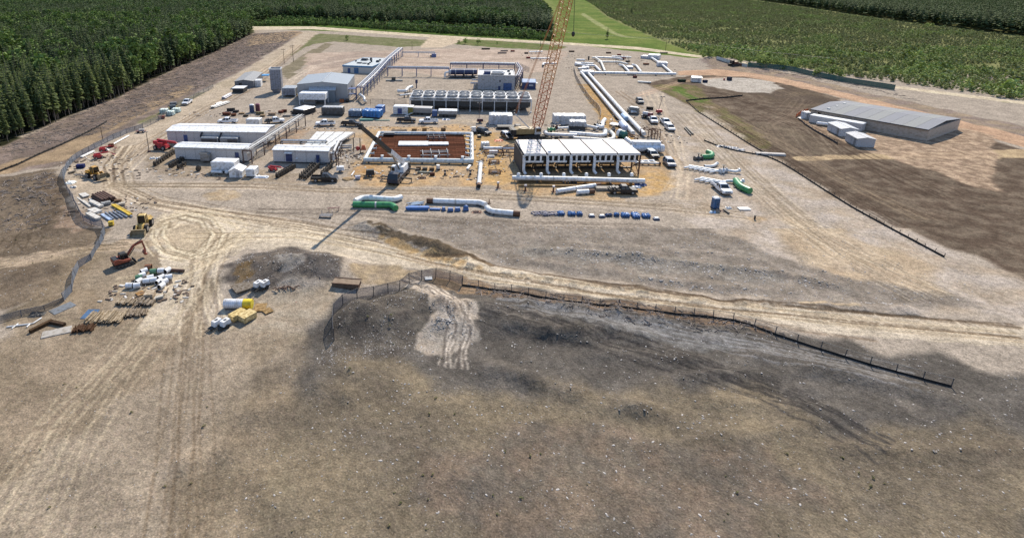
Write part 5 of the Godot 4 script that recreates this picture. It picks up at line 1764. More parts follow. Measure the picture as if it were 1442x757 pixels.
	# -- low grey building at the far left of the plant
	var g := site("utility_building", "low grey building with white gable end left of the stack", "building", P(-77.3, -230.2), P(-69.5, -231))
	gabled(g, 7.4, 22.0, 0.0, 2.7, 3.3, paint(.17,.18,.2,.55,0,"rib"), paint(.26,.27,.28,.7,.0,"rib"), true)
	obj("white_annex", mb().box(V(5.0, 1.3, -4.0), V(2.4, 2.6, 4.0)), white, g)
	obj("door", mb().box(V(-1.5, 1.1, 0.04), V(1.2, 2.1, 0.06)), dark, g)
	obj("blue_hatch", mb().box(V(6.0, 2.5, -16.0), V(3.0, 0.3, 4.0)), paint(.05,.25,.5,.5), g)
	var wsh := site("flat_shed", "low dark shed with white flat roof behind the grey building", "shed", P(-74.9, -220), P(-70.5, -220))
	obj("wall", mb().box(V(0, 0.9, -2.5), V(4.2, 1.8, 5.0)), dark, wsh)
	obj("roof", mb().box(V(0, 1.88, -2.5), V(4.6, 0.16, 5.4)), roof_white, wsh)
	# -- the blue trimmed process building
	var bb := site("process_building", "pale process building with blue roof band and rooftop vents", "building", P(-39.5, -269.3), P(-24.2, -265.2))
	obj("wall", mb().box(V(0, 1.5, -14.0), V(14.6, 3.0, 28.0)), paint(.58,.57,.54,.5,0,"rib"), bb)
	obj("roof_band", mb().box(V(0, 3.15, 0.0), V(15.0, 0.7, 0.2)).box(V(0, 3.15, -28.0), V(15.0, 0.7, 0.2)).box(V(7.4, 3.15, -14.0), V(0.2, 0.7, 27.8)).box(V(-7.4, 3.15, -14.0), V(0.2, 0.7, 27.8)), paint(.06,.22,.42,.45), bb)
	obj("roof", mb().box(V(0, 3.3, -14.0), V(14.6, 0.2, 27.8)), paint(.40,.44,.46,.6), bb)
	door(bb, -4.2, 0.0, 0.0, 1.3, 2.2, blue, false)
	door(bb, -0.6, 0.0, 0.0, 2.2, 2.5, paint(.06,.16,.32,.5), false)
	for q in [[-2.0, -8.0, 2.6, 0.5], [0.8, -7.6, 2.2, 0.4], [3.6, -5.0, 1.0, 0.8], [-3.2, -18.0, 3.4, 1.0], [-0.6, -20.0, 1.2, 1.1], [0.6, -17.0, 0.9, 0.8], [5.0, -14.0, 1.6, 0.9], [4.4, -19.0, 1.0, 0.7], [2.2, -13.0, 0.7, 1.3], [-5.8, -13.0, 0.8, 0.6], [2.6, -9.8, 0.8, 0.5]]:
		obj("roof_vent", mb().taper(V(q[0], 3.4 + q[3] / 2, q[1]), V(q[2], q[3], q[2] * 0.8), Vector2(q[2] * 0.7, q[2] * 0.6)), paint(.05,.06,.07,.5), bb)
	# -- grey compressor building with blue roll door
	var cb := site("compressor_building", "pale grey compressor building with blue roll-up door and roof ducts", "building", P(20.4, -227.2), P(35, -225.7))
	var pale := paint(.36,.37,.39,.55)
	obj("wall", mb().box(V(0, 2.8, -7.5), V(14.5, 5.6, 15.0)), pale, cb)
	for k in 6:
		obj("wall_panel", mb().box(V(-6.0 + k * 2.42, 2.8, 0.05), V(2.3, 5.4, 0.12)), pale, cb)
	obj("parapet", mb().box(V(0, 5.75, 0.05), V(14.7, 0.35, 0.25)).box(V(0, 5.75, -15.0), V(14.7, 0.35, 0.2)).box(V(7.25, 5.75, -7.5), V(0.2, 0.35, 14.7)).box(V(-7.25, 5.75, -7.5), V(0.2, 0.35, 14.7)), paint(.5,.51,.52,.5), cb)
	var rd := obj("roll_door", mb().box(V(4.5, 1.4, 0.14), V(3.3, 2.8, 0.08)), blue, cb)
	var rs := mb()
	for k in 7:
		rs.box(V(4.5, 0.3 + k * 0.4, 0.19), V(3.2, 0.08, 0.04))
	obj("slat", rs, paint(.05,.12,.28,.5), rd)
	door(cb, 1.3, 0.1, 0.0, 0.9, 1.6, navy, false)
	obj("vent_window", mb().box(V(1.5, 3.6, 0.13), V(0.5, 0.8, 0.05)), dark, cb)
	obj("roof_unit", mb().box(V(-3.6, 6.2, -4.5), V(2.6, 1.2, 3.0)), navy, cb)
	obj("roof_duct", mb().box(V(0.6, 6.1, -6.0), V(4.5, 0.9, 1.6)).box(V(0.6, 6.0, -9.0), V(4.0, 0.8, 1.2)).bar(V(2.2, 6.0, -3.0), V(3.2, 6.3, -3.6), 0.5), paint(.6,.6,.6,.4), cb)
	obj("roof_walkway", mb().box(V(0.4, 5.9, -3.2), V(5.0, 0.5, 1.4)), paint(.06,.08,.11,.6), cb)
	obj("roof_hatch", mb().box(V(5.3, 6.0, -4.0), V(0.9, 0.6, 0.9)).box(V(5.1, 6.0, -11.0), V(1.0, 0.7, 1.0)), paint(.1,.12,.12,.6), cb)
	obj("side_pipe", mb().cyl(V(-7.3, 2.2, -2.0), V(-10.2, 2.2, -2.0), 0.35).cyl(V(-7.3, 3.4, -3.0), V(-9.6, 3.4, -3.0), 0.3).cyl(V(-8.6, 0.0, -2.0), V(-8.6, 2.2, -2.0), 0.3), paint(.5,.5,.52,.4), cb)
	var an := site("blue_annex", "low bright blue annex right of the compressor building", "annex", P(38.4, -228.7), P(43.7, -227.9))
	obj("wall", mb().box(V(0, 1.3, -4.0), V(5.4, 2.6, 8.0)), navy, an)
	obj("roof", mb().taper(V(0, 2.7, -4.0), V(5.7, 0.2, 8.3), Vector2(5.2, 7.6)), paint(.12,.22,.42,.4), an)
	obj("sign_panel", mb().box(V(0.9, 1.5, 0.05), V(1.6, 0.6, 0.06)), paint(.45,.48,.52,.5), an)
	obj("cable_tray", mb().box(V(3.1, 2.1, -2.0), V(0.6, 0.3, 3.0)), paint(.5,.5,.45,.5), an)
	# -- containers and covered loads in the lane
	var wh := [paint(.66,.66,.66,.5), roof_white]
	container("black_trailer", "black trailer with white roof parked askew near the canopy", "trailer", P(-39.6, -182.2), P(-36.8, -187.3), 4.4, 1.9, dark, roof_white, 0.5, "", 0, true)
	var t1 := draped("covered_trailer", "flat trailer under dark grey tarpaulin before the shed", P(-33.9, -182.2), P(-27, -181.7), 3.0, 2.8, Color(0.075, 0.08, 0.085), 1, "", 0.7)
	obj("tarp_top", mb().taper(V(0, 2.86, -1.5), V(6.6, 0.14, 2.7), Vector2(6.2, 2.2)), paint(.42,.43,.44,.5), t1)
	draped("covered_skid", "covered skid with grey top and blue sides", P(-24.9, -179.8), P(-21, -179.3), 3.4, 2.4, Color(0.10, 0.16, 0.25), 2)
	draped("covered_skid", "bright blue covered load with slumped tarpaulin", P(-20.5, -179.3), P(-14.8, -177.9), 3.6, 2.6, Color(0.03, 0.17, 0.45), 3)
	container("blue_container", "blue container behind the bright blue covered load", "container", P(-16.6, -184.2), P(-14.3, -183.7), 3.4, 2.6, paint(.03,.12,.36,.5,0,"rib"), paint(.10,.2,.4,.5), 0.2, "", 2)
	tag(obj_at("timber_raft", "", "", P(-18.7, -176), mb().box(V(0, 0.25, 0), V(4.2, 0.5, 1.4)).box(V(5.0, 0.12, 0.2), V(4.6, 0.2, 0.5)), paint(.05,.2,.18,.7)), "long teal crate at the foot of the blue covered loads", "crate")
	container("site_office", "white site office with wide blue door", "office", P(-10.7, -183.7), P(-6, -183.2), 3.2, 2.7, wh[0], wh[1], 0.3, "", 1)
	container("olive_container", "olive ended container joined to the white office", "container", P(-5.9, -183.4), P(-4.4, -183.2), 3.2, 2.6, paint(.2,.18,.03,.5,0,"rib"), wh[1], 0.3)
	var sl := container("slatted_trailer", "grey ribbed trailer beside the olive container", "trailer", P(-4.3, -183.7), P(1.6, -182.7), 3.0, 2.3, paint(.3,.29,.28,.5,0,"rib"), paint(.5,.49,.48,.5,0,"rib"), 0.8, "", 0, true)
	obj("ramp", mb().bar(V(-2.9, 0.9, 0.4), V(-5.2, 0.1, 2.6), 0.9, 0.1), paint(.45,.44,.42,.6), sl)
	var ft := container("flat_trailer", "long trailer with flat white roof coupled to a blue tractor", "trailer", P(3.9, -180.3), P(9.8, -179.8), 3.0, 2.1, paint(.3,.3,.3,.5), roof_white, 1.0, "", 0, true)
	obj("tractor_cab", mb().taper(V(-4.2, 1.2, -1.0), V(1.8, 1.8, 2.0), Vector2(1.5, 1.8)), blue, ft)
	tag(obj_at("plastic_sheet", "", "", P(6.3, -176.9), crumple(2.6, 1.5, 9), paint(.42,.45,.52,.4)), "crumpled grey sheet on the ground below the flat roofed trailer", "plastic sheet")
	draped("covered_module", "large pale grey wrapped module between excavation and fan bank", P(19.2, -170.6), P(26.2, -170.1), 4.2, 3.1, Color(0.52, 0.54, 0.57), 6, "pale wrapped modules", 0.1)
	draped("covered_module", "large pale grey wrapped module right of the crane boom", P(39, -170.6), P(48.5, -170.1), 4.0, 2.9, Color(0.52, 0.54, 0.56), 7, "pale wrapped modules", 0.1)
	container("flatbed_trailer", "long black flatbed trailer below the wrapped module", "trailer", P(21, -164.7), P(26.4, -164.7), 2.4, 0.8, dark, dark, 0.4, "", 0, true)
	container("dark_crate", "tall dark crate between the flatbed and the crane", "crate", P(26.1, -163), P(27.7, -163), 2.0, 1.6, paint(.05,.04,.04,.6), paint(.08,.07,.07,.6), 0.1)
	# -- buildings on the cut at the right
	var r := thing("grey_roofed_building", "wide tan walled building with grey panelled roof on the right pad", "building", V(121.4, 0, -177.6), -1.007)
	var tan_wall := paint(.42,.36,.30,.6)
	obj("wall", mb().box(V(15.0, 1.6, -11.5), V(30.0, 3.2, 23.0)), tan_wall, r)
	for k in 10:
		for j in 2:
			obj("roof_panel", mb().prism(pv([0.5, 3.24, -11.5, 4.2, -11.5, 4.3, 0.5, 3.34] if j == 0 else [-11.6, 4.2, -23.4, 3.24, -23.4, 3.34, -11.6, 4.3]), -1.48, 1.48, ALONG_X, V(1.3 + k * 3.02, 0, 0)), paint(0.19 + 0.015 * (k % 3), 0.20 + 0.015 * (k % 3), 0.23, 0.8, 0.0, "rib"), r)
	obj("fascia", mb().box(V(15.0, 3.16, 0.46), V(30.4, 0.22, 0.1)), paint(.04,.035,.035,.6), r)
	door(r, 6.4, 0.0, 0.0, 1.3, 2.2, paint(.06,.02,.02,.6), false)
	obj("window", mb().box(V(2.4, 2.3, 0.03), V(0.8, 0.8, 0.06)), glass(), r)
	for k in 3:
		obj("roof_vent", mb().box(V(3.5, 3.5 + k * 0.25, -3.0 - k * 5.0), V(0.7, 0.8, 0.7)), paint(.6,.6,.58,.5), r)
	var ln := thing("long_container", "long white container along the tan building's front", "container", P(118.6, -173.7), -0.95)
	obj("body", mb().box(V(7.0, 1.2, -1.3), V(14.0, 2.2, 2.6)), paint(.55,.54,.53,.5,0,"rib"), ln)
	obj("roof", mb().taper(V(7.0, 2.37, -1.3), V(14.2, 0.14, 2.8), Vector2(13.8, 2.4)), roof_white, ln)
	tag(obj_at("propane_tank", "", "", P(118.9, -169.7), mb().cyl(V(0, 0.7, 0), V(2.4, 0.7, 1.6), 0.5).ball(V(0, 0.7, 0), V(0.5, 0.5, 0.5)), white), "white horizontal tank lying in front of the long white container", "tank")
	var sh := site("grey_hut", "grey gabled hut standing at the edge of the right pad", "hut", P(118, -164.2), P(116.8, -156.8))
	gabled_into(sh, P(118, -164.2).distance_to(P(116.8, -156.8)), 4.4, paint(.5,.53,.57,.5,0,"rib"), paint(.5,.53,.57,.7,.0,"rib"))
	var s2 := site("grey_hut", "second grey hut further down the right pad edge", "hut", P(115.4, -152.8), P(114.2, -146.6))
	gabled_into(s2, P(115.4, -152.8).distance_to(P(114.2, -146.6)), 4.2, paint(.45,.46,.48,.5,0,"rib"), paint(.46,.47,.49,.7,.0,"rib"))
	tag(obj_at("plastic_sheet", "", "", P(120.8, -179.3), crumple(3.4, 1.8, 3), white), "bunched white sheet beside orange fencing at the right pad corner", "plastic sheet")
	draped("covered_load", "pale lump wrapped in sheeting at the end of the long container", P(119.9, -177.4), P(121.9, -177.4), 2.6, 2.2, Color(0.6, 0.6, 0.6), 14, "", 0.1)


func gabled_into(o: Node3D, long: float, deep: float, wall: Material, roof: Material):
	gabled(o, long, deep, 0.1, 2.3, 2.7, wall, roof)
	obj("door", mb().box(V(long * 0.3, 1.15, 0.04), V(0.9, 2.0, 0.06)), paint(.2,.21,.22,.5), o)


func obj_at(called: String, label: String, category: String, at: Vector3, shape, m: Material, yaw := 0.0, group := "") -> MeshInstance3D:
	var o := obj(called, shape, m)
	o.position = on_ground(at)
	o.rotation.y = yaw
	tag(o, label, category, group)
	return o


func crumple(w: float, d: float, s: int) -> MB:
	var r := RandomNumberGenerator.new()
	r.seed = s
	var g := []
	for j in 6:
		var row := []
		for i in 9:
			var edge := i == 0 or j == 0 or i == 8 or j == 5
			row.append(V((i / 8.0 - 0.5) * w + r.randf_range(-0.12, 0.12), 0.01 if edge else r.randf_range(0.08, 0.42), (j / 5.0 - 0.5) * d + r.randf_range(-0.12, 0.12)))
		g.append(row)
	var m := mb()
	for j in 5:
		for i in 8:
			m.quad(g[j + 1][i], g[j + 1][i + 1], g[j][i + 1], g[j][i])
	return m


# ---------------------------------------------------------------- pipework
func bent(p: Array, r: float) -> Array:
	# the same run with its corners rounded to radius r
	var out := [p[0]]
	for i in range(1, p.size() - 1):
		var a: Vector3 = (p[i - 1] - p[i])
		var b: Vector3 = (p[i + 1] - p[i])
		var cut := minf(r, minf(a.length(), b.length()) * 0.48)
		var s: Vector3 = p[i] + a.normalized() * cut
		var e: Vector3 = p[i] + b.normalized() * cut
		for k in 6:
			var t := k / 5.0
			out.append(s.lerp(p[i], t).lerp((p[i] as Vector3).lerp(e, t), t))
	out.append(p[-1])
	return out


func pipe(called: String, label: String, category: String, pts: Array, r: float, m: Material, group := "", ends := "", bore := true, sleepers := 0) -> Node3D:
	var foot: Vector3 = V(pts[0].x, 0, pts[0].z)
	var o := thing(called, label, category, foot, 0.0, group)
	var p := []
	for q in pts:
		p.append(q - foot)
	var run := bent(p, r * 3.2)
	obj("shell", mb().tube(run, r, 16), m, o)
	for e in [0, 1]:
		var at: Vector3 = run[0] if e == 0 else run[-1]
		var d: Vector3 = (run[0] - run[1]).normalized() if e == 0 else (run[-1] - run[-2]).normalized()
		if ends.length() > e and ends[e] == "b":
			obj("bare_end", mb().cyl(at, at + d * 1.3, r * 0.94, r * 0.94, 16), paint(.13,.06,.03,.8), o)
			at += d * 1.3
		if ends.length() > e and ends[e] == "f":
			obj("flange", mb().cyl(at - d * 0.12, at + d * 0.1, r * 1.35, r * 1.35, 16), m, o)
			at += d * 0.1
		if bore and not (ends.length() > e and ends[e] == "c"):
			obj("bore", mb().cyl(at, at + d * 0.012, r * 0.86, r * 0.86, 16), paint(.012,.012,.012,.9,0,"plain"), o)
	for i in range(1, int((p[0] as Vector3).distance_to(p[1]) / 4.5) + 1):
		var at: Vector3 = (p[0] as Vector3).move_toward(p[1], i * 4.5)
		var d: Vector3 = (p[1] - p[0]).normalized()
		obj("weld_band", mb().cyl(at - d * 0.16, at + d * 0.16, r * 1.02, r * 1.02, 16, false), paint(.52,.51,.48,.6), o)
	for k in sleepers:
		var f := (k + 0.5) / sleepers
		var i := clampi(int(f * (run.size() - 1)), 0, run.size() - 2)
		var at: Vector3 = (p[0] as Vector3).lerp(p[-1], f) if p.size() == 2 else (run[i] as Vector3).lerp(run[i + 1], 0.5)
		var d: Vector3 = ((run[i + 1] - run[i]) * V(1, 0, 1)).normalized()
		var side := V(-d.z, 0, d.x)
		var s := mb()
		var h: float = at.y - r
		if h > 0.5:
			s.bar(V(at.x, 0, at.z) + side * r * 0.8, V(at.x, h, at.z) + side * r * 0.8, 0.22)
			s.bar(V(at.x, 0, at.z) - side * r * 0.8, V(at.x, h, at.z) - side * r * 0.8, 0.22)
			s.bar(V(at.x, h, at.z) - side * r * 1.3, V(at.x, h, at.z) + side * r * 1.3, 0.2)
		else:
			s.bar(V(at.x, 0.12, at.z) - side * r * 1.5, V(at.x, 0.12, at.z) + side * r * 1.5, 0.3, 0.24)
		obj("support", s, paint(.05,.05,.055,.7), o)
	return o


func valve(label: String, at: Vector3, yaw: float, h: float, c: Color, group := ""):
	var o := thing("valve", label, "valve", at, yaw, group)
	var m := paint(c.r,c.g,c.b,.45)
	obj("body", mb().cyl(V(-0.9, h, 0), V(0.9, h, 0), 0.42, 0.42, 14).ball(V(0, h, 0), V(0.6, 0.6, 0.6)), m, o)
	obj("flange", mb().cyl(V(-1.0, h, 0), V(-0.85, h, 0), 0.62, 0.62, 14), m, o)
	obj("flange", mb().cyl(V(0.85, h, 0), V(1.0, h, 0), 0.62, 0.62, 14), m, o)
	obj("stem", mb().cyl(V(0, h + 0.4, 0), V(0, h + 1.3, 0), 0.12), paint(.1,.1,.1,.5), o)
	obj("hand_wheel", mb().ring(V(0, h + 1.25, 0), V(0, h + 1.33, 0), 0.45, 0.36), paint(.1,.1,.1,.5), o)
	obj("stand", mb().box(V(0, (h - 0.4) / 2, 0), V(0.5, maxf(h - 0.4, 0.1), 0.5)), paint(.05,.05,.055,.7), o)


func rack(called: String, label: String, pts: Array, wide: float, tall: float, step: float, post: Material, beam: Material, lines: Array, group := "") -> Node3D:
	# a pipe bridge: bents every few metres, beams and the pipes that lie on it; lines holds [offset, radius, material]
	var o := thing(called, label, "pipe rack", pts[0], 0.0, group)
	var long := mb()
	for k in pts.size() - 1:
		var a: Vector3 = pts[k] - pts[0]
		var b: Vector3 = pts[k + 1] - pts[0]
		var d := (b - a).normalized()
		var side := V(-d.z, 0, d.x)
		var count := maxi(1, int(a.distance_to(b) / step))
		for i in count + 1:
			if i == 0 and k > 0:
				continue
			var c := a.lerp(b, float(i) / count)
			var f := mb()
			for s in [-0.5, 0.5]:
				f.bar(c + side * wide * s, c + side * wide * s + Vector3.UP * tall, 0.24)
			f.bar(c - side * wide * 0.55 + Vector3.UP * (tall - 0.14), c + side * wide * 0.55 + Vector3.UP * (tall - 0.14), 0.22)
			obj("bent", f, post, o)
		for s in [-0.5, 0.5]:
			long.bar(a + side * wide * s + Vector3.UP * (tall - 0.35), b + side * wide * s + Vector3.UP * (tall - 0.35), 0.18, 0.26)
	obj("beam", long, beam, o)
	for l in lines:
		var p := []
		for k in pts.size():
			var a: Vector3 = pts[maxi(k - 1, 0)]
			var b: Vector3 = pts[mini(k + 1, pts.size() - 1)]
			var d := (b - a).normalized()
			p.append(pts[k] - pts[0] + V(-d.z, 0, d.x) * l[0] + Vector3.UP * (tall + l[1] + 0.02))
		obj("pipe", mb().tube(bent(p, 1.2), l[1], 10), l[2], o)
	return o


func fan_bank():
	# ten bays of air coolers side by side, two fans each
	var o := site("fan_cooler_bank", "long grey cooler bank of ten bays with two rows of round fans on top", "cooler bank", P(-5.5, -190.5), P(34.9, -187.3))
	var long := 40.4
	var deep := 10.5
	var grey := paint(.50,.51,.53,.45)
	var light := paint(.62,.63,.64,.45)
	var dark := paint(.055,.058,.06,.6)
	var w := long / 10.0
	for k in 10:
		var x := -long / 2 + (k + 0.5) * w
		obj("header_box", mb().box(V(x, 3.85, -0.15), V(w - 0.35, 0.95, 0.5)), paint(.36,.37,.38,.45), o)
		obj("tube_bundle", mb().box(V(x, 3.7, -deep / 2 - 0.2), V(w - 0.2, 1.0, deep - 0.9)), paint(.30,.31,.32,.5), o)
		obj("plenum", mb().box(V(x, 4.3, -deep / 2 - 0.2), V(w - 0.15, 0.2, deep - 0.4)), paint(.42,.43,.44,.45), o)
		obj("louvre_panel", mb().box(V(x, 2.4, -0.9), V(w - 0.4, 1.7, 0.12)), dark, o)
		obj("name_plate", mb().box(V(x, 3.92, 0.115), V(w * 0.62, 0.35, 0.03)), paint(.12,.13,.14,.5), o)
		for j in 2:
			var z := -2.7 - j * 5.0
			var f := obj("fan_ring", mb().ring(V(x, 4.4, z), V(x, 5.1, z), 1.75, 1.6, 20), paint(.26,.27,.28,.4,.3), o)
			var b := mb()
			for q in 6:
				var t := TAU * q / 6
				b.box(V(x + cos(t) * 0.85, 4.75, z + sin(t) * 0.85), V(1.4, 0.05, 0.3), Basis(Vector3.UP, -t) * Basis(Vector3.RIGHT, 0.4))
			b.cyl(V(x, 4.6, z), V(x, 4.95, z), 0.25)
			obj("blade", b, paint(.5,.52,.53,.4), f)
			var g := mb()
			for q in 5:
				g.bar(V(x - 1.7, 5.12, z - 1.2 + q * 0.6), V(x + 1.7, 5.12, z - 1.2 + q * 0.6), 0.035)
			g.ring(V(x, 5.08, z), V(x, 5.16, z), 1.8, 1.62, 20)
			obj("guard", g, light, f)
	for k in 11:
		var x := -long / 2 + k * w
		for z in [0.1, -deep]:
			obj("column", mb().bar(V(x, 0, z), V(x, 4.35, z), 0.26).box(V(x, 0.08, z), V(0.6, 0.16, 0.6)), light, o)
		obj("girder", mb().bar(V(x, 4.3, 0.15), V(x, 4.3, -deep), 0.2, 0.24), light, o)
	obj("front_rail", mb().bar(V(-long / 2, 4.42, 0.2), V(long / 2, 4.42, 0.2), 0.14), light, o)
	obj("service_walkway", mb().box(V(0, 1.3, -1.6), V(long, 0.1, 1.2)).box(V(0, 0.9, -8.6), V(long, 1.4, 1.2)), dark, o)
	obj("pump_skid", mb().box(V(0, 0.6, -5.0), V(long - 3.0, 1.0, 3.0)), paint(.09,.09,.09,.6), o)


func fan_module():
	# the big white cooler being assembled
	var o := thing("fan_module", "big white five bay cooler module with flat panelled roof and window openings", "cooler module", P(21.9, -124.3), 0.018)
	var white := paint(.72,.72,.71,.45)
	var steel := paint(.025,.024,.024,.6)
	var rust := paint(.11,.055,.035,.8)
	var long := 26.8
	var w := long / 5.0
	var deep := 11.6
	var top := 4.95
	for k in 5:
		var x := 0.1 + (k + 0.5) * w
		for j in 7:
			for i in 2:
				obj("roof_panel", mb().box(V(x - w * 0.235 + i * w * 0.468, top + 0.06, -0.83 - j * deep / 7.0), V(w * 0.462, 0.12, deep / 7.0 - 0.035)), paint(0.68, 0.64 - 0.015 * ((j + i + k) % 3), 0.60 - 0.02 * ((j * 2 + k) % 3), 0.6), o)
		obj("deck_frame", mb().box(V(x, top - 0.12, -deep / 2), V(w * 0.92, 0.2, deep - 0.1)), white, o)
		obj("sill", mb().box(V(x - 0.3, 3.15, 0), V(w - 0.9, 0.38, 0.24)), white, o)
		obj("lintel", mb().box(V(x, 4.72, 0), V(w * 0.93, 0.3, 0.24)), white, o)
		for q in 4:
			obj("mullion", mb().box(V(x - w * 0.47 + q * 1.28, 3.95, 0.0), V(0.42 if q else 0.55, 1.34, 0.24)), white, o)
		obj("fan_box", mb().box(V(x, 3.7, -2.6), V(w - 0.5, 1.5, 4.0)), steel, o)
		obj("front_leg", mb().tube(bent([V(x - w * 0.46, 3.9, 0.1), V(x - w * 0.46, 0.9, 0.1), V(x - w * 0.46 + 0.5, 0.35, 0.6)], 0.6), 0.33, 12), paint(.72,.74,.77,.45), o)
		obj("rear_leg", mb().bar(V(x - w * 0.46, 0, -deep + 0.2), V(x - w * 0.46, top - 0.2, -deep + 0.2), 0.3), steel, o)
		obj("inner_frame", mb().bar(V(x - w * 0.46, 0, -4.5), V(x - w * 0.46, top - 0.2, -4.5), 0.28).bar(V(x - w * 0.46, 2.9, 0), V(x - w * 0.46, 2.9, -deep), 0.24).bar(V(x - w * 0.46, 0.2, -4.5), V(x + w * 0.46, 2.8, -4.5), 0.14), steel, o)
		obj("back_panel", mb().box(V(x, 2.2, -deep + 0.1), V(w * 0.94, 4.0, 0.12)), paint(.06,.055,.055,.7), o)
	for z in [0.0, -4.5, -deep + 0.2]:
		obj("end_column", mb().bar(V(long, 0, z), V(long, top - 0.2, z), 0.28), rust, o)
	obj("end_brace", mb().bar(V(long, 0.2, 0), V(long, 3.0, -4.5), 0.14).bar(V(long, 3.0, 0), V(long, 0.2, -4.5), 0.14).bar(V(long, 3.0, 0), V(long, 3.0, -deep), 0.2), rust, o)
	obj("base_beam", mb().box(V(long / 2, 0.14, -4.5), V(long, 0.28, 0.5)).box(V(long / 2, 0.14, -deep), V(long, 0.28, 0.5)), steel, o)
	var left := mb()
	left.quad(V(0.02, 0.0, -deep), V(0.02, 0.0, -0.6), V(0.02, top - 0.25, -0.6), V(0.02, top - 0.25, -deep))
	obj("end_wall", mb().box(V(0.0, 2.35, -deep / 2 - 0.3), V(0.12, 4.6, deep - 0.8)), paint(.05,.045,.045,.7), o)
	# header pipe lying along its front
	var h := pipe("header_pipe", "long white header pipe lying on stands along the fan module front", "pipe", [P(19, -119.8, 0.9), P(31.6, -119.1, 0.9), P(47.5, -117.7, 0.9)], 0.52, white, "", "cc", false, 7)
	for k in 6:
		obj("nozzle", mb().cyl(V(1.4 + k * 5.0, 1.2, -0.1), V(1.4 + k * 5.0, 1.75, -0.25), 0.38, 0.38, 12).ball(V(1.4 + k * 5.0, 1.75, -0.25), V(0.4, 0.25, 0.4)), white, h)
	obj("coupling", mb().cyl(V(13.2, 0.9, 0.05), V(14.4, 0.9, 0.1), 0.58, 0.58, 16), paint(.06,.06,.065,.6), h)


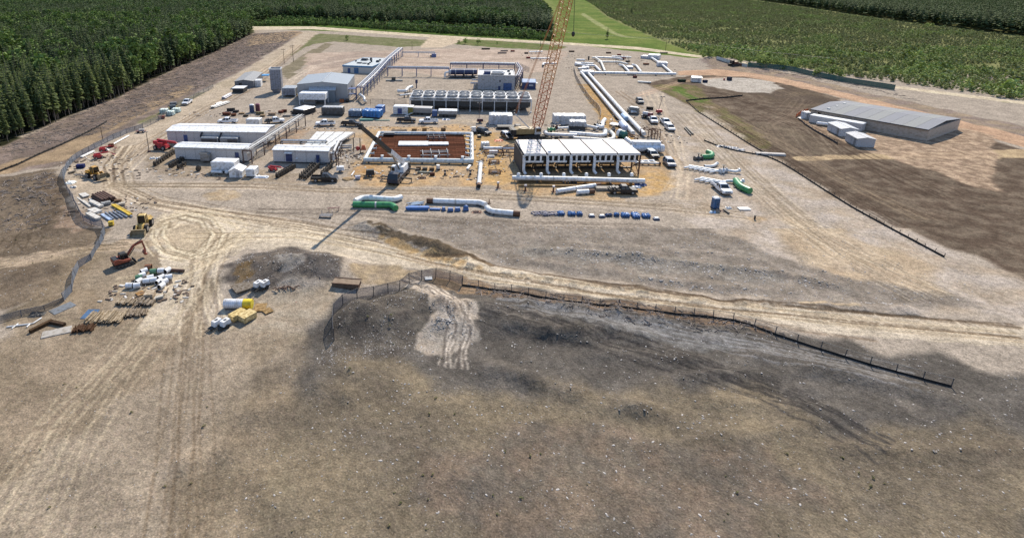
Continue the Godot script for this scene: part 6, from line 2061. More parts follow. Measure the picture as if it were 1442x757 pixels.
func excavation():
	# rust coloured mats framed by a white pipe rectangle
	var o := site("timber_mat_deck", "rust brown deck of long mats inside the white pipe rectangle", "deck", P(-14, -134.9), P(10.7, -134.9))
	var r := RandomNumberGenerator.new()
	r.seed = 12
	var long := P(-14, -134.9).distance_to(P(10.7, -134.9))
	for j in 26:
		var x := -long / 2
		while x < long / 2 - 0.6:
			var s := minf(r.randf_range(5.0, 9.0), long / 2 - x)
			var k := r.randf_range(0.6, 1.25)
			obj("plank", mb().box(V(x + s / 2, 0.12 + r.randf_range(-0.03, 0.04), -0.6 - j * 1.0), V(s - 0.06, 0.24, 0.92)), paint(0.115 * snappedf(k, 0.2), 0.046 * snappedf(k, 0.2), 0.028 * snappedf(k, 0.2), 0.95, 0, "wood"), o)
			x += s
	var white := paint(.70,.72,.72,.45)
	var f := thing("pipe_rectangle", "white pipe rectangle framing the rust brown deck", "pipe frame", P(-14.9, -133.2), 0.0)
	var base := P(-14.9, -133.2)
	var fl := Vector3.UP * 0.75
	var cnr := [base, P(11.1, -132.1), P(12.9, -157.6), P(-13.4, -158.7)]
	var p := []
	for q in cnr:
		p.append(q - base + fl)
	obj("front_pipe", mb().tube([p[0] - V(0.3, 0, 0), p[1] + V(0.3, 0, 0)], 0.6, 16), paint(.55,.60,.60,.45), f)
	obj("side_pipe", mb().tube([p[1] + V(0, 0, -0.6), p[2]], 0.5, 14), white, f)
	obj("back_pipe", mb().tube([p[2], p[3]], 0.42, 14), white, f)
	obj("side_pipe", mb().tube([p[3], p[0] + V(0, 0, -0.6)], 0.45, 14), white, f)
	for k in 8:
		var c: Vector3 = p[0].lerp(p[1], (k + 0.3) / 8.0)
		if k % 2 == 1:
			obj("nozzle", mb().cyl(c + V(0, 0.4, -0.2), c + V(0, 1.05, -0.4), 0.3, 0.3, 12).cyl(c + V(0, 1.0, -0.4), c + V(0, 1.1, -0.4), 0.42, 0.42, 12), white, f)
		obj("stand", mb().box(c - V(0, 0.55, 0), V(0.3, 0.4, 1.2)), paint(.04,.04,.04,.7), f)
	for k in 6:
		var c: Vector3 = p[1].lerp(p[2], (k + 0.6) / 6.5)
		obj("branch", mb().cyl(c, c + V(-1.7, 0.15, 0), 0.2, 0.2, 10).cyl(c + V(-1.5, 0.15, 0), c + V(-1.65, 0.15, 0), 0.36, 0.36, 10).cyl(c + V(-0.2, 0, 0), c + V(-0.2, 1.1, 0), 0.16, 0.16, 8), white, f)
	for k in 5:
		var c: Vector3 = p[3].lerp(p[0], (k + 0.8) / 6.0)
		obj("branch", mb().cyl(c, c + V(1.5, 0.1, 0), 0.22, 0.22, 10).cyl(c + V(1.4, 0.1, 0), c + V(1.55, 0.1, 0), 0.38, 0.38, 10), paint(.4,.42,.42,.45), f)
	obj("back_walkway", mb().box(p[3] + V(8.0, -0.2, 0.9), V(15.0, 0.3, 1.0)).box(p[3] + V(3.0, 0.2, 1.6), V(3.0, 0.6, 1.4)), paint(.13,.14,.15,.6), f)
	var t := thing("white_deck_panel", "long white flat panel lying on the rust brown deck", "panel", P(-0.8, -146.6), -0.004)
	obj("panel", mb().box(V(-2.6, 0.55, -1.6), V(8.0, 0.3, 3.6)), paint(.76,.77,.77,.4), t)
	obj("panel", mb().box(V(4.1, 0.57, -1.5), V(5.3, 0.3, 2.4)), paint(.70,.71,.71,.4), t)
	obj("bearer", mb().box(V(0, 0.3, -1.0), V(11.0, 0.2, 0.3)).box(V(0, 0.3, -2.4), V(11.0, 0.2, 0.3)), paint(.1,.09,.08,.8), t)
	for e in [["grey pipe spool frame on the front part of the rust deck", P(2.3, -137.2), 7.4, 3.6, Color(0.33, 0.34, 0.34)], ["dark pipe spool frame on the back part of the rust deck", P(2.9, -152.8), 5.4, 2.6, Color(0.09, 0.07, 0.07)]]:
		var g := thing("pipe_spool_frame", e[0], "pipe spool", e[1], 0.05, "spool frames on the deck")
		var m := paint(e[4].r,e[4].g,e[4].b,.5)
		var s: float = e[2]
		var d: float = e[3]
		obj("pipe", mb().tube([V(-s / 2, 0.7, 0), V(s / 2, 0.7, 0)], 0.14, 10), m, g)
		obj("pipe", mb().tube([V(-s / 2, 0.7, -d), V(s / 2, 0.7, -d)], 0.14, 10), m, g)
		obj("pipe", mb().tube([V(-s * 0.4, 0.9, -d * 0.5), V(s * 0.45, 0.9, -d * 0.5)], 0.12, 10), m, g)
		for k in 4:
			var x := -s * 0.42 + k * s * 0.28
			obj("cross_pipe", mb().tube(bent([V(x, 0.2, 0.4), V(x, 1.0 + 0.3 * (k % 2), 0.2), V(x, 1.0 + 0.3 * (k % 2), -d - 0.2), V(x, 0.2, -d - 0.3)], 0.3), 0.1, 8), m, g)


func add_pipes():
	var white := paint(.74,.75,.75,.4)
	var cream := paint(.70,.68,.62,.45)
	var wrap := paint(.72,.73,.75,.35)
	var green := paint(.045,.26,.09,.4)
	var blue := paint(.05,.09,.24,.45)
	var navy := paint(.02,.035,.10,.45)
	var galv := paint(.5,.52,.55,.35,.4)
	var dark := paint(.03,.03,.03,.6)
	var rusty := paint(.13,.06,.035,.8)
	fan_bank()
	fan_module()
	excavation()
	# the twin lines
	var l1 := pipe("white_pipeline", "left line of the long twin white pipes running down the site", "pipe", [P(71.3, -265.4, 0.95), P(60.7, -177.3, 0.95), P(58.6, -157.5, 0.95)], 0.58, white, "twin white pipelines", "cc", false, 16)
	obj("coupling", mb().cyl(P(60.4, -174.4, 0.95) - P(72.9, -271.4), P(59.8, -169, 0.95) - P(72.9, -271.4), 0.95, 0.95, 18).cyl(P(59.9, -169.9, 0.95) - P(72.9, -271.4), P(59.8, -168.7, 0.95) - P(72.9, -271.4), 1.0, 0.8, 18), paint(.5,.58,.75,.4), l1)
	var l2 := pipe("white_pipeline", "right line of the long twin white pipes running down the site", "pipe", [P(74.2, -265.4, 0.95), P(64.2, -183.2, 0.95), P(61.4, -156.7, 0.95)], 0.58, white, "twin white pipelines", "cc", false, 16)
	obj("coupling", mb().cyl(P(64.4, -185.3, 0.95) - P(75.9, -271.4), P(63.9, -180.2, 0.95) - P(75.9, -271.4), 0.75, 0.75, 18), paint(.35,.5,.7,.4), l2)
	pipe("header_pipe", "white header running crosswise at the far end of the twin pipes", "pipe", [P(72.2, -263.7, 0.9), P(93.6, -261.7, 0.9), P(112.8, -259.7, 0.9)], 0.62, white, "", "cc", false, 10)
	draped("wrapped_joint", "white wrapped joint box where twin pipes meet the header", P(71.3, -261.3), P(76.5, -261.3), 4.4, 1.9, Color(0.7, 0.71, 0.73), 21, "", 0.2)
	# risers and loops behind the header
	var n := 0
	for e in [
		[[P(81.1, -267.8, 0.9), P(83.4, -285.4, 0.9), P(79, -284.8, 1), P(75.3, -289.5, 1)], "first white riser loop from the left joining the far header"],
		[[P(83.1, -267.8, 0.9), P(90.3, -299.5, 1), P(91.1, -312.9, 1), P(89.5, -312.9, 1)], "white loop behind the first riser with a tall corner bend"],
		[[P(91.5, -314.3, 1), P(102.1, -311.5, 1), P(103.8, -307.4, 1)], "upper white cross pipe in the far manifold"],
		[[P(88.1, -296.9, 1), P(99, -296.9, 1), P(101.1, -290.2, 0.9)], "middle white cross pipe in the far manifold"],
		[[P(93.7, -265.7, 0.9), P(97.4, -285.4, 0.9), P(96.1, -287.8, 0.9)], "white elbow riser in the middle of the far header"],
		[[P(99.2, -265.7, 0.9), P(103.8, -285.4, 0.9), P(102.5, -287.8, 0.9)], "white elbow riser right of the middle on the far header"],
		[[P(112, -261.7, 0.9), P(118.5, -292.6, 0.9), P(122.2, -316.5, 0.9)], "white branch pipe running back from the header's free end"],
		[[P(76, -295.1, 0.9), P(84.4, -291.4, 0.9)], "short white pipe at the far left corner of the manifold"],
		[[P(79.3, -305.5, 0.9), P(83.4, -304.1, 0.9)], "short white pipe stub behind the far left corner"],
		[[P(72.5, -275.3, 0.9), P(76.8, -276.4, 0.9)], "short white pipe stub left of the wrapped joint"],
		[[P(57.8, -285.4, 0.9), P(59.2, -292.6, 0.9), P(66, -292.6, 0.9)], "white L shaped pipe behind the crane boom"],
		[[P(59.7, -337.8, 0.9), P(67.8, -339.4, 0.9)], "far white pipe near the roadside left of the crane boom"],
		[[P(55.9, -310.9, 0.9), P(66.9, -310.9, 0.9)], "thin far white pipe left of the crane boom"],
		[[P(89.4, -242, 0.5), P(94.4, -240.3, 0.5)], "short white pipe with dark ends lying before the header"],
		[[P(102.5, -320.1, 0.8), P(111.6, -315.8, 0.8)], "far white pipe lying behind the manifold"],
	]:
		pipe("white_pipe", e[1], "pipe", e[0], 0.5 if n < 11 else 0.4, cream if n in [1, 3, 13] else white, "white manifold pipes", "", n > 8, 3)
		n += 1
	for e in [["white wrapped box over the branch pipe by the header end", P(115.3, -287.9), P(119.8, -286.8), 4.5, 2.2, 31], ["white wrapped plant at the back end of the branch pipe", P(120.1, -314.7), P(125.2, -311.9), 6.0, 2.4, 32], ["low white wrapped frame beside the far wrapped plant", P(117.3, -317.5), P(119.8, -314.7), 4.0, 1.6, 33], ["white wrapped valve in the left manifold", P(74.9, -277.8), P(78, -276.7), 3.0, 1.5, 34], ["white wrapped fitting at the far left of the manifold", P(75.2, -290.3), P(78.1, -290.3), 3.0, 1.3, 35], ["white wrapped block at the middle riser bases", P(97.8, -280), P(100.6, -280), 3.0, 1.2, 36]]:
		draped("wrapped_fitting", e[0], e[1], e[2], e[3], e[4], Color(0.66, 0.67, 0.70), e[5], "wrapped fittings of the far manifold", 0.1)
	for e in [["dark red valve with raised wheel in the far manifold", P(106.2, -311.9), Color(0.16, 0.03, 0.04)], ["black valve standing beside the red one in the far manifold", P(104.1, -298.8), Color(0.03, 0.03, 0.03)]]:
		valve(e[0], e[1], 0.3, 1.0, e[2], "far manifold valves")
	tag(obj_at("pipe_hoop", "", "", P(87.1, -311.9), mb().ring(V(0, 1.1, 0), V(0.5, 1.1, 0.2), 1.2, 0.95), dark), "large dark pipe hoop standing at the manifold corner", "pipe hoop")
	# middle cluster between the crane and the twin lines
	pipe("white_pipe", "white pipe with green valve end running right from the crane", "pipe", [P(34.1, -159.2, 0.7), P(34, -156.9, 0.7), P(37.2, -156.5, 0.7), P(42.2, -155.8, 0.7)], 0.5, white, "white cluster pipes", "fc", true, 3)
	pipe("white_pipe", "long white pipe sweeping up into an elbow left of the green vessel", "pipe", [P(40.6, -157.7, 0.8), P(45.8, -156.2, 0.8), P(47.9, -155, 0.8), P(50.1, -155.8, 0.8), P(51.5, -160, 0.9)], 0.6, white, "white cluster pipes", "cf", true, 4)
	pipe("white_pipe", "white pipe with tan bend curling up beside the green vessel", "pipe", [P(40.6, -152.8, 0.7), P(45.8, -151.7, 0.7), P(48.2, -150.7, 0.7), P(51.1, -151.7, 0.7), P(52.6, -155.4, 0.9), P(52.6, -158.9, 0.9)], 0.52, cream, "white cluster pipes", "ff", true, 4)
	pipe("white_pipe", "stepped white elbow pipe above the sweeping pipes", "pipe", [P(50.7, -165.7, 0.7), P(52, -164.9, 0.7), P(53.9, -170.9, 0.7), P(55.6, -174.5, 0.7)], 0.62, white, "white cluster pipes", "fc", true, 2)
	pipe("white_pipe", "long white pipe resting behind the fan module roof", "pipe", [P(42, -147.5, 0.9), P(52.3, -146.5, 0.9), P(52.8, -147.2, 1.2)], 0.55, white, "white cluster pipes", "bf", true, 4)
	pipe("white_pipe", "thin white pipe leading left from the wrapped skid to a red valve", "pipe", [P(38.8, -164, 0.7), P(41.8, -164.5, 0.7)], 0.3, white, "white cluster pipes", "ff", true, 1)
	pipe("white_pipe", "white pipe linking the wrapped skid to the stepped elbow", "pipe", [P(47.6, -165.8, 0.9), P(49.6, -164.1, 0.9), P(50.2, -163.2, 0.8)], 0.42, white, "white cluster pipes", "ff", true, 1)
	valve("green bodied valve on the white pipe beside the crane", P(36.1, -161), 0.1, 1.1, Color(0.05, 0.25, 0.11))
	valve("dark valve on the stepped elbow", P(51.1, -166.7), 0.4, 0.9, Color(0.05, 0.05, 0.05))
	valve("dark valve at the top of the tan bend pipe", P(54, -161), 1.2, 0.9, Color(0.05, 0.05, 0.06))
	valve("rusty red valve left of the thin white pipe", P(38.8, -165.9), 0.2, 0.6, Color(0.12, 0.05, 0.03))
	draped("wrapped_skid", "grey tarpaulin covered skid on dark base between pipes", P(42.2, -164.7), P(46.9, -163.8), 3.0, 2.6, Color(0.42, 0.44, 0.47), 41, "", 1.1)
	var v := thing("pressure_vessel", "dark green round ended vessel with white cap beside the pipe bends", "vessel", P(54.9, -155), 0.5)
	obj("shell", mb().cyl(V(0, 1.2, -1.4), V(0, 1.2, 0.6), 1.15, 1.15, 18), paint(.015,.10,.085,.4), v)
	obj("end_cap", mb().ball(V(0, 1.2, 0.6), V(1.15, 1.15, 0.5)), paint(.02,.14,.11,.4), v)
	obj("cover", mb().cyl(V(0, 1.25, -1.5), V(0, 1.25, -0.5), 1.2, 1.2, 18), white, v)
	obj("saddle", mb().box(V(0, 0.3, -0.8), V(1.8, 0.6, 0.4)).box(V(0, 0.3, 0.3), V(1.8, 0.6, 0.4)), dark, v)
	var bv := thing("wrapped_vessel", "large white wrapped vessel with twin barrels right of the fan module", "vessel", P(54.2, -142.1), -0.05)
	obj("barrel", mb().tube([V(-4.0, 1.1, 0.6), V(5.6, 1.1, 0.6)], 0.85, 18), paint(.66,.69,.73,.4), bv)
	obj("wrapped_box", mb().taper(V(2.4, 1.9, -0.6), V(7.6, 1.9, 2.2), Vector2(7.0, 1.7)), wrap, bv)
	obj("end_cap", mb().cyl(V(5.6, 1.25, 0.5), V(6.6, 1.25, 0.5), 1.15, 1.0, 18), wrap, bv)
	obj("inlet", mb().tube(bent([V(-1.0, 2.0, -0.8), V(-2.0, 2.6, -3.2)], 0.6), 0.6, 12), white, bv)
	obj("nozzle", mb().cyl(V(-4.6, 0.8, 1.8), V(-1.8, 0.8, 1.8), 0.5, 0.5, 14), white, bv)
	for x in [-2.5, 1.2, 4.6]:
		obj("saddle", mb().box(V(x, 0.2, 0.6), V(0.5, 0.4, 1.8)), dark, bv)
	# brown trestles by the end of the twin lines
	for e in [["brown steel trestle under the end of the right pipeline", P(62.6, -157.2), 3.4, 2.2], ["brown steel trestle beside the tan pipe bends", P(57, -154.2), 3.0, 1.2], ["tall dark trestle frame at the pipeline tip", P(63.9, -155.7), 2.6, 2.4]]:
		var t := thing("steel_trestle", e[0], "trestle", e[1], -0.8, "steel trestles")
		var s: float = e[2]
		var h: float = e[3]
		for q in [[-1, -1], [1, -1], [1, 1], [-1, 1]]:
			obj("leg", mb().bar(V(q[0] * s / 2, 0, q[1] * 0.9), V(q[0] * s / 2, h, q[1] * 0.9), 0.16), rusty, t)
		obj("top_beam", mb().bar(V(-s / 2, h, 0.9), V(s / 2, h, 0.9), 0.18).bar(V(-s / 2, h, -0.9), V(s / 2, h, -0.9), 0.18), rusty, t)
		obj("cross_brace", mb().bar(V(-s / 2, 0.1, 0.9), V(s / 2, h, 0.9), 0.1).bar(V(s / 2, 0.1, -0.9), V(-s / 2, h, -0.9), 0.1), rusty, t)
	var ms := thing("meter_skid", "grey metal skid with rails clamped round the left pipeline coupling", "skid", P(57.6, -169.3), -0.6)
	obj("deck", mb().box(V(0, 0.5, 0), V(3.6, 0.15, 2.6)), galv, ms)
	for q in [[-1.7, -1.2], [1.7, -1.2], [1.7, 1.2], [-1.7, 1.2]]:
		obj("post", mb().bar(V(q[0], 0, q[1]), V(q[0], 1.9, q[1]), 0.1), galv, ms)
	obj("rail", mb().bar(V(-1.7, 1.9, 1.2), V(1.7, 1.9, 1.2), 0.08).bar(V(-1.7, 1.3, 1.2), V(1.7, 1.3, 1.2), 0.06).bar(V(-1.7, 1.9, -1.2), V(-1.7, 1.9, 1.2), 0.08), galv, ms)
	var eq := thing("generator_skid", "white topped generator skid right of the twin pipes", "skid", P(68.4, -185.2), -0.6)
	obj("housing", mb().taper(V(0, 1.2, 0), V(3.0, 1.9, 1.8), Vector2(2.7, 1.5)), paint(.16,.17,.17,.5), eq)
	obj("top", mb().box(V(-0.2, 2.25, 0), V(2.2, 0.16, 1.4)), white, eq)
	obj("skid", mb().box(V(0, 0.14, 0), V(3.4, 0.28, 2.0)), dark, eq)
	# left of the fan module
	pipe("white_pipe", "white pipe with wrapped cap running right towards the fan module", "pipe", [P(14.9, -142.9, 0.8), P(19.8, -142.9, 0.8), P(24, -142.6, 0.8)], 0.42, white, "pipes left of the fan module", "fc", true, 3)
	draped("wrapped_fitting", "white wrapped pipe cap at the start of the pipe left of the module", P(14.5, -144.9), P(16.6, -144.9), 1.6, 1.7, Color(0.7, 0.71, 0.72), 43, "", 0.2)
	pipe("white_pipe", "upright white pipe lying front to back with rusty end", "pipe", [P(13.1, -131, 0.55), P(11.4, -116.7, 0.55)], 0.48, white, "pipes left of the fan module", "fb", true, 4)
	var k := 0
	for e in [["large brown steel frame holding a white drum left of the module", P(17.2, -139), 4.6, 2.0, 1.0], ["brown open frame joined to the module's left end", P(21.4, -139), 3.6, 2.4, 1.6], ["small brown frame with white insert left of the module", P(16.5, -132.4), 2.4, 1.0, 0.7], ["brown cradle holding a white pipe stub left of the module", P(15.8, -125), 2.6, 0.9, 0.7]]:
		var t := thing("steel_cradle", e[0], "steel frame", e[1], 0.0, "brown steel frames")
		var s: float = e[2]
		var d: float = e[3]
		var h: float = e[4]
		for z in [0.0, -d]:
			obj("rail", mb().bar(V(-s / 2, h, z), V(s / 2, h, z), 0.16).bar(V(-s / 2, 0.1, z), V(s / 2, 0.1, z), 0.18), rusty, t)
			for x in [-s / 2, s / 2]:
				obj("post", mb().bar(V(x, 0, z), V(x, h, z), 0.15), rusty, t)
		if k != 1:
			obj("white_load", mb().cyl(V(-s * 0.25, h * 0.6, -d / 2), V(s * 0.2, h * 0.6, -d / 2), d * 0.28, d * 0.28, 12), white, t)
		k += 1
	tag(obj_at("white_beam", "", "", P(16.2, -137.5), mb().box(V(0, 0.25, 0), V(1.8, 0.4, 0.5)).box(V(0.1, 0.5, 0), V(1.5, 0.12, 0.4)), white), "white beam lying in front of the large brown frame", "beam")
	pipe("white_pipe", "longer white pipe with rusty end lying before the fan module header", "pipe", [P(27.3, -112.5, 0.5), P(36.3, -115.9, 0.5)], 0.5, white, "loose pipes before the module", "cb", true, 3)
	pipe("white_pipe", "short white pipe with rusty end below the longer loose pipe", "pipe", [P(31.4, -111.9, 0.5), P(33.9, -112.3, 0.5)], 0.5, white, "loose pipes before the module", "cb", true, 2)
	for e in [[P(21, -114), "middle rusty pipe stand between the smeared crane shadow and loose pipes"], [P(26.8, -113.4), "rusty pipe stand just left of the loose white pipes"], [P(15.4, -115.7), "rusty pipe stand nearest the upright white pipe"]]:
		var s := again("stanchion", "pipe_stand", e[1], "pipe stand", e[0], 0.2, "rusty pipe stands", func(o):
			obj("base", mb().box(V(0, 0.05, 0), V(0.8, 0.1, 0.8)), rusty, o)
			obj("post", mb().cyl(V(0, 0.1, 0), V(0, 1.1, 0), 0.2, 0.16, 10), rusty, o)
			obj("head", mb().box(V(0, 1.25, 0), V(0.5, 0.35, 0.35)), paint(.6,.55,.55,.5), o))
	tag(obj_at("timber_beam", "", "", P(26.8, -116.6), mb().box(V(0, 0.2, 0), V(13.5, 0.4, 0.6)), paint(.36,.26,.15,.8,0,"wood"), -0.02), "long tan timber baulk under the header before the fan module", "timber")
	tag(obj_at("grey_slab", "", "", P(38.8, -114.7), mb().box(V(0, 0.3, 0), V(5.4, 0.5, 1.6)).box(V(0, 0.58, 0), V(5.2, 0.06, 1.4)), paint(.28,.25,.21,.8)), "long grey crate behind the loaded black pickup", "crate")
	tag(obj_at("blue_tarpaulin", "", "", P(46.7, -117.7), crumple(2.6, 1.6, 51), paint(.05,.09,.22,.5)), "crumpled blue tarpaulin under the header pipe's right end", "tarpaulin")
	tag(obj_at("plastic_sheet", "", "", P(45.3, -116), crumple(2.0, 1.0, 52), paint(.45,.5,.58,.5)), "crumpled pale sheet just below the blue tarpaulin", "plastic sheet")
	var ws := thing("pipe_manifold", "white pipe manifold lying right of the fan module", "manifold", P(53.3, -131.5), 0.12)
	obj("header", mb().tube([V(-3.0, 0.5, -1.4), V(2.4, 0.5, -1.6)], 0.3, 12), white, ws)
	obj("header", mb().tube([V(-3.0, 0.5, -0.6), V(2.6, 0.5, 0.6)], 0.26, 12), cream, ws)
	for j in 4:
		obj("branch", mb().tube([V(-2.2 + j * 1.4, 0.5, -1.5), V(-2.4 + j * 1.5, 0.5, -0.3 + j * 0.3)], 0.22, 10), white, ws)
	obj("flange", mb().cyl(V(2.5, 0.5, 0.58), V(2.9, 0.5, 0.7), 0.42, 0.42, 12), rusty, ws)
	# near row along the pad
	pipe("bent_pipe", "white pipe with both ends bent lying behind the green pipe", "pipe", [P(-14.2, -106.8, 0.55), P(-12.8, -108.9, 0.55), P(-6.4, -107.6, 0.55), P(-5.1, -109.1, 0.55)], 0.58, white, "bent pipes along the pad", "cc", true, 3)
	pipe("green_bent_pipe", "bright green pipe with one bent end in the front row", "pipe", [P(-14.4, -105.1, 0.55), P(-6.7, -104.8, 0.55), P(-5.9, -103.1, 0.55)], 0.62, green, "bent pipes along the pad", "cc", true, 3)
	pipe("bent_pipe", "long white pipe with rusty end and black elbow mouth", "pipe", [P(1.4, -107, 0.55), P(10.7, -106.1, 0.55), P(11.7, -105, 0.55)], 0.55, white, "bent pipes along the pad", "bc", true, 3)
	pipe("bent_pipe", "short white bent pipe with rusty right end", "pipe", [P(11.8, -103.5, 0.55), P(12.3, -101.7, 0.55), P(16.5, -100.7, 0.55)], 0.55, white, "bent pipes along the pad", "cb", true, 3)
	pipe("green_bent_pipe", "green bent pipe lying by the white manifolds", "pipe", [P(67.9, -118.8, 0.6), P(66.9, -114.8, 0.6), P(67.6, -112.3, 0.6)], 0.72, green, "green pipes at the right", "cc", true, 2)
	pipe("green_bent_pipe", "small folded green pipe bend above the white manifolds", "pipe", [P(68.3, -136.2, 0.6), P(70.9, -136.2, 0.6), P(72.2, -138.9, 0.6), P(71.7, -140.4, 0.6)], 0.62, green, "green pipes at the right", "cc", true, 2)
	for e in [["upper white fingered manifold lying on the gravel", P(65.3, -127.3), 6, 1], ["lower white fingered manifold behind the white pickup", P(63.2, -119.5), 4, 1]]:
		var o := thing("fingered_manifold", e[0], "manifold", e[1], -0.62, "white fingered manifolds")
		var c: int = e[2]
		obj("header", mb().tube([V(-c * 0.62, 0.45, 0), V(c * 0.66, 0.45, 0), ], 0.32, 12), white, o)
		for j in c:
			obj("finger", mb().tube([V(-c * 0.5 + j * 1.1, 0.45, 0), V(-c * 0.5 + j * 1.1 - 1.3, 0.4, 1.9)], 0.24, 10), white, o)
		obj("outlet", mb().tube(bent([V(c * 0.5, 0.5, 0), V(c * 0.5 + 1.2, 0.5, -1.6), V(c * 0.5 + 3.0, 0.5, -1.6), V(c * 0.5 + 3.6, 0.7, -2.4)], 0.7), 0.32, 12), white, o)
		obj("outlet_flange", mb().cyl(V(c * 0.5 + 3.5, 0.7, -2.3), V(c * 0.5 + 3.7, 0.75, -2.5), 0.5, 0.5, 12), white, o)
	pipe("white_pipe", "curved white pipe piece above the fingered manifolds", "pipe", [P(66, -129.3, 0.4), P(67.9, -129.3, 0.4), P(69.7, -131.1, 0.5)], 0.32, white, "", "ff", true, 1)
	valve("dark capped white valve between the two fingered manifolds", P(68.6, -125.8), 0.4, 0.5, Color(0.55, 0.56, 0.57))
	valve("small dark spool at the tip of the upper manifold", P(67.2, -135.5), 0.1, 0.4, Color(0.06, 0.06, 0.06))
	# the blue pipe bridges of the plant
	var bp := [[-0.95, 0.26, paint(.33,.36,.42,.45,.2)], [-0.2, 0.2, paint(.2,.24,.33,.5)], [0.85, 0.28, paint(.45,.48,.53,.45,.2)]]
	rack("pipe_bridge", "blue steel pipe bridge climbing past the process building", [P(-24.2, -208), P(-21.6, -238.1), P(-18.9, -280), P(-14.3, -324.7)], 2.6, 4.6, 6.5, blue, blue, bp, "blue pipe bridges")
	rack("pipe_bridge", "blue pipe bridge running across to the compressor building", [P(-17.3, -259.3), P(2.2, -258.4), P(10.2, -257.4)], 2.0, 4.0, 6.0, blue, paint(.2,.25,.38,.45), [[-0.5, 0.22, galv], [0.4, 0.2, galv]], "blue pipe bridges")
	rack("pipe_bridge", "low grey pipe rack from the bridge end to a blue skid", [P(-13.5, -324.7), P(4.7, -323.2)], 1.5, 2.6, 8.0, paint(.3,.34,.42,.5), paint(.45,.46,.48,.5), [[0.0, 0.16, galv]], "blue pipe bridges")
	rack("pipe_bridge", "grey and brown pipe bridge between the trailer buildings", [P(-43.2, -132.6), P(-40.9, -146.6), P(-37.5, -168.9)], 2.2, 3.4, 7.0, paint(.10,.06,.05,.7), paint(.2,.2,.21,.6), [[-0.8, 0.15, paint(.3,.31,.32,.6)], [-0.3, 0.1, paint(.22,.22,.23,.6)], [0.2, 0.17, paint(.5,.51,.51,.5)], [0.8, 0.12, paint(.26,.26,.27,.6)]])
	rack("pipe_bridge", "blue trestle rack on the right side of the compressor building", [P(36.4, -228.7), P(40.9, -248.3), P(41.6, -265.2)], 1.8, 5.0, 5.0, navy, paint(.16,.12,.22,.5), [[-0.5, 0.2, galv], [0.3, 0.25, paint(.3,.28,.36,.5)]], "blue pipe bridges")
	rack("pipe_bridge", "long blue rack behind the vessel skid", [P(11, -263.2), P(26, -263.2), P(40, -261.3)], 2.4, 5.2, 6.0, navy, blue, [[-0.8, 0.25, galv], [0.0, 0.25, galv], [0.8, 0.2, galv]], "blue pipe bridges")
	var vs := site("vessel_skid", "dark blue twin vessel skid left of the compressor building", "skid", P(10.7, -253.7), P(22.3, -253.7))
	obj("vessel", mb().tube([V(-5.5, 2.6, -1.2), V(6.0, 2.6, -1.2)], 1.15, 18), navy, vs)
	obj("vessel", mb().tube([V(-5.0, 2.6, -4.2), V(6.0, 2.6, -4.2)], 1.1, 18), navy, vs)
	obj("end_bell", mb().ball(V(-5.7, 2.6, -1.2), V(0.9, 1.15, 1.15)), paint(.5,.5,.52,.4), vs)
	for x in [-3.6, 0.2, 4.2]:
		obj("band", mb().cyl(V(x, 2.6, -1.2), V(x + 0.25, 2.6, -1.2), 1.2, 1.2, 18), paint(.45,.46,.48,.4), vs)
		obj("saddle", mb().box(V(x, 0.75, -2.6), V(0.5, 1.5, 4.6)), dark, vs)
	obj("white_bend", mb().tube(bent([V(-6.6, 2.6, -0.8), V(-8.2, 2.4, -0.6), V(-8.2, 0.3, -0.6)], 0.8), 0.45, 12), white, vs)
	obj("base", mb().box(V(0, 0.2, -2.6), V(13.0, 0.4, 5.6)), dark, vs)
	var bs := thing("valve_skid", "small blue valve skid at the far end of the grey rack", "skid", P(4.3, -321.7), 0.0)
	obj("frame", mb().box(V(0, 0.9, -1.0), V(2.6, 1.8, 2.0)), paint(.12,.16,.33,.5), bs)
	obj("rail", mb().bar(V(-3.0, 2.4, 0.3), V(3.0, 2.4, 0.3), 0.1).bar(V(-3.0, 0, 0.3), V(-3.0, 2.4, 0.3), 0.1).bar(V(3.0, 0, 0.3), V(3.0, 2.4, 0.3), 0.1), paint(.6,.62,.64,.5), bs)
	obj("motor", mb().cyl(V(-2.2, 0.6, -1.0), V(-1.0, 0.6, -1.0), 0.4), dark, bs)
	# blue trestle tower at the shed corner, with white bends
	var bt := thing("stair_tower", "blue braced stair tower at the corner of the silver shed", "tower", P(-27.1, -208), 0.1)
	for q in [[-1.4, 1.2], [1.4, 1.2], [1.4, -1.2], [-1.4, -1.2]]:
		obj("post", mb().bar(V(q[0], 0, q[1]), V(q[0], 4.2, q[1]), 0.2), blue, bt)
	obj("platform", mb().box(V(0, 4.1, 0), V(3.2, 0.18, 2.8)).box(V(0, 2.1, 0), V(3.0, 0.14, 2.6)), blue, bt)
	obj("brace", mb().bar(V(-1.4, 0, 1.2), V(1.4, 2.1, 1.2), 0.12).bar(V(1.4, 2.1, 1.2), V(-1.4, 4.1, 1.2), 0.12).bar(V(1.4, 0, 1.2), V(1.4, 4.1, -1.2), 0.12), blue, bt)
	obj("rail", mb().bar(V(-1.5, 5.1, 1.3), V(1.5, 5.1, 1.3), 0.07).bar(V(-1.5, 5.1, 1.3), V(-1.5, 4.1, 1.3), 0.07).bar(V(1.5, 5.1, 1.3), V(1.5, 4.1, 1.3), 0.07), blue, bt)
	pipe("white_bend", "white pipe bend dropping beside the blue stair tower", "pipe", [P(-24, -207.2, 2), P(-21.9, -201.1, 2.2), P(-21.7, -198.8, 1.4), P(-21.5, -202.3, 0.4)], 0.42, white, "white plant bends", "fc", true, 0)
	pipe("white_bend", "white branched pipe bend left of the fan cooler bank", "pipe", [P(-10.6, -218, 1.2), P(-7.8, -216.5, 1.5), P(-6.9, -222.1, 1.8), P(-5.6, -223.6, 1.8)], 0.55, white, "white plant bends", "ff", true, 2)
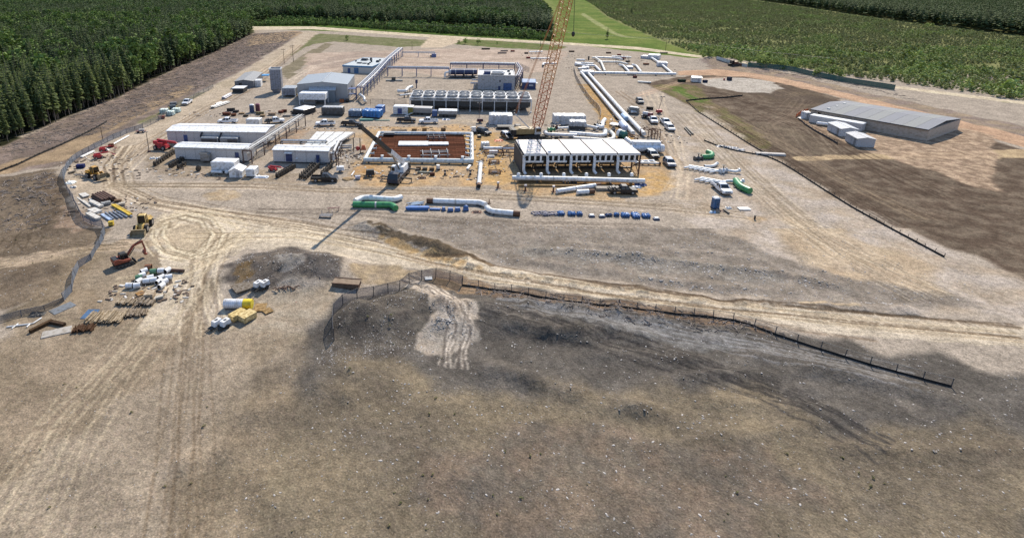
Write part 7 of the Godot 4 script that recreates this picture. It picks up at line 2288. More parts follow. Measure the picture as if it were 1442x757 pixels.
	pipe("white_bend", "low white pipe loop feeding the left end of the cooler bank", "pipe", [P(-9.7, -210.8, 1), P(-7.4, -211.7, 1.1), P(-4.8, -213.7, 1.1)], 0.32, white, "white plant bends", "ff", true, 2)
	var pt := thing("riser_post", "dark blue riser post standing on open gravel", "post", P(-3.9, -230.2), 0.0)
	obj("post", mb().cyl(V(0, 0, 0), V(0, 3.4, 0), 0.22), navy, pt)
	obj("head", mb().cyl(V(0, 2.0, 0), V(0, 3.4, 0), 0.5, 0.5, 12), navy, pt)
	var eb := thing("equipment_box", "dark control box on grey slab in the open yard", "control box", P(-13.7, -246.6), 0.0)
	obj("slab", mb().box(V(0, 0.25, 0), V(7.2, 0.5, 2.0)), paint(.13,.14,.14,.7), eb)
	obj("cabinet", mb().box(V(-0.3, 1.1, 0), V(1.7, 1.3, 1.2)), paint(.05,.055,.05,.5), eb)
	# white panelled skid between the trailers
	var ps := site("panelled_skid", "low skid topped with four white ribbed panels behind the blue doored trailer", "skid", P(-32.4, -144), P(-24.7, -143))
	var cn := [P(-31.8, -140.5, 1.6), P(-24.7, -139.9, 1.6), P(-20.1, -156.2, 1.6), P(-30.9, -156.6, 1.6)]
	for q in 4:
		var f0 := q / 4.0 + 0.012
		var f1 := (q + 1) / 4.0 - 0.018
		for j in 5:
			var g0 := j / 5.0 + 0.004
			var g1 := (j + 1) / 5.0 - 0.004
			var c := []
			for w in [[f0, g0], [f1, g0], [f1, g1], [f0, g1]]:
				c.append(ps.to_local((cn[0] as Vector3).lerp(cn[1], w[0]).lerp((cn[3] as Vector3).lerp(cn[2], w[0]), w[1])))
			var s := mb()
			var dn := V(0, 0.16, 0)
			s.quad(c[0], c[1], c[2], c[3])
			for w in 4:
				s.quad(c[w] - dn, c[(w + 1) % 4] - dn, c[(w + 1) % 4], c[w])
			obj("panel", s, paint(0.66 - 0.02 * (j % 2), 0.65, 0.63, 0.5), ps)
	var fr := mb()
	for q in 5:
		var a: Vector3 = ps.to_local((cn[0] as Vector3).lerp(cn[1], q / 4.0)) - V(0, 0.3, 0)
		var b: Vector3 = ps.to_local((cn[3] as Vector3).lerp(cn[2], q / 4.0)) - V(0, 0.3, 0)
		fr.bar(a, b, 0.2)
		for w in 5:
			var at := a.lerp(b, w / 4.0)
			fr.bar(at, V(at.x, 0, at.z), 0.16)
	obj("frame", fr, paint(.25,.25,.26,.6), ps)
	obj("side_rack", mb().bar(V(5.4, 1.2, -1.0), V(9.0, 1.2, -2.0), 0.4, 0.3).bar(V(5.4, 0.7, -0.6), V(9.0, 0.7, -1.6), 0.5, 0.3), paint(.38,.39,.40,.5), ps)
	rack("pipe_bridge", "short grey pipe rack in front of the white panelled skid", [P(-38.2, -146.2), P(-33, -145.9), P(-26.2, -145.3)], 1.4, 1.9, 4.0, dark, galv, [[-0.3, 0.16, galv], [0.3, 0.14, paint(.6,.6,.6,.4)]])
	rack("pipe_bridge", "short brown pipe rack at the right end of the short trailer building", [P(-22.1, -131), P(-22.2, -134.9), P(-22.3, -142.1)], 1.2, 3.0, 3.0, paint(.06,.035,.03,.7), galv, [[0.0, 0.3, paint(.6,.6,.6,.4)]])
	for e in [["dark twin posts with orange tarp beside the panelled skid", P(-17.7, -141.4)]]:
		var o := thing("post_frame", e[0], "post frame", e[1], 0.1)
		for x in [-0.9, 0.8]:
			obj("post", mb().bar(V(x, 0, 0.5 * x), V(x, 4.0, 0.5 * x), 0.22), paint(.04,.03,.03,.7), o)
		obj("tarp", mb().taper(V(1.6, 1.4, 0), V(1.4, 1.2, 0.9), Vector2(0.7, 0.5)), paint(.5,.13,.05,.6), o)
		obj("red_reel", mb().cyl(V(0.2, 1.4, 0.5), V(0.2, 1.4, 0.9), 0.55, 0.55, 14), paint(.35,.03,.03,.5), o)


# ---------------------------------------------------------------- things lying about the yard
func reel_parts(o: Node3D):
	var m := paint(.045,.038,.03,.75)
	for s in [-0.32, 0.32]:
		obj("rim", mb().ring(V(0, 0.62, s - 0.06), V(0, 0.62, s + 0.06), 0.62, 0.42, 14), m, o)
	obj("hub", mb().cyl(V(0, 0.62, -0.3), V(0, 0.62, 0.3), 0.38, 0.38, 12), paint(.10,.075,.05,.8), o)


func drum_parts(o: Node3D, c: Color, long: float, r: float):
	obj("shell", mb().ring(V(-long / 2, r, 0), V(long / 2, r, 0), r, r * 0.86, 16), paint(c.r,c.g,c.b,.45), o)
	obj("lining", mb().ring(V(-long / 2 + 0.03, r, 0), V(long / 2 - 0.03, r, 0), r * 0.855, r * 0.8, 14), paint(.03,.028,.025,.8), o)


func slab(called: String, label: String, category: String, a: Vector3, b: Vector3, w: float, h: float, m: Material, group := "", bearers := true) -> Node3D:
	# a sheet, plank or beam laid from a to b on two bearers
	var o := thing(called, label, category, (a + b) * 0.5, heading(a, b), group)
	var long := a.distance_to(b)
	var lift := 0.12 if bearers else 0.01
	obj("sheet", mb().taper(V(0, lift + h / 2, 0), V(long, h, w), Vector2(long - 0.05, w - 0.05)), m, o)
	if bearers:
		for s in [-0.32, 0.32]:
			obj("bearer", mb().box(V(long * s, lift * 0.5, 0), V(0.14, lift - 0.01, w * 0.96)), paint(.14,.10,.07,.85,0,"wood"), o)
	return o


func bundle(called: String, label: String, a: Vector3, b: Vector3, wide: float, count: int, layers: int, r: float, m: Material, ragged: float, s: int, square := false, group := "") -> Node3D:
	# a stack of alike lengths; each one is a part
	var o := thing(called, label, "stack", (a + b) * 0.5, heading(a, b), group)
	var rr := RandomNumberGenerator.new()
	rr.seed = s
	var long := a.distance_to(b)
	for j in layers:
		for i in count - (0 if square else j):
			var z := (i + 0.5 + (0.0 if square else j * 0.5)) / count * wide - wide / 2
			var y := 0.12 + r + j * r * (2.0 if square else 1.75)
			var x := rr.randf_range(-ragged, ragged)
			var cut := long * 0.5 * rr.randf_range(0.86, 1.0)
			var tilt := rr.randf_range(-0.03, 0.03) * ragged
			if square:
				obj("plank", mb().box(V(x, y, z), V(cut * 2, r * 1.9, wide / count * 0.92), Basis(Vector3.UP, tilt * 2.0)), m, o)
			else:
				obj("length", mb().cyl(V(x - cut, y, z + tilt), V(x + cut, y, z - tilt), r, r, 8), m, o)
	for q in [-0.35, 0.35]:
		obj("bearer", mb().box(V(long * q, 0.055, 0), V(0.18, 0.11, wide)), paint(.14,.10,.07,.85,0,"wood"), o)
	return o


func lumber(label: String, a: Vector3, b: Vector3, depth: float, count: int, c: Color, s: int, layers := 3):
	# loose boards lying side by side across the run from a to b
	var o := thing("lumber_pile", label, "lumber", (a + b) * 0.5, heading(a, b), "lumber piles by the lower fence")
	var r := RandomNumberGenerator.new()
	r.seed = s
	var long := a.distance_to(b)
	for j in layers:
		for i in count:
			if r.randf() < 0.12 + j * 0.12:
				continue
			var x := (i + 0.5) / count * long - long / 2
			var k := snappedf(r.randf_range(0.62, 1.15), 0.13)
			var d := depth * r.randf_range(0.75, 1.05)
			obj("plank", mb().box(V(x, 0.22 + j * 0.13, r.randf_range(-0.25, 0.25)), V(long / count * 0.78, 0.1, d), Basis(Vector3.UP, r.randf_range(-0.09, 0.09)) * Basis(Vector3.RIGHT, r.randf_range(-0.03, 0.03))), paint(c.r * k,c.g * k,c.b * k,.75,0,"wood"), o)
	for q in [-0.3, 0.3]:
		obj("bearer", mb().box(V(0, 0.08, depth * q), V(long, 0.16, 0.16)), paint(.09,.06,.045,.85,0,"wood"), o)


func crate(label: String, at: Vector3, yaw: float, s: Vector3, c: Color, group := "", called := "crate"):
	var o := thing(called, label, "crate", at, yaw, group)
	var m := paint(c.r,c.g,c.b,.7,0,"wood")
	obj("box", mb().box(V(0, 0.12 + s.y / 2, 0), s), m, o)
	obj("lid", mb().box(V(0, 0.12 + s.y + 0.03, 0), V(s.x + 0.06, 0.06, s.z + 0.06)), m, o)
	for k in [-0.4, 0.0, 0.4]:
		obj("runner", mb().box(V(s.x * k, 0.06, 0), V(0.12, 0.12, s.z)), paint(.15,.11,.07,.85,0,"wood"), o)
	for q in [-0.42, 0.42]:
		obj("batten", mb().box(V(s.x * q, 0.12 + s.y / 2, s.z / 2 + 0.02), V(0.1, s.y, 0.04)), m, o)


func add_yard():
	var white := paint(.70,.70,.69,.5)
	var dark := paint(.03,.03,.03,.7)
	var rusty := paint(.11,.055,.035,.8)
	var brown := paint(.13,.085,.05,.8,0,"wood")
	var steel_blue := paint(.05,.13,.32,.5)
	# rows of dark reels before the trailer buildings
	for e in [
		[P(-64.8, -131), P(-64.5, -140.8), 9, "reel from the lower end of the long diagonal reel row", "long reel row"],
		[P(-60.4, -129.4), P(-59.9, -134.3), 5, "reel from the lower end of the five reel row by the middle trailer building", "second reel row"],
		[P(-58.1, -128.6), P(-57.8, -130.5), 2, "dark reel of the pair right of the five reel row", "reel pair"],
		[P(-33.4, -122.4), P(-31.3, -128.6), 7, "reel from the lower end of the row right of the red compact lift", "single reel row"],
		[P(-28.1, -121.9), P(-26.9, -129.9), 7, "brown reel from the lower end, left column of the double row", "double reel row left column"],
		[P(-27, -121.4), P(-25.7, -129.4), 7, "brown reel from the lower end, right column of the double row", "double reel row right column"],
		[P(-23.5, -123.8), P(-22.6, -129.7), 5, "dark reel from the lower end of the row behind the black pickup", "reel row behind the pickup"],
	]:
		var c: int = e[2]
		for k in c:
			again("reel", "steel_reel", ORDINAL[k] + " " + e[3], "reel", (e[0] as Vector3).lerp(e[1], float(k) / (c - 1)), heading(e[0], e[1]) + 1.57 + rng.randf_range(-0.2, 0.2) + PI * 0.5, e[4], reel_parts)
	again("reel", "steel_reel", "single dark reel standing alone on the dirt by the white trailer", "reel", P(-53.1, -127.1), 0.3, "", reel_parts)
	# offcut drums of pipe
	var spots := [
		[P(-43.3, -74.2), 0.05, 0], [P(-42.2, -74.2), 0.3, 0], [P(-42.5, -75.4), 1.2, 0], [P(-43.2, -78.5), 0.9, 0], [P(-42.9, -77.2), 0.9, 0],
		[P(-41.4, -75.5), 0.2, 0], [P(-41.3, -76.5), 0.5, 0], [P(-40.5, -75.8), 0.3, 0], [P(-40.6, -78.6), 0.1, 0], [P(-39.7, -78.7), 1.2, 0],
		[P(-38.6, -76.7), 0.3, 0], [P(-39.7, -76.5), 1.0, 0], [P(-39.5, -75.3), 1.3, 0], [P(-38.6, -74.1), 1.3, 0], [P(-38.7, -75.3), 1.0, 0],
		[P(-41.7, -78.4), 0.2, 1], [P(-43, -76.5), 0.3, 1], [P(-43.1, -79.8), 0.2, 2]]
	var told := ["white pipe offcut of the heap, counted up from its lower left end", "green pipe offcut among the white ones on the lower dirt yard", "rusty brown pipe offcut at the top of the white offcut heap"]
	var nth := 0
	for e in spots:
		var kind: int = e[2]
		var which: String = (ORDINAL[nth] + " " + told[kind]) if kind == 0 else told[kind] + (" near the top" if nth == 15 else " at the left" if kind == 1 else "")
		nth += 1
		var c: Color = [Color(0.74, 0.74, 0.74), Color(0.10, 0.22, 0.12), Color(0.25, 0.10, 0.04)][kind]
		again("drum %d" % kind, "pipe_offcut", which, "pipe offcut", e[0], e[1], "pipe offcuts on the lower yard", func(o): drum_parts(o, c, 0.95, 0.42))
	pipe("rusty_pipe", "long rusty brown pipe lying behind the white offcuts", "pipe", [P(-41.5, -79.3, 0.3), P(-37.2, -78.8, 0.3)], 0.24, rusty, "", "", true, 3)
	# lumber at the lower left
	lumber("widest loose lumber pile of pale boards at the bottom of the yard", P(-44.9, -66.2), P(-40.2, -66.2), 2.6, 26, Color(0.46, 0.38, 0.28), 1)
	lumber("ragged pale lumber pile just below the white pipe offcuts", P(-42.9, -70), P(-40.5, -70), 1.3, 18, Color(0.44, 0.37, 0.29), 2)
	lumber("grey lumber pile beside the beige crate under the offcuts", P(-40.2, -69.9), P(-37.8, -69.9), 1.4, 16, Color(0.36, 0.31, 0.26), 3)
	lumber("low dark mixed board pile right of the widest lumber pile", P(-40.4, -67), P(-37.7, -67.6), 1.5, 16, Color(0.30, 0.25, 0.2), 4, 2)
	lumber("rusty dark bar pile along the bottom edge of the yard", P(-45.4, -63.5), P(-42.9, -64.1), 1.4, 16, Color(0.10, 0.06, 0.04), 5, 2)
	for k in 5:
		slab("blue_sheet", ["first", "second", "third", "fourth", "fifth"][k] + " blue metal sheet from the fence beside the widest lumber pile", "metal sheet", P(-45.9, -66.2) + V(k * 0.36, 0, 0), P(-46, -68.6) + V(k * 0.3, 0, 0.1), 0.36, 0.05, paint(.06,.12,.22,.45), "blue sheets by the lumber", false).rotation.z = 0.0
	crate("beige wooden crate on top of the lumber yard below the offcuts", P(-39.2, -71.7), 0.1, V(1.2, 0.6, 1.3), Color(0.5, 0.42, 0.33))
	crate("small white crate right of the beige crate", P(-37.6, -71.1), 0.5, V(1.0, 0.35, 0.5), Color(0.6, 0.58, 0.54))
	slab("plywood_board", "orange plywood board left of the beige crate", "board", P(-41.3, -72.1), P(-40.6, -72.9), 1.2, 0.04, paint(.40,.24,.11,.75,0,"wood"))
	slab("grey_plate", "large grey steel plate lying beside the fence corner", "plate", P(-50.7, -67.6), P(-49.1, -70), 1.7, 0.06, paint(.16,.17,.18,.5), "", false)
	slab("timber_baulk", "long dark timber baulk running off the lower left edge", "timber", P(-50.6, -63), P(-49.2, -65.5), 0.5, 0.45, paint(.10,.065,.04,.85,0,"wood"), "", false)
	slab("timber_baulk", "short dark timber baulk across the end of the long one", "timber", P(-49.2, -65.2), P(-47.1, -64.6), 0.5, 0.4, paint(.08,.055,.04,.85,0,"wood"), "", false)
	slab("concrete_pad", "pale concrete slab below the dark timber baulks", "slab", P(-48.8, -62.5), P(-45.8, -63.9), 1.6, 0.1, paint(.36,.33,.29,.9), "", false)
	tag(obj_at("scrap_heap", "", "", P(-52.4, -67.2), crumple(1.9, 1.3, 61), dark), "black crumpled scrap heap by the lower left fence", "scrap")
	var tp := thing("white_pipe_tee", "thin white plastic pipe with tees lying at the lower left", "pipe", P(-52.8, -64.7), 0.0)
	obj("pipe", mb().tube(bent([V(1.6, 0.12, -1.6), V(1.3, 0.12, -0.3), V(-1.0, 0.12, 0.3), V(-1.6, 0.12, 0.5)], 0.25), 0.09, 8), white, tp)
	obj("tee", mb().tube([V(-0.6, 0.12, -0.25), V(-0.7, 0.12, 0.8)], 0.09, 8), white, tp)
	obj("tee", mb().tube([V(1.0, 0.12, -0.3), V(1.0, 0.12, 0.5)], 0.09, 8), white, tp)
	# white and yellow lined pipe, crates and boards in front
	var yp := thing("lined_pipe", "thick white ribbed pipe with bright yellow end in front of the heap", "pipe", P(-25.7, -68.8), -0.03)
	for k in 10:
		obj("rib", mb().cyl(V(-1.9 + k * 0.26, 0.72, 0), V(-1.68 + k * 0.26, 0.72, 0), 0.66, 0.66, 18), paint(.70,.70,.72,.4), yp)
	obj("liner", mb().tube([V(-1.95, 0.72, 0), V(0.9, 0.72, 0)], 0.61, 18), paint(.55,.55,.58,.5), yp)
	obj("yellow_end", mb().cyl(V(0.72, 0.72, 0), V(1.9, 0.72, 0), 0.68, 0.68, 18), paint(.75,.55,.02,.45), yp)
	obj("bore", mb().cyl(V(1.9, 0.72, 0), V(1.912, 0.72, 0), 0.6, 0.6, 18), paint(.6,.5,.04,.6), yp)
	crate("left of two yellow timber crates below the lined pipe", P(-25.1, -66.4), 0.95, V(2.1, 0.75, 1.1), Color(0.66, 0.52, 0.26), "yellow timber crates")
	crate("right of two yellow timber crates below the lined pipe", P(-23.7, -66.1), 0.95, V(2.0, 0.75, 1.4), Color(0.68, 0.55, 0.3), "yellow timber crates")
	slab("plywood_board", "large brown plywood sheet behind the yellow crates", "board", P(-23.6, -68.8), P(-22, -68.9), 2.0, 0.06, paint(.36,.25,.13,.75,0,"wood"))
	slab("plywood_board", "smaller brown plywood sheet right of the large one", "board", P(-22, -67.6), P(-21.1, -68.4), 1.3, 0.06, paint(.33,.23,.12,.75,0,"wood"))
	var mat := thing("timber_mat", "weathered grey timber mat beside the dark spoil heap", "mat", P(-26.3, -73.7), 0.65)
	for k in 9:
		obj("plank", mb().box(V(0, 0.1, -1.1 + k * 0.27), V(3.4, 0.16, 0.24)), paint(.25,.22,.19,.85,0,"wood"), mat)
	var tbx := thing("steel_box", "rusty flat steel trench box lying askew by the dark heap", "trench box", P(-11.6, -74.3), -0.14)
	obj("top_plate", mb().box(V(0, 0.75, 0), V(4.0, 0.08, 1.7)), paint(.20,.14,.09,.8), tbx)
	obj("side_plate", mb().box(V(0, 0.4, 0.82), V(3.9, 0.6, 0.06)).box(V(0, 0.4, -0.82), V(3.9, 0.6, 0.06)), paint(.10,.07,.05,.8), tbx)
	obj("rim", mb().box(V(0, 0.82, 0.84), V(4.1, 0.1, 0.1)).box(V(0, 0.82, -0.84), V(4.1, 0.1, 0.1)), rusty, tbx)
	obj("leg", mb().box(V(-1.8, 0.2, 0), V(0.2, 0.4, 1.5)).box(V(1.8, 0.2, 0), V(0.2, 0.4, 1.5)), rusty, tbx)
	slab("white_board", "white board lying beside the road fence bend", "board", P(-0.2, -76.8), P(0.9, -76.9), 0.9, 0.05, white)
	var scr := thing("rebar_scrap", "tangle of dark bent steel bars on pale dirt", "scrap", P(-20.3, -73.1), 0.1)
	for k in 9:
		obj("bar", mb().tube([V(-1.8 + k * 0.4, 0.08, sin(k * 2.0) * 0.5), V(-1.3 + k * 0.4, 0.25 + 0.1 * (k % 2), sin(k * 1.3) * 0.4), V(-0.9 + k * 0.4, 0.06, cos(k * 2.2) * 0.6)], 0.06, 6), rusty, scr)
	var hose := obj("red_hose", mb().tube(bent([P(-18.3, -70.2, 0.04), P(-17, -71.3, 0.04), P(-15.3, -71.3, 0.04), P(-14, -71.1, 0.04), P(-12.6, -69.8, 0.04)], 1.0), 0.035, 6), paint(.3,.05,.03,.6))
	tag(hose, "thin red hose trailing across pale dirt below the heap", "hose")
	# left laydown along the mesh fence
	bundle("pipe_stack", "dark brown pipe stack at the top of the left laydown", P(-67.8, -110.9), P(-63.6, -107.4), 3.0, 6, 2, 0.24, rusty, 0.2, 5)
	slab("yellow_beam", "long bright yellow steel beam on the left laydown", "beam", P(-62.1, -105.6), P(-56, -100.4), 0.45, 0.3, paint(.62,.42,.03,.5))
	slab("yellow_beam", "second yellow beam tight beside the long bright one", "beam", P(-61.8, -105.9), P(-56, -101), 0.3, 0.28, paint(.50,.34,.03,.5))
	for e in [["white board stack nearest the fence top of the left laydown", P(-71.5, -111.6), P(-69.6, -109.9), 1.3, 0.2], ["long cream panel stack in the middle of the laydown", P(-67.2, -107.2), P(-63.6, -104.5), 0.9, 0.45], ["pale square panel stack left of the grey bars", P(-65.1, -103.4), P(-62.8, -101.8), 1.5, 0.35], ["long pale panel stack at the lower end of the laydown", P(-64.5, -101.3), P(-61, -98.6), 1.0, 0.4], ["thin orange and white strip along the laydown edge", P(-72, -110.3), P(-66, -104.8), 0.35, 0.12], ["short white strip beside the long cream panel", P(-69.3, -108.2), P(-66.5, -105.6), 0.3, 0.12], ["white plank next to the cream panel stack", P(-68.4, -109), P(-66.5, -107), 0.5, 0.15], ["pale blue sheet stack before the grey bars", P(-61.7, -101), P(-58.6, -98.3), 0.6, 0.2]]:
		slab("panel_stack", e[0], "panels", e[1], e[2], e[3], e[4], paint(.55,.52,.47,.6) if not "blue" in e[0] else paint(.35,.45,.62,.5), "panel stacks on the left laydown")
	for k in 5:
		slab("grey_bar", ["first", "second", "third", "fourth", "fifth"][k] + " long grey steel bar counted from the pale blue sheets", "steel bar", P(-61.6, -102) + V(k * 0.62, 0, -0.2 * k), P(-58.4, -98.9) + V(k * 0.75, 0, -0.25 * k), 0.28, 0.2, paint(.22,.25,.30,.45,.3), "grey bars on the left laydown")
	crate("bright yellow crate at the laydown's lower corner", P(-57.4, -96.2), 0.2, V(0.8, 0.7, 0.7), Color(0.65, 0.5, 0.1))
	crate("pale grey crate between brown pipes and the yellow beam", P(-63.6, -106.1), 0.6, V(1.6, 0.5, 0.9), Color(0.35, 0.37, 0.4))
	crate("white crate right of the brown pipe stack", P(-60.3, -105.9), 0.4, V(1.1, 0.4, 0.8), Color(0.55, 0.52, 0.48))
	crate("small brown crate above the white crate on the laydown", P(-62.1, -107.8), 0.2, V(1.2, 0.3, 0.8), Color(0.2, 0.14, 0.1))
	for e in [["first grey scaffold frame stack left of the yellow loader", P(-78.1, -121.9)], ["second grey scaffold frame stack nearer the yellow loader", P(-76.4, -121.4)]]:
		var o := thing("scaffold_stack", e[0], "scaffold", e[1], 0.15, "scaffold frame stacks")
		for q in [[-0.6, -0.6], [0.6, -0.6], [0.6, 0.6], [-0.6, 0.6]]:
			obj("upright", mb().cyl(V(q[0], 0, q[1]), V(q[0], 1.1, q[1]), 0.05, 0.05, 6), paint(.25,.23,.2,.6), o)
		for k in 4:
			obj("tube", mb().cyl(V(-0.8, 0.2 + k * 0.22, -0.5 + k * 0.3), V(0.8, 0.2 + k * 0.22, -0.5 + k * 0.3), 0.06, 0.06, 6), paint(.33,.3,.27,.6), o)
	tag(obj_at("plastic_sheet", "", "", P(-76.8, -116.8), crumple(1.7, 2.2, 63), paint(.62,.66,.66,.4)), "shiny pale plastic heap against the blue mesh fence", "plastic sheet")
	tag(obj_at("plastic_sheet", "", "", P(-74.7, -114.2), crumple(1.2, 0.7, 64), white), "small white plastic scrap at the fence below the pale heap", "plastic sheet")
	slab("grey_plank", "grey plank stack above the pale plastic heap", "planks", P(-81.1, -123.3), P(-80.5, -124.8), 0.6, 0.25, paint(.22,.2,.18,.8,0,"wood"))
	crate("dark blue wrapped crate alone by the fence bend", P(-81.2, -128.3), 0.2, V(1.7, 0.7, 1.1), Color(0.03, 0.04, 0.14))
	bundle("white_pipe_row", "first long white plastic pipe bundle along the mesh fence", P(-86.1, -136.9), P(-85.7, -142.1), 0.7, 4, 2, 0.1, white, 0.15, 8)
	bundle("white_pipe_row", "second long white plastic pipe bundle further up the mesh fence", P(-84.2, -145.9), P(-84.3, -157.9), 0.6, 4, 1, 0.1, white, 0.15, 9)
	tag(obj_at("plastic_sheet", "", "", P(-84.1, -144), crumple(2.6, 1.2, 65), paint(.5,.52,.58,.4)), "grey white plastic heap between the two white pipe bundles", "plastic sheet")
	crate("white crates under the red lift nearest the fence", P(-83.1, -139), 0.2, V(1.4, 0.6, 0.9), Color(0.55, 0.55, 0.55))
	crate("dark red crate at the end of the second white pipe bundle", P(-83.6, -146.6), 0.2, V(1.2, 0.7, 1.0), Color(0.14, 0.06, 0.04))
	for e in [["left white folded sheet by the thin light pole", P(-68.2, -136.6)], ["right white folded sheet by the long reel row", P(-66.7, -136.6)]]:
		tag(obj_at("plastic_sheet", "", "", e[1], crumple(1.5, 1.1, 66), white, 0.3), e[0], "plastic sheet")
	var fc := thing("flat_cart", "maroon flat cart with dark posts beside the access road", "cart", P(-82.7, -161.4), 0.2)
	obj("deck", mb().box(V(0, 0.5, 0), V(2.6, 0.15, 1.2)), paint(.16,.06,.05,.6), fc)
	obj("load", mb().box(V(0.3, 0.8, 0), V(1.4, 0.45, 0.9)), paint(.4,.38,.37,.6), fc)
	for s in [0.55, -0.55]:
		wheel(fc, V(0.7, 0.26, s), 0.26, 0.16, false)
		wheel(fc, V(-0.7, 0.26, s), 0.26, 0.16, false)
	# along the access road
	for e in [["left pale green wrapped pallet by the access road", P(-86.7, -185.2), 71], ["middle pale green wrapped pallet by the access road", P(-83.3, -182.2), 72], ["right pale green wrapped pallet by the access road", P(-83.1, -186.3), 73]]:
		draped("wrapped_pallet", e[0], e[1] - V(1.0, 0, 0), e[1] + V(1.2, 0, 0), 1.9, 1.5, Color(0.58, 0.70, 0.66), e[2], "wrapped pallets by the access road", 0.15)
	crate("maroon and white crate pair left of the wrapped pallets", P(-84.1, -178.3), 0.4, V(2.0, 0.8, 1.2), Color(0.3, 0.14, 0.13))
	crate("grey blue crate just behind the right wrapped pallet", P(-86.5, -192.6), 0.3, V(1.8, 1.1, 1.3), Color(0.15, 0.18, 0.22))
	crate("second grey crate further up behind the wrapped pallets", P(-88.6, -198.3), 0.3, V(2.2, 0.9, 1.3), Color(0.24, 0.26, 0.3))
	bundle("steel_stack", "long grey steel section stack behind the longest trailer building", P(-73.2, -192.6), P(-70.6, -201.8), 1.6, 5, 2, 0.2, paint(.36,.37,.38,.5,.3), 0.4, 11)
	bundle("steel_stack", "short grey steel section stack left of the long one's end", P(-73.3, -197.1), P(-72.5, -200.6), 1.2, 4, 2, 0.2, paint(.45,.45,.45,.5,.3), 0.3, 12)
	bundle("steel_stack", "pale grey steel stack nearest the flat shed", P(-74.4, -208), P(-74.1, -215.8), 1.4, 4, 2, 0.24, paint(.42,.43,.5,.5,.3), 0.3, 13)
	var q := 0
	for e in [["dark crate first right of the long grey steel stack", P(-65.6, -189.4)], ["dark crate second right of the long grey steel stack", P(-63.3, -187.3)], ["red brown pallet before the long grey steel stack", P(-65, -183.2)], ["red brown pallet second before the steel stack", P(-62.4, -182.2)], ["low tan pallet left of the navy toilet", P(-60.6, -184.7)], ["black crate below the navy toilet", P(-58.2, -181.2)], ["tan pallet right of the maroon toilet", P(-54.4, -184.2)], ["tan plank pallet below the maroon toilet", P(-52.7, -181.2)], ["pale pallet between the toilets and steel racks", P(-50.2, -183.2)], ["red brown steel pallet before the steel racks", P(-48.1, -186.3)], ["dark red pallet nearest the steel racks", P(-47.3, -187.8)], ["white plank pallet below the dark red pallet", P(-45, -181.7)]]:
		var c: Color = [Color(0.06, 0.06, 0.065), Color(0.05, 0.05, 0.055), Color(0.16, 0.07, 0.05), Color(0.17, 0.08, 0.05), Color(0.35, 0.26, 0.17), Color(0.04, 0.035, 0.03), Color(0.2, 0.18, 0.12), Color(0.4, 0.3, 0.2), Color(0.36, 0.28, 0.22), Color(0.2, 0.08, 0.06), Color(0.12, 0.05, 0.04), Color(0.5, 0.46, 0.42)][q]
		crate(e[0], e[1], rng.randf_range(-0.2, 0.2), V(rng.randf_range(1.4, 2.6), rng.randf_range(0.25, 0.8), rng.randf_range(0.8, 1.4)), c, "crates and pallets behind the trailers")
		q += 1
	bundle("steel_rack", "dark steel beam rack between pallets and the black trailer", P(-44.7, -185.7), P(-41.2, -185.7), 2.2, 5, 2, 0.2, dark, 0.4, 14)
	container("white_container", "white container showing above the longest trailer building", "container", P(-54.4, -169.3), P(-50.4, -168.9), 2.4, 2.0, white, paint(.76,.77,.78,.4), 0.2)
	# lane beside the excavation
	q = 0
	for e in [["tan crate first in the row behind the excavation", P(-3.5, -163.4)], ["tan crate second in the row behind the excavation", P(-0.5, -163)], ["tan crate third in the row behind the excavation", P(5, -163)]]:
		crate(e[0], e[1], 0.05, V(1.3 if q != 0 else 1.5, 0.8 if q else 0.5, 0.9), [Color(0.3, 0.19, 0.1), Color(0.36, 0.22, 0.1), Color(0.22, 0.14, 0.08)][q], "tan crates behind the excavation")
		q += 1
	slab("dark_beam", "long dark beam lying behind the excavation corner", "beam", P(-10.2, -163), P(-5.6, -163), 0.4, 0.3, paint(.07,.05,.04,.7))
	slab("thin_beam", "thin rusty bar between the tan crates", "beam", P(1, -161.8), P(2.7, -162.6), 0.2, 0.15, rusty)
	var lc := thing("light_cart", "white boxed light cart on dark base at the excavation corner", "cart", P(13.7, -160.3), 0.1)
	obj("box", mb().taper(V(0, 1.4, 0), V(1.2, 1.3, 1.0), Vector2(1.1, 0.9)), white, lc)
	obj("base", mb().box(V(0, 0.5, 0), V(1.6, 0.5, 1.2)), dark, lc)
	for s in [0.6, -0.6]:
		wheel(lc, V(0, 0.3, s), 0.3, 0.18, false)
	var oc := thing("oil_cart", "small tan cart with black tank by the excavation", "cart", P(14.8, -154.6), 0.3)
	obj("tank", mb().cyl(V(-0.5, 0.6, 0), V(0.5, 0.6, 0), 0.4, 0.4, 12), dark, oc)
	obj("cover", mb().box(V(-0.1, 1.05, 0), V(0.8, 0.2, 0.7)), paint(.45,.38,.28,.6), oc)
	tag(obj_at("orange_matting", "", "", P(20, -152.8), crumple(2.4, 1.8, 67), paint(.50,.11,.03,.6)), "bright orange crumpled matting beside the black and white car", "matting")
	crate("pair of dark crates behind the long pipe near the crane", P(33.7, -152.1), 0.2, V(1.4, 0.8, 0.9), Color(0.05, 0.045, 0.04))
	crate("dark crate between the fan module and white cluster pipes", P(35.6, -151.7), 0.0, V(0.9, 1.3, 0.9), Color(0.06, 0.06, 0.06))
	# about the truck crane
	var ac := thing("air_compressor", "black air compressor trailer left of the truck crane", "compressor", P(-12.7, -123.3), 0.15)
	obj("housing", mb().taper(V(0, 1.0, 0), V(2.0, 1.2, 1.2), Vector2(1.7, 1.0)), dark, ac)
	obj("drawbar", mb().bar(V(1.0, 0.5, 0), V(2.2, 0.5, 0), 0.1), dark, ac)
	for s in [0.65, -0.65]:
		wheel(ac, V(0, 0.35, s), 0.35, 0.2)
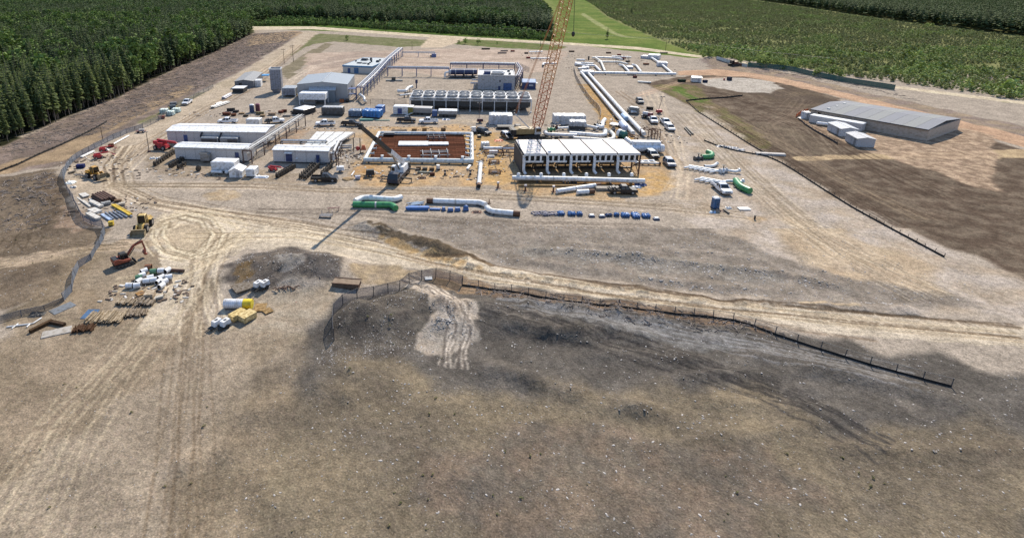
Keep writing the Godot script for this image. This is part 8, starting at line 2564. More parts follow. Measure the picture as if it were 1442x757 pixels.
	crate("white and blue cooler crate left of the truck crane", P(-15.3, -121.4), 0.1, V(1.1, 0.6, 0.8), Color(0.5, 0.54, 0.7))
	slab("white_plank", "short white plank left of the sand heap", "plank", P(-17, -123.6), P(-16.7, -126.5), 0.35, 0.08, white)
	slab("tan_plank", "pale timber beam behind the truck crane", "plank", P(-9.1, -129.7), P(-7.2, -129.7), 0.35, 0.25, paint(.5,.4,.26,.8,0,"wood"))
	for e in [["first dark toolbox right of the truck crane", P(-1.8, -127.8), Color(0.06, 0.04, 0.03)], ["second grey toolbox right of the truck crane", P(-0.3, -127.6), Color(0.16, 0.15, 0.14)], ["third brown toolbox right of the truck crane", P(1.3, -127.3), Color(0.12, 0.09, 0.07)], ["rusty box below the row of toolboxes", P(1.4, -123.8), Color(0.10, 0.05, 0.04)]]:
		crate(e[0], e[1], 0.05, V(1.1, 0.5, 0.7), e[2], "toolboxes by the truck crane", "toolbox")
	slab("green_beam", "long grey green beam under the toolboxes", "beam", P(-2, -125.5), P(1.1, -125.3), 0.4, 0.3, paint(.20,.22,.18,.6))
	var dr := thing("white_drum", "white upright drum on dark base by the front pipe of the excavation", "drum", P(2.8, -127.8), 0.0)
	obj("drum", mb().cyl(V(0, 0.4, 0), V(0, 1.2, 0), 0.45, 0.45, 14), white, dr)
	obj("base", mb().box(V(0, 0.2, 0), V(0.9, 0.4, 0.9)), dark, dr)
	tag(obj_at("scrap_heap", "", "", P(-1, -121.9), crumple(1.8, 1.0, 68), rusty), "rusty scrap heap on dirt right of the truck crane", "scrap")
	for e in [["dark stand with white band right of the toolboxes", P(4.3, -124.3)], ["dark stand with red band near the upright white pipe", P(10.1, -124.3)]]:
		var o := thing("pipe_stand", e[0], "pipe stand", e[1], 0.2, "dark pipe stands")
		obj("base", mb().cyl(V(0, 0, 0), V(0, 0.5, 0), 0.3, 0.2, 10), dark, o)
		obj("band", mb().cyl(V(0, 0.5, 0), V(0, 0.8, 0), 0.18, 0.18, 10), white if "white" in e[0] else paint(.35,.05,.05,.5), o)
		obj("head", mb().cyl(V(0, 0.8, 0), V(0, 1.2, 0), 0.28, 0.28, 10), dark, o)
	slab("white_plank", "white bent board beside the corner of the excavation pipe", "plank", P(9.7, -127.8), P(10.5, -130.5), 0.6, 0.3, white)
	for e in [["larger sand heap left of the truck crane", P(-15.1, -123.8), 1.5], ["smaller sand heap near the front black pickup", P(-17.6, -121.2), 1.3]]:
		var h := obj("sand_heap", heap_mesh(e[2], 0.55), paint(.36,.24,.12,.95))
		h.position = e[1]
		tag(h, e[0], "sand heap", "sand heaps")
	# the pad edge
	var gr := thing("steel_rack", "pale steel pipe rack alone on the dirt above the haul road", "rack", P(-18.9, -100.3), -0.12)
	for z in [-0.6, 0.0, 0.6]:
		obj("beam", mb().box(V(0, 0.35 + z * 0.1, z), V(2.3, 0.16, 0.14)), paint(.4,.38,.36,.6), gr)
	for x in [-1.0, 1.0]:
		obj("post", mb().box(V(x, 0.5, -0.6), V(0.12, 1.0, 0.12)).box(V(x, 0.3, 0.6), V(0.12, 0.6, 0.12)), paint(.3,.28,.27,.6), gr)
	obj("base", mb().box(V(0, 0.12, 0.75), V(2.4, 0.2, 0.2)), paint(.10,.1,.1,.6), gr)
	var mr := thing("maroon_trestle", "small maroon trestle behind the pale steel rack", "trestle", P(-17.9, -103), 0.2)
	obj("top", mb().bar(V(-1.2, 0.7, 0), V(1.2, 0.7, 0), 0.1), paint(.2,.04,.06,.6), mr)
	for x in [-0.9, 0.9]:
		obj("leg", mb().bar(V(x, 0.7, 0), V(x, 0, 0.3), 0.08).bar(V(x, 0.7, 0), V(x, 0, -0.3), 0.08), paint(.2,.04,.06,.6), mr)
	bundle("blue_beam_stack", "long bright blue beam stack along the pad edge", P(-4, -103.7), P(0.6, -103.7), 0.9, 5, 2, 0.14, paint(.03,.14,.42,.5), 0.2, 15, true)
	bundle("blue_beam_stack", "thin blue beam stack continuing right of the long stack", P(0.6, -103.6), P(2.9, -103.4), 0.5, 3, 1, 0.13, paint(.04,.14,.38,.5), 0.2, 16, true)
	bundle("grey_pipe_stack", "pale grey blue pipes fanned out behind the blue beams", P(-3.4, -105.9), P(-0.7, -107), 1.6, 5, 1, 0.1, paint(.35,.45,.56,.5), 0.8, 17)
	var names := ["small blue block right after the blue beam stack", "blue block second right of the beam stack", "grey blue flat block third right of the beam stack", "rounded blue block last right of the beam stack"]
	q = 0
	for p in [P(3.4, -103.4), P(4.7, -103), P(6.1, -103.2), P(7.7, -103.4)]:
		var o := thing("blue_fitting", names[q], "fitting", p, 0.1, "blue fittings on the pad edge")
		obj("body", mb().taper(V(0, 0.38, 0), V(0.7 if q == 0 else 1.1, 0.6, 0.8), Vector2(0.5 if q == 0 else 0.9, 0.6)), steel_blue, o)
		obj("pad", mb().box(V(0, 0.05, 0), V(1.0, 0.1, 1.0)), dark, o)
		if q == 3:
			obj("dome", mb().ball(V(0, 0.7, 0), V(0.5, 0.4, 0.4)), steel_blue, o)
		q += 1
	tag(obj_at("scrap_heap", "", "", P(9.7, -102.3), crumple(2.0, 0.9, 69), paint(.24,.14,.10,.8)), "brown scrap between blue fittings and the short bent pipe", "scrap")
	var st := thing("pipe_stand", "thin brown stand beside the elbow mouth of the long bent pipe", "pipe stand", P(12.6, -106.9), 0.1)
	obj("post", mb().cyl(V(0, 0, 0), V(0, 0.9, 0), 0.1), rusty, st)
	obj("base", mb().box(V(0, 0.05, 0), V(0.6, 0.1, 0.6)), rusty, st)
	for e in [["dark blue steel frame tangle first along the pad edge", P(21.7, -101.5), 3.0], ["dark blue steel frame tangle second along the pad edge", P(23.6, -101.3), 3.4]]:
		var o := thing("blue_steelwork", e[0], "steel frame", e[1], 0.15, "blue steel frames on the pad edge")
		var s: float = e[2]
		for k in 6:
			obj("beam", mb().bar(V(-s / 2 + k * 0.4, 0.1 + 0.12 * (k % 3), -0.7), V(-s / 2 + k * 0.55 + 0.6, 0.15 + 0.1 * (k % 2), 0.8), 0.13), paint(.04,.06,.16,.6), o)
		for z in [-0.6, 0.5]:
			obj("rail", mb().bar(V(-s / 2, 0.3, z), V(s / 2, 0.42, z + 0.2), 0.12), paint(.12,.14,.22,.6), o)
	names = ["first blue tarpaulin covered bundle right of the blue steel frames", "second blue covered bundle, larger, in the close pair", "third blue covered bundle, smaller, in the close pair", "small blue covered bundle after the white topped blocks", "large blue covered bundle first of the last three", "long blue covered bundle in the middle of the last three", "wide blue covered bundle last before the end block", "dark blue covered bundle between small white topped blocks"]
	q = 0
	for e in [[P(25.7, -100.8), 1.5, 1.2], [P(27.7, -100.6), 1.6, 1.2], [P(29.2, -100.6), 1.1, 1.1], [P(36.1, -100.3), 1.0, 0.8], [P(37.7, -99.9), 1.7, 1.4], [P(39.6, -99.4), 1.6, 2.2], [P(41.5, -99.6), 1.7, 1.3], [P(34.6, -100.3), 1.5, 0.7]]:
		draped("blue_bundle", names[q], e[0] - V(e[1] * 0.4, 0, 0), e[0] + V(e[1] * 0.4, 0, 0), e[2] * 0.85, 0.66 if q != 7 else 0.5, Color(0.05, 0.17, 0.42) if q < 7 else Color(0.03, 0.07, 0.18), 80 + q, "blue covered bundles along the pad edge", 0.12)
		q += 1
	names = ["small white topped block standing alone among blue bundles", "small white topped block left of the dark blue bundle", "small white topped block at the very end of the blue row"]
	q = 0
	for p in [P(31.3, -100.3), P(33.2, -100.1), P(43, -98.9)]:
		var o := thing("white_block", names[q], "block", p, 0.05, "white topped blocks in the blue row")
		obj("base", mb().box(V(0, 0.15, 0), V(1.1, 0.3, 0.7)), paint(.03,.04,.09,.6), o)
		obj("top", mb().taper(V(0, 0.4, 0), V(0.9, 0.2, 0.6), Vector2(0.7, 0.45)), white, o)
		q += 1
	# right end of the pad
	slab("white_board", "white flat board lying right of the blue toilet", "board", P(60.9, -103.9), P(63.1, -103.9), 1.3, 0.12, white)
	tag(obj_at("plastic_sheet", "", "", P(59.3, -104.5), crumple(1.2, 0.9, 91), white), "small white sheet between the toilet and flat board", "plastic sheet")
	tag(obj_at("plastic_sheet", "", "", P(55.1, -102.2), crumple(1.2, 0.8, 92), paint(.35,.48,.66,.5)), "small pale blue sheet at the toilet's foot", "plastic sheet")
	tag(obj_at("scrap_heap", "", "", P(56.9, -103), crumple(1.4, 0.9, 93), paint(.36,.25,.18,.8)), "brown board scrap right of the blue toilet", "scrap")
	slab("dark_plank", "dark plank propped beside the brown scrap and toilet", "plank", P(57.8, -103.4), P(57.9, -101.5), 0.4, 0.2, dark)
	var po := thing("marker_post", "short black post standing in a patch of orange sand", "post", P(61.5, -99.1), 0.1)
	obj("post", mb().cyl(V(0, 0, 0), V(0, 0.7, 0), 0.16), dark, po)
	obj("cap", mb().cyl(V(0, 0.7, 0), V(0, 0.78, 0), 0.22), dark, po)
	for e in [["black steel beam, lower of the two on the lane", P(76.8, -165.9), P(75.2, -157.9)], ["black steel beam, upper of the two on the lane", P(77.6, -166.7), P(76.2, -158.7)]]:
		slab("dark_beam", e[0], "beam", e[1], e[2], 0.35, 0.3, dark, "black beams on the lane")
	crate("black tool crates between the grey car and red light tower", P(75.9, -191.5), -0.4, V(2.2, 0.7, 1.0), Color(0.03, 0.03, 0.03))
	crate("dark crate beside the header before the short pipe", P(92.6, -254.6), 0.0, V(1.6, 0.7, 1.0), Color(0.14, 0.05, 0.05))
	crate("dark green skip on open gravel left of the white cabin", P(109.2, -244.8), 0.0, V(3.0, 0.9, 1.6), Color(0.03, 0.05, 0.035))
	var wc := site("white_cabin", "white cabin alone on gravel near the header's free end", "cabin", P(113.5, -244), P(116.5, -243.1))
	gabled(wc, 3.8, 4.0, 0.1, 1.9, 2.3, white, paint(.78,.78,.8,.4))
	door(wc, 0.8, 0.0, 0.1, 0.8, 1.6, paint(.4,.4,.42,.5), false)
	crate("navy crate pair right of the lone white cabin", P(118.4, -243.1), 0.1, V(1.7, 0.9, 1.2), Color(0.03, 0.04, 0.09))
	crate("dark blue skid box beside red barrels near the earth road", P(131.3, -248.3), 0.1, V(1.6, 1.3, 1.4), Color(0.06, 0.07, 0.10))
	var brl := thing("red_barrel", "small red barrel left of the dark blue skid box", "barrel", P(129.1, -248.3), 0.0)
	obj("barrel", mb().cyl(V(0, 0, 0), V(0, 0.9, 0), 0.35, 0.35, 12), paint(.35,.05,.03,.5), brl)
	obj("lid", mb().cyl(V(0, 0.9, 0), V(0, 0.94, 0), 0.33, 0.33, 12), paint(.3,.05,.03,.5), brl)
	for e in [["dark timber stack far back by the roadside verge", P(36.5, -356.9), Color(0.06, 0.05, 0.04), 5.0], ["pale pallet stack by the roadside right of the timber", P(46.7, -348.3), Color(0.45, 0.38, 0.33), 4.2], ["red machine part far back beside the pale pallets", P(51.5, -346.6), Color(0.22, 0.06, 0.05), 2.2], ["low pale plank stack below the pale pallets", P(44.2, -338.4), Color(0.42, 0.34, 0.30), 5.0], ["dark crate behind the white L pipe at the crane", P(58, -336.8), Color(0.05, 0.04, 0.04), 2.0], ["red crate beside the thin far white pipe", P(55.9, -317.5), Color(0.25, 0.06, 0.06), 2.0], ["brown pallet at the far edge above the manifold", P(86.2, -344.9), Color(0.12, 0.08, 0.06), 3.0], ["dark brown pallet right along the far edge", P(106.1, -338.4), Color(0.13, 0.08, 0.06), 2.6], ["maroon crate behind the far manifold valves", P(109.3, -329.1), Color(0.2, 0.04, 0.04), 1.8], ["brown pallet among the wrapped fittings", P(111.8, -293.9), Color(0.2, 0.09, 0.06), 2.6], ["tan crate by the far roadside above wrapped plant", P(138.3, -338.4), Color(0.5, 0.42, 0.32), 4.0]]:
		crate(e[0], e[1], 0.05, V(e[3], 0.6, 1.4), e[2], "far crates and pallets")
	slab("concrete_barrier", "long pale concrete barrier across the silt fence gap", "barrier", P(84, -140.2), P(90.8, -139), 1.2, 0.5, paint(.48,.45,.42,.8), "", false)
	q = 0
	for p in [P(78.5, -147.2), P(79.7, -146.2), P(81.1, -145.6), P(82.1, -144)]:
		tag(obj_at("white_sandbag", "", "", p, crumple(2.4, 1.3, 95 + q), paint(.55,.53,.51,.7)), ["first", "second", "third", "fourth"][q] + " whitish sandbag heap along the right silt fence", "sandbags", "sandbags along the right silt fence")
		q += 1
	# small waste of every sort along the yards
	var bits := mb()
	var r := RandomNumberGenerator.new()
	r.seed = 404
	var where := [[P(-58.6, -124.8), 16.0, 4.0], [P(-19.3, -135.5), 5.0, 6.0], [P(-8.5, -166.7), 30.0, 2.5], [P(0, -124.8), 14.0, 4.0], [P(17.5, -135.5), 5.0, 12.0], [P(45.6, -162.6), 14.0, 8.0], [P(94.5, -296.4), 26.0, 26.0], [P(63.8, -158.7), 8.0, 8.0], [P(-61.8, -105.6), 8.0, 5.0], [P(-56.1, -185.2), 22.0, 4.0], [P(-40, -73.3), 6.0, 3.0], [P(-80.9, -132.6), 8.0, 7.0], [P(71.1, -323.2), 20.0, 16.0], [P(-21.9, -141.4), 4.0, 5.0], [P(68.3, -180.3), 8.0, 12.0]]
	for k in 900:
		var w = where[k % where.size()]
		var at: Vector3 = w[0] + V(r.randf_range(-1, 1) * w[1], 0.06, r.randf_range(-1, 1) * w[2])
		at.y += height(at.x, at.z)
		bits.box(at, V(r.randf_range(0.15, 1.1), r.randf_range(0.06, 0.3), r.randf_range(0.1, 0.4)), Basis(Vector3.UP, r.randf() * TAU))
	var o := obj("debris", bits, paint(.13,.09,.065,.85))
	o.set_meta("kind", "stuff")
	var pale := mb()
	for k in 520:
		var w = where[(k * 7) % where.size()]
		var at: Vector3 = w[0] + V(r.randf_range(-1, 1) * w[1], 0.05, r.randf_range(-1, 1) * w[2])
		at.y += height(at.x, at.z)
		pale.box(at, V(r.randf_range(0.15, 0.9), r.randf_range(0.05, 0.2), r.randf_range(0.1, 0.4)), Basis(Vector3.UP, r.randf() * TAU))
	obj("debris", pale, paint(.55,.52,.48,.7)).set_meta("kind", "stuff")


func heap_mesh(r: float, h: float) -> MB:
	var m := mb()
	var rings := []
	for j in 6:
		var f := j / 5.0
		var ring := []
		for i in 14:
			var t := TAU * i / 14
			var w := r * (1.0 - f * f * 0.98) * (1.0 + 0.12 * sin(t * 3.0 + j))
			ring.append(V(cos(t) * w, h * pow(f, 0.8), -sin(t) * w * 0.8))
		rings.append(ring)
	for j in 5:
		for i in 14:
			var k := (i + 1) % 14
			m.quad(rings[j][i], rings[j][k], rings[j + 1][k], rings[j + 1][i])
	return m


# ---------------------------------------------------------------- fences, poles and stones
func net_mat(c: Color, a: float) -> StandardMaterial3D:
	var key := "net %s %.2f" % [c, a]
	if not mats.has(key):
		var m := StandardMaterial3D.new()
		m.resource_name = "net"
		m.transparency = BaseMaterial3D.TRANSPARENCY_ALPHA
		m.albedo_color = Color(c.linear_to_srgb(), a)
		m.roughness = 0.8
		mats[key] = m
	return mats[key]


func fence(called: String, label: String, p: Array, tall: float, step: float, net: Material, post: Material, base_h := 0.0, base_m: Material = null, lean := 0.0, rail := true):
	var o := thing(called, label, "fence", V(p[0].x, 0, p[0].y))
	o.position.y = 0.0
	var c := Curve2D.new()
	for q in p:
		c.add_point(q - p[0])
	c.bake_interval = 0.5
	var total := c.get_baked_length()
	var count := maxi(1, int(total / step))
	var r := RandomNumberGenerator.new()
	r.seed = int(total * 100)
	var prev := Vector3.ZERO
	var prev_top := Vector3.ZERO
	for k in count + 1:
		var q := c.sample_baked(total * k / count)
		var g := V(q.x, height(q.x + p[0].x, q.y + p[0].y), q.y)
		var top := g + V(r.randf_range(-lean, lean), tall * r.randf_range(1.0 - lean * 0.3, 1.0), r.randf_range(-lean, lean))
		obj("post", mb().cyl(g, top + V(0, 0.06, 0), 0.045 + tall * 0.008, -1.0, 6), post, o)
		if k > 0:
			var d := (g - prev).normalized()
			var off := V(-d.z, 0, d.x) * 0.012
			if net:
				var n := mb()
				var low := Vector3.UP * maxf(base_h, 0.04)
				n.quad(prev + low + off, g + low + off, top + off, prev_top + off)
				n.quad(g + low - off, prev + low - off, prev_top - off, top - off)
				obj("mesh_panel", n, net, o)
			if base_m:
				var b := mb()
				b.bar(prev + Vector3.UP * base_h * r.randf_range(0.4, 0.52) + off * r.randf_range(3.0, 9.0), g + Vector3.UP * base_h * r.randf_range(0.4, 0.52) + off * 3.0, 0.05, base_h)
				obj("skirt", b, base_m, o)
			if rail:
				obj("top_rail", mb().bar(prev_top, top, 0.045), post, o)
		prev = g
		prev_top = top


func pole(label: String, at: Vector3, tall: float, arms: int, lamp := false, tint := Color(0.10, 0.08, 0.065), group := "power poles"):
	var o := thing("light_pole" if lamp else "power_pole", label, "pole", at, 0.2, group)
	var m := paint(tint.r,tint.g,tint.b,.85,0,"wood")
	obj("shaft", mb().cyl(Vector3.ZERO, V(0, tall, 0), 0.05 + tall * 0.011, 0.04 + tall * 0.006, 8), m, o)
	for k in arms:
		obj("crossarm", mb().box(V(0, tall - 0.5 - k * 0.9, 0.1), V(2.2, 0.14, 0.12)), m, o)
		for x in [-0.95, 0.0, 0.95]:
			obj("insulator", mb().cyl(V(x, tall - 0.43 - k * 0.9, 0.1), V(x, tall - 0.2 - k * 0.9, 0.1), 0.06), paint(.3,.3,.3,.4), o)
	if lamp:
		obj("lamp_head", mb().box(V(-0.35, tall, 0), V(0.7, 0.14, 0.3)).box(V(0.3, tall - 0.05, 0), V(0.4, 0.12, 0.25)), paint(.2,.2,.2,.5), o)
		obj("foot", mb().box(V(0, 0.2, 0), V(0.6, 0.4, 0.6)), paint(.1,.05,.05,.7), o)


func stone_mesh(s: int) -> ArrayMesh:
	var r := RandomNumberGenerator.new()
	r.seed = s
	var m := mb()
	var ring := []
	for j in 2:
		var row := []
		for i in 6:
			var t := TAU * (i + j * 0.5) / 6
			var w := r.randf_range(0.75, 1.1) * (1.0 if j == 0 else 0.7)
			row.append(V(cos(t) * w, 0.05 + j * 0.45, -sin(t) * w * 0.8))
		ring.append(row)
	var top := V(r.randf_range(-0.2, 0.2), 0.7, r.randf_range(-0.2, 0.2))
	for i in 6:
		var k := (i + 1) % 6
		m.quad(V(ring[0][i].x, -0.3, ring[0][i].z), V(ring[0][k].x, -0.3, ring[0][k].z), ring[0][k], ring[0][i])
		m.quad(ring[0][i], ring[0][k], ring[1][k], ring[1][i])
		m.tri(ring[1][i], ring[1][k], top)
	return m.mesh()


func add_stones():
	var m := leaf_mat("stone")
	m.backlight_enabled = false
	var a := stone_mesh(1)
	var b := stone_mesh(2)
	var ts := [[], []]
	var cs := [[], []]
	var areas := [
		[xz([-9.2,-98, 5.4,-99.9, 20.8,-96.7, 45,-95.4, 54.3,-91, 58.3,-81.4, 64.2,-76.9, 78.6,-69.5, 58.9,-69.5, 40.5,-72.1, 26.5,-76.1, 11.2,-81, 0,-88.2]), 3200, 0.05, 0.22],
		[xz([21.5,-87.4, 29.3,-85.9, 40.6,-81.9, 50.4,-79.1, 60.9,-73.9, 59.2,-72.9, 49.2,-76.9, 37.4,-79.6, 25,-82.9]), 1500, 0.05, 0.24],
		[xz([31.6,-75.7, 40.9,-72.9, 49.7,-70.6, 59.2,-69.9, 67.9,-68.4, 68.7,-69.5, 59.7,-70.6, 50.4,-71.7, 41.5,-74.3, 32.1,-76.9]), 500, 0.07, 0.28],
		[xz([-11.9,-63.6, -9.8,-69.1, -4.1,-73.7, 2.1,-74.9, 4.8,-67.7, 1.8,-62.9, -3.4,-58.5, -13.2,-55.9]), 1600, 0.04, 0.13],
		[xz([6.3,-75.3, 29.5,-69.5, 46.3,-63.2, 71.5,-53.5, 49.3,-32.3, -16.4,-32.3, -16,-61.4]), 5200, 0.03, 0.16],
		[xz([-30.3,-79.6, -29.8,-85.6, -23.7,-86.9, -17.7,-86.4, -12.2,-80, -12.6,-75.3, -20.8,-74.3, -25.6,-71.3]), 1300, 0.04, 0.16],
		[xz([0,-64.1, 3.8,-65.7, 3.7,-64.1, 0.9,-62.2]), 90, 0.12, 0.26],
		[xz([-96,-122.4, -86.6,-127.3, -78.6,-116.8, -57.5,-94.8, -51.6,-75.3, -54.2,-71.3, -58.2,-68.4]), 900, 0.04, 0.15],
		[xz([84.1,-185.2, 86,-144.6, 83.2,-104.1, 84,-75.3, 76.9,-67.7, 55.2,-71.3, 55.3,-88.2, 46.3,-95.4]), 2200, 0.04, 0.17],
		[xz([-71.6,-105.6, -60.8,-96.1, -63.2,-93.6, -67.9,-98]), 260, 0.04, 0.15],
		[xz([-57.9,-62.9, -16.3,-62.9, -14.8,-32.3, -36.1,-32.3]), 1500, 0.02, 0.09],
	]
	for e in areas:
		var poly := PackedVector2Array(e[0])
		var box := Rect2(poly[0], Vector2.ZERO)
		for q in poly:
			box = box.expand(q)
		var made := 0
		var tries := 0
		while made < e[1] and tries < e[1] * 6:
			tries += 1
			var q := box.position + Vector2(rng.randf(), rng.randf()) * box.size
			if not Geometry2D.is_point_in_polygon(q, poly) or relief.get_noise_2d(q.x * 3.0, q.y * 3.0) < rng.randf_range(-0.5, 0.35):
				continue
			made += 1
			var f := pow(rng.randf(), 5.0)
			var s := lerpf(e[2], e[3], f)
			var k := rng.randi() % 2
			var t := Transform3D(Basis(Vector3.UP, rng.randf() * TAU) * Basis(Vector3.RIGHT, rng.randf_range(-0.12, 0.12)), V(q.x, height(q.x, q.y), q.y))
			ts[k].append(t.scaled_local(V(s * rng.randf_range(0.8, 1.5), s * rng.randf_range(0.3, 0.6), s)))
			var g := rng.randf_range(0.2, 0.46)
			cs[k].append(Color(g, g * 0.92, g * 0.84))
	for k in 2:
		many("gravel_stones", [a, b][k], m, ts[k], cs[k])
	# a few weeds where nothing has driven
	var weed := leafy_crown(61, 26, 0.02, 0.5, 0.2)
	var tw := []
	var cw := []
	for e in [[xz([-96,-122.4, -86.6,-127.3, -78.6,-116.8, -58.8,-94.8, -51.6,-75.3, -54.2,-71.3, -58.2,-68.4]), 120], [xz([-10.9,-62.9, -7.7,-67.7, 0,-62.9, 12.3,-51.2, 43.2,-47, 46,-34.7, -16.4,-32.3]), 160], [xz([-54.3,-55.9, -24.7,-55.9, -16.4,-32.3, -36.1,-32.3]), 60], [xz([138.1,-273.5, 162.2,-257.4, 169.6,-227.2, 172.3,-196, 185.7,-250.1, 172.2,-280]), 500], [xz([91.6,-215.8, 89.9,-185.2, 86.7,-145.9, 93.1,-147.9, 98.5,-196]), 260]]:
		var poly := PackedVector2Array(e[0])
		var box := Rect2(poly[0], Vector2.ZERO)
		for q in poly:
			box = box.expand(q)
		for k in e[1]:
			var q := box.position + Vector2(rng.randf(), rng.randf()) * box.size
			if Geometry2D.is_point_in_polygon(q, poly) and relief.get_noise_2d(q.x * 2.0 + 90.0, q.y * 2.0) > 0.0:
				var t := upright(q, rng.randf_range(0.08, 0.26), 1.8)
				t.origin.y = height(q.x, q.y) - 0.02
				tw.append(t)
				cw.append(Color(0.11, 0.12, 0.05).lerp(Color(0.2, 0.17, 0.09), rng.randf()))
	many("weeds", weed, leaf_mat("leaf"), tw, cw)
	# brush and slash left on the cleared strip and along the berms
	var stick: ArrayMesh = mb().bar(V(-0.5, 0.04, 0), V(0.5, 0.07, 0.1), 0.05).bar(V(0.1, 0.05, 0), V(0.4, 0.12, -0.25), 0.035).mesh()
	var t2 := []
	var c2 := []
	for e in [[xz([-113,-146.6, -114.9,-173.7, -115.4,-217.2, -122.2,-282.2, -125.4,-355.1, -134.3,-457.8, -101.9,-469.5, -93.5,-385.3, -91.3,-291.5, -91,-236.5, -93.6,-196, -93.2,-162.6, -102.6,-147.9, -105.2,-135.5]), 7000], [xz([-94.4,-120, -85.5,-124.8, -71.6,-105.6, -69.4,-95.4, -75,-92.4]), 700], [xz([4.2,-75.7, 16.3,-72.9, 29.6,-69.9, 42.2,-65.7, 46.6,-62.1, 36.2,-62.9, 20.9,-66.7, 8.1,-71.7]), 1200], [xz([151.6,-273.5, 165.7,-263.2, 173.9,-233.3, 179.7,-196, 183.2,-246.6, 170.9,-277.8]), 700]]:
		var poly := PackedVector2Array(e[0])
		var box := Rect2(poly[0], Vector2.ZERO)
		for q in poly:
			box = box.expand(q)
		var made := 0
		while made < e[1]:
			var q := box.position + Vector2(rng.randf(), rng.randf()) * box.size
			made += 1
			if not Geometry2D.is_point_in_polygon(q, poly):
				continue
			var s := rng.randf_range(0.5, 2.4) * clampf(-q.y / 140.0, 0.28, 1.0)
			t2.append(Transform3D(Basis(Vector3.UP, rng.randf() * TAU).scaled(V(s, rng.randf_range(0.8, 2.0), s)), V(q.x, height(q.x, q.y), q.y)))
			var g := rng.randf_range(0.12, 0.32)
			c2.append(Color(g, g * 0.85, g * 0.74))
	many("slash_debris", stick, m, t2, c2)


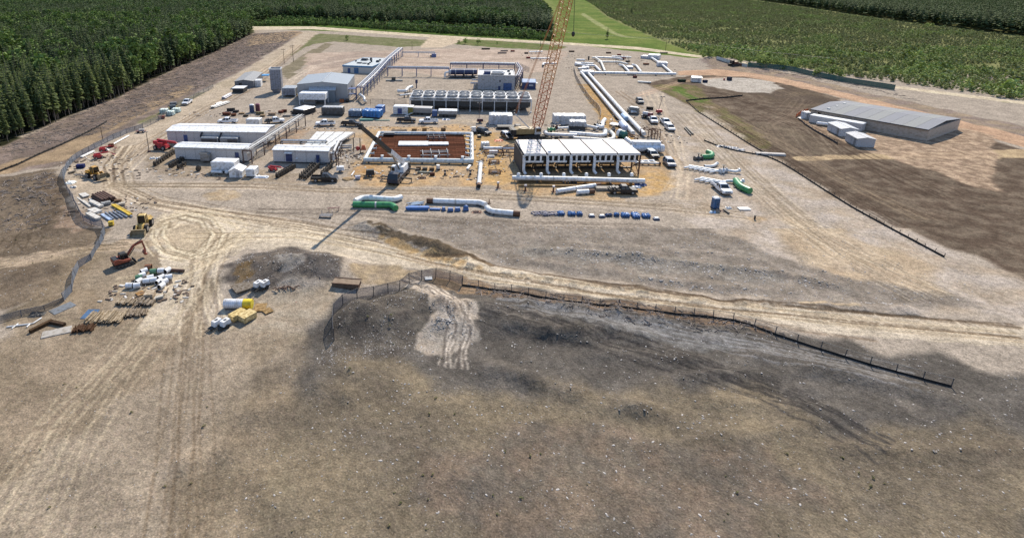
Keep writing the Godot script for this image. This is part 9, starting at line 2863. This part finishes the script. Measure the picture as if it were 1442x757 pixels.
func add_fences():
	var blue_net := net_mat(Color(0.13, 0.16, 0.21), 0.45)
	var grey_net := net_mat(Color(0.16, 0.16, 0.17), 0.28)
	var post := paint(.16,.16,.17,.5,.4)
	var black := paint(.012,.012,.012,.8)
	fence("mesh_fence", "blue grey mesh fence curving round the left laydown yard", xz([-84.2,-165.9, -86.2,-161, -87,-153.5, -87.2,-145.9, -87.2,-140.2, -86.7,-134.9, -84.5,-128.9, -80.9,-121.4, -77.7,-116, -75.2,-112.6, -71.1,-107.8, -67.3,-103, -63.7,-98.3, -60.6,-96.1, -58.1,-95.1, -56.5,-92.4, -55.8,-90.1]), 1.5, 3.0, blue_net, post, 0.0, null, 0.12)
	fence("mesh_fence", "blue grey mesh fence running down past the excavator", xz([-55.7,-90.4, -54.8,-86.6, -53.7,-82.9, -54.2,-80.3, -52.9,-76.7, -50.8,-72.5, -50.8,-70.6]), 1.25, 2.4, blue_net, post, 0.0, null, 0.2)
	fence("mesh_fence", "low sagging mesh fence across the lower left corner", xz([-50.8,-70.6, -51.7,-68.6, -53.8,-67.2, -56.1,-65.5, -58.3,-63.5]), 0.9, 2.4, net_mat(Color(0.12, 0.12, 0.12), 0.45), post, 0.0, null, 0.3)
	fence("mesh_fence", "grey chain fence along the upper part of the access road", xz([-84.2,-165.9, -83.6,-174.6, -84.1,-184.2]), 1.7, 4.0, grey_net, post)
	fence("mesh_fence", "grey chain fence beyond the wrapped pallets up the road", xz([-85.7,-194.9, -86,-211.8, -85.9,-230.2]), 1.6, 4.5, grey_net, post)
	fence("chain_fence", "dark chain fence curving up from the front centre gate", xz([-11.5,-61.4, -12.5,-65.2, -11.5,-67.7, -9.8,-69.3, -7.9,-70, -6.1,-70.8, -4.4,-72.3, -3,-74.5, -1.3,-76.1, 0.5,-77.2, 3,-76.9, 5.3,-74.9]), 1.7, 2.3, net_mat(Color(0.13, 0.14, 0.17), 0.34), paint(.05,.05,.055,.6), 0.0, null, 0.1)
	fence("road_fence", "wire fence with black fabric foot along the haul road", xz([5.3,-74.9, 7.8,-74.3, 10.1,-73.5, 12.5,-72.7, 14.8,-71.9, 17.2,-71, 19.6,-70.2, 21.9,-69.7, 24.3,-69.1, 26.7,-68.6, 29.1,-68.2, 31.4,-67.7, 33.8,-67.3, 36.2,-66.9, 38.5,-66.5, 40.8,-65.8, 42.9,-64.3, 44.6,-62.5, 47.8,-59.9, 52.3,-56.5, 58.3,-52.9]), 1.15, 2.35, net_mat(Color(0.15, 0.14, 0.13), 0.06), paint(.09,.09,.09,.6), 0.28, black, 0.08)
	fence("silt_fence", "black fabric silt fence along the left cleared strip", xz([-99.6,-122.8, -98.2,-131.5, -98.4,-139, -98,-146.6, -97.9,-155.7, -98.3,-165.1, -99.1,-173.7]), 0.6, 1.7, null, paint(.03,.03,.03,.8), 0.5, black, 0.16, false)
	fence("silt_fence", "black fabric silt fence down the edge of the mud field", xz([94.2,-205.4, 90.6,-187.3, 89.8,-177.4, 88.3,-161, 87,-146.6, 86.8,-141.4]), 0.7, 1.8, null, paint(.03,.03,.03,.8), 0.34, black, 0.16, false)
	fence("silt_fence", "black fabric silt fence below the concrete barrier at right", xz([76.7,-152.8, 77.9,-147.2, 80.7,-142.7, 85.7,-138.4, 86.4,-133.2, 85.9,-126.8, 84.6,-114.7, 83.7,-104.8, 83.7,-93.9, 83.9,-83.8]), 0.7, 1.8, null, paint(.03,.03,.03,.8), 0.34, black, 0.16, false)
	fence("silt_fence", "short black silt fence across the green patch of mud", xz([94.2,-205.4, 102.3,-208.6, 110.5,-210.5, 119.4,-214.5]), 0.7, 2.0, null, paint(.03,.03,.03,.8), 0.5, black, 0.16, false)
	fence("green_fence", "teal green screened fence along the gravel road at right", xz([159.6,-286.8, 166.6,-282.2, 173.4,-275.6, 173.9,-261.3, 176.1,-251.9, 177.5,-243.1, 185.4,-225.7]), 2.2, 5.0, net_mat(Color(0.03, 0.10, 0.09), 0.8), post)
	fence("pale_fence", "pale sheet fence behind the bulldozer on the bank", xz([150.2,-300.1, 155.1,-293.9, 158.7,-285.6]), 1.6, 5.0, paint(.55,.58,.55,.6), post)
	fence("chain_fence", "chain fence with dark posts in front of the fan cooler bank", xz([-23.8,-199.4, -18.2,-198.9, -14.5,-198.6, -10.7,-198.3, -7,-197.9]), 2.0, 3.9, net_mat(Color(0.18, 0.17, 0.16), 0.14), paint(.06,.04,.045,.6))
	fence("chain_fence", "chain fence behind the compressor building and vessel skid", xz([13,-286.8, 21.1,-286.8, 31.6,-285.6, 45.8,-284.5, 48.5,-271.4]), 2.2, 4.5, net_mat(Color(0.2, 0.2, 0.2), 0.22), paint(.2,.2,.21,.5))
	fence("chain_fence", "dark chain fence curving beside the twin white pipes", xz([71.1,-277.8, 66.2,-253.7, 62.8,-231.8, 60.1,-211.8, 58.9,-200.6, 58.6,-192.6, 57.2,-184.2, 54.7,-176.5]), 1.7, 4.5, net_mat(Color(0.12, 0.11, 0.11), 0.4), post)
	fence("orange_fence", "orange plastic fence round the corner of the right pad", xz([118.7,-180.3, 123.3,-185.2, 127.6,-188.3]), 1.1, 2.5, net_mat(Color(0.55, 0.12, 0.03), 0.6), paint(.3,.1,.05,.6))
	fence("silt_fence", "dotted black silt fence round the right pad's lower edge", xz([118.2,-178.3, 115.2,-169.3, 113.4,-161.8, 112.6,-156.4, 111.1,-149.3]), 0.8, 2.2, null, paint(.02,.02,.02,.8), 0.5, paint(.025,.025,.03,.8), 0.2, false)
	pole("dark power pole standing beside the left fence line", P(-88.5, -151.7), 4.2, 0)
	pole("thin light pole with twin lamp heads beside the red boom lift", P(-71.5, -142.1), 5.4, 0, true, Color(0.22, 0.2, 0.18), "")
	pole("power pole in the grass left of the access road", P(-73.3, -298.8), 7.5, 1)
	pole("tall power pole beside the bushy stay in the grass", P(-69.7, -303.9), 9.0, 2)
	pole("power pole before the shrubs left of the plant", P(-32.3, -469.5), 8.0, 1)
	pole("thin pole standing on gravel behind the process building", P(-8.6, -355.1), 5.5, 0)
	pole("power pole beside the road left of the crane boom", P(73.1, -373.4), 10.5, 1)
	pole("power pole at the meadow's lower right corner", P(145.9, -355.1), 7.0, 1)
	pole("power pole beyond the green fence at right", P(195.2, -277.8), 5.5, 1)
	# two wires along the gravel road
	var w := mb()
	var tops := [P(-73.3, -298.8), P(-32.3, -469.5), P(73.1, -373.4), P(145.9, -355.1), P(195.2, -277.8)]
	var high := [7.0, 7.5, 10.0, 6.6, 5.1]
	for k in range(1, 4):
		for s in [-0.9, 0.9]:
			var pts := []
			for j in 9:
				var f := j / 8.0
				var q: Vector3 = (tops[k] as Vector3).lerp(tops[k + 1], f)
				q.y = lerpf(high[k], high[k + 1], f) - 3.0 * f * (1.0 - f) + 0.3
				pts.append(q + V(s * 0.3, 0, s))
			w.tube(pts, 0.03, 4, false)
	tag(obj("power_line", w, paint(.08,.08,.08,.6)), "thin overhead wires strung between the roadside power poles", "power line")
	add_stones()

func add_site():
	add_buildings()
	add_fences()
	add_pipes()
	add_vehicles()
	add_yard()

func _ready():
	rng.seed = 20240611
	relief.seed = 3
	relief.frequency = 0.05
	relief_fine.seed = 8
	relief_fine.frequency = 0.35
	relief_fine.fractal_octaves = 3
	# camera, sky, sun, exposure
	var cam := Camera3D.new()
	cam.name = "camera"
	cam.projection = Camera3D.PROJECTION_FRUSTUM
	cam.near = 1.0
	cam.far = 6000.0
	cam.size = 757.0 / 811.0
	cam.frustum_offset = Vector2(121.0 / 811.0, -144.5 / 811.0)
	cam.position = V(0, 43.4, 0)
	cam.rotation_degrees = V(-18.4, 0, 0)
	add_child(cam)
	cam.current = true
	var env := Environment.new()
	env.background_mode = Environment.BG_SKY
	var sky := Sky.new()
	var ps := ProceduralSkyMaterial.new()
	ps.sky_top_color = Color(0.43, 0.54, 0.70)
	ps.sky_horizon_color = Color(0.78, 0.81, 0.84)
	ps.sky_curve = 0.12
	ps.ground_bottom_color = Color(0.36, 0.34, 0.28)
	ps.ground_horizon_color = Color(0.55, 0.56, 0.52)
	ps.sky_energy_multiplier = 1.0
	sky.sky_material = ps
	env.sky = sky
	env.tonemap_mode = Environment.TONE_MAPPER_LINEAR
	env.tonemap_exposure = 1.68
	env.sdfgi_enabled = true
	env.ssao_enabled = true
	env.ssil_enabled = true
	var we := WorldEnvironment.new()
	we.name = "world_environment"
	we.environment = env
	add_child(we)
	var sun := DirectionalLight3D.new()
	sun.name = "sun"
	sun.light_energy = 1.3
	sun.light_color = Color(1.0, 0.96, 0.90)
	sun.light_angular_distance = 0.5
	sun.shadow_enabled = true
	add_child(sun)
	sun.look_at_from_position(V(0.266, 0.669, -0.694) * 100.0, Vector3.ZERO)
	# the large structure
	make_textures()
	lay_out_soil()
	var gn := FastNoiseLite.new()
	gn.seed = 15
	gn.frequency = 0.06
	gn.fractal_octaves = 4
	var ramp := Gradient.new()
	ramp.offsets = PackedFloat32Array([0.0, 0.4, 0.7, 1.0])
	ramp.colors = PackedColorArray([Color(0.78, 0.77, 0.76), Color(0.9, 0.9, 0.89), Color(0.96, 0.96, 0.96), Color(1, 1, 1)])
	var gt := NoiseTexture2D.new()
	gt.width = 512
	gt.height = 512
	gt.seamless = true
	gt.noise = gn
	gt.color_ramp = ramp
	gravel_tex = gt
	ground_material(-95, 115, -95, -25, 2048, 30.0)
	ground_material(-165, 235, -205, -95, 2048, 30.0)
	ground_material(-300, 420, -380, -205, 2048, 0.0)
	ground_material(-600, 850, -800, -380, 2048, 0.0)
	ground_material(-2000, 2600, -2600, -800, 1024, 0.0)
	add_ground()
	strip("haul_road", xz([-33.8,-92.4, -21,-91, -9.4,-86.4, 0,-81.4, 10.7,-77.2, 20.8,-74.3, 31.2,-71.5, 41.6,-68.2, 50.1,-66.4, 60.2,-64.7, 75.4,-62.2]), [5.5, 5.5, 5.0, 4.6, 4.6])
	strip("access_road", xz([-70.4,-122.4, -75,-147.9, -74.8,-182.2, -74,-228.7, -81,-323.2, -91.7,-475.5]), [7.0, 7.0, 7.0, 7.0])
	strip("gravel_road", xz([-150.7,-504.8, -97.9,-508.3, 5.3,-438.6, 50.1,-413.8, 84,-395.8, 132.2,-362.2, 156,-318.9, 172.9,-281.1, 182,-244.8, 216.6,-196]), [7.0, 7.0, 7.0])
	strip("earth_road", xz([117,-267.2, 137.1,-271.4, 149.4,-263.2, 156.3,-247.4, 158.8,-211.8, 167.7,-154.2]), [6.0, 6.5, 7.0])
	add_forest()
	add_site()
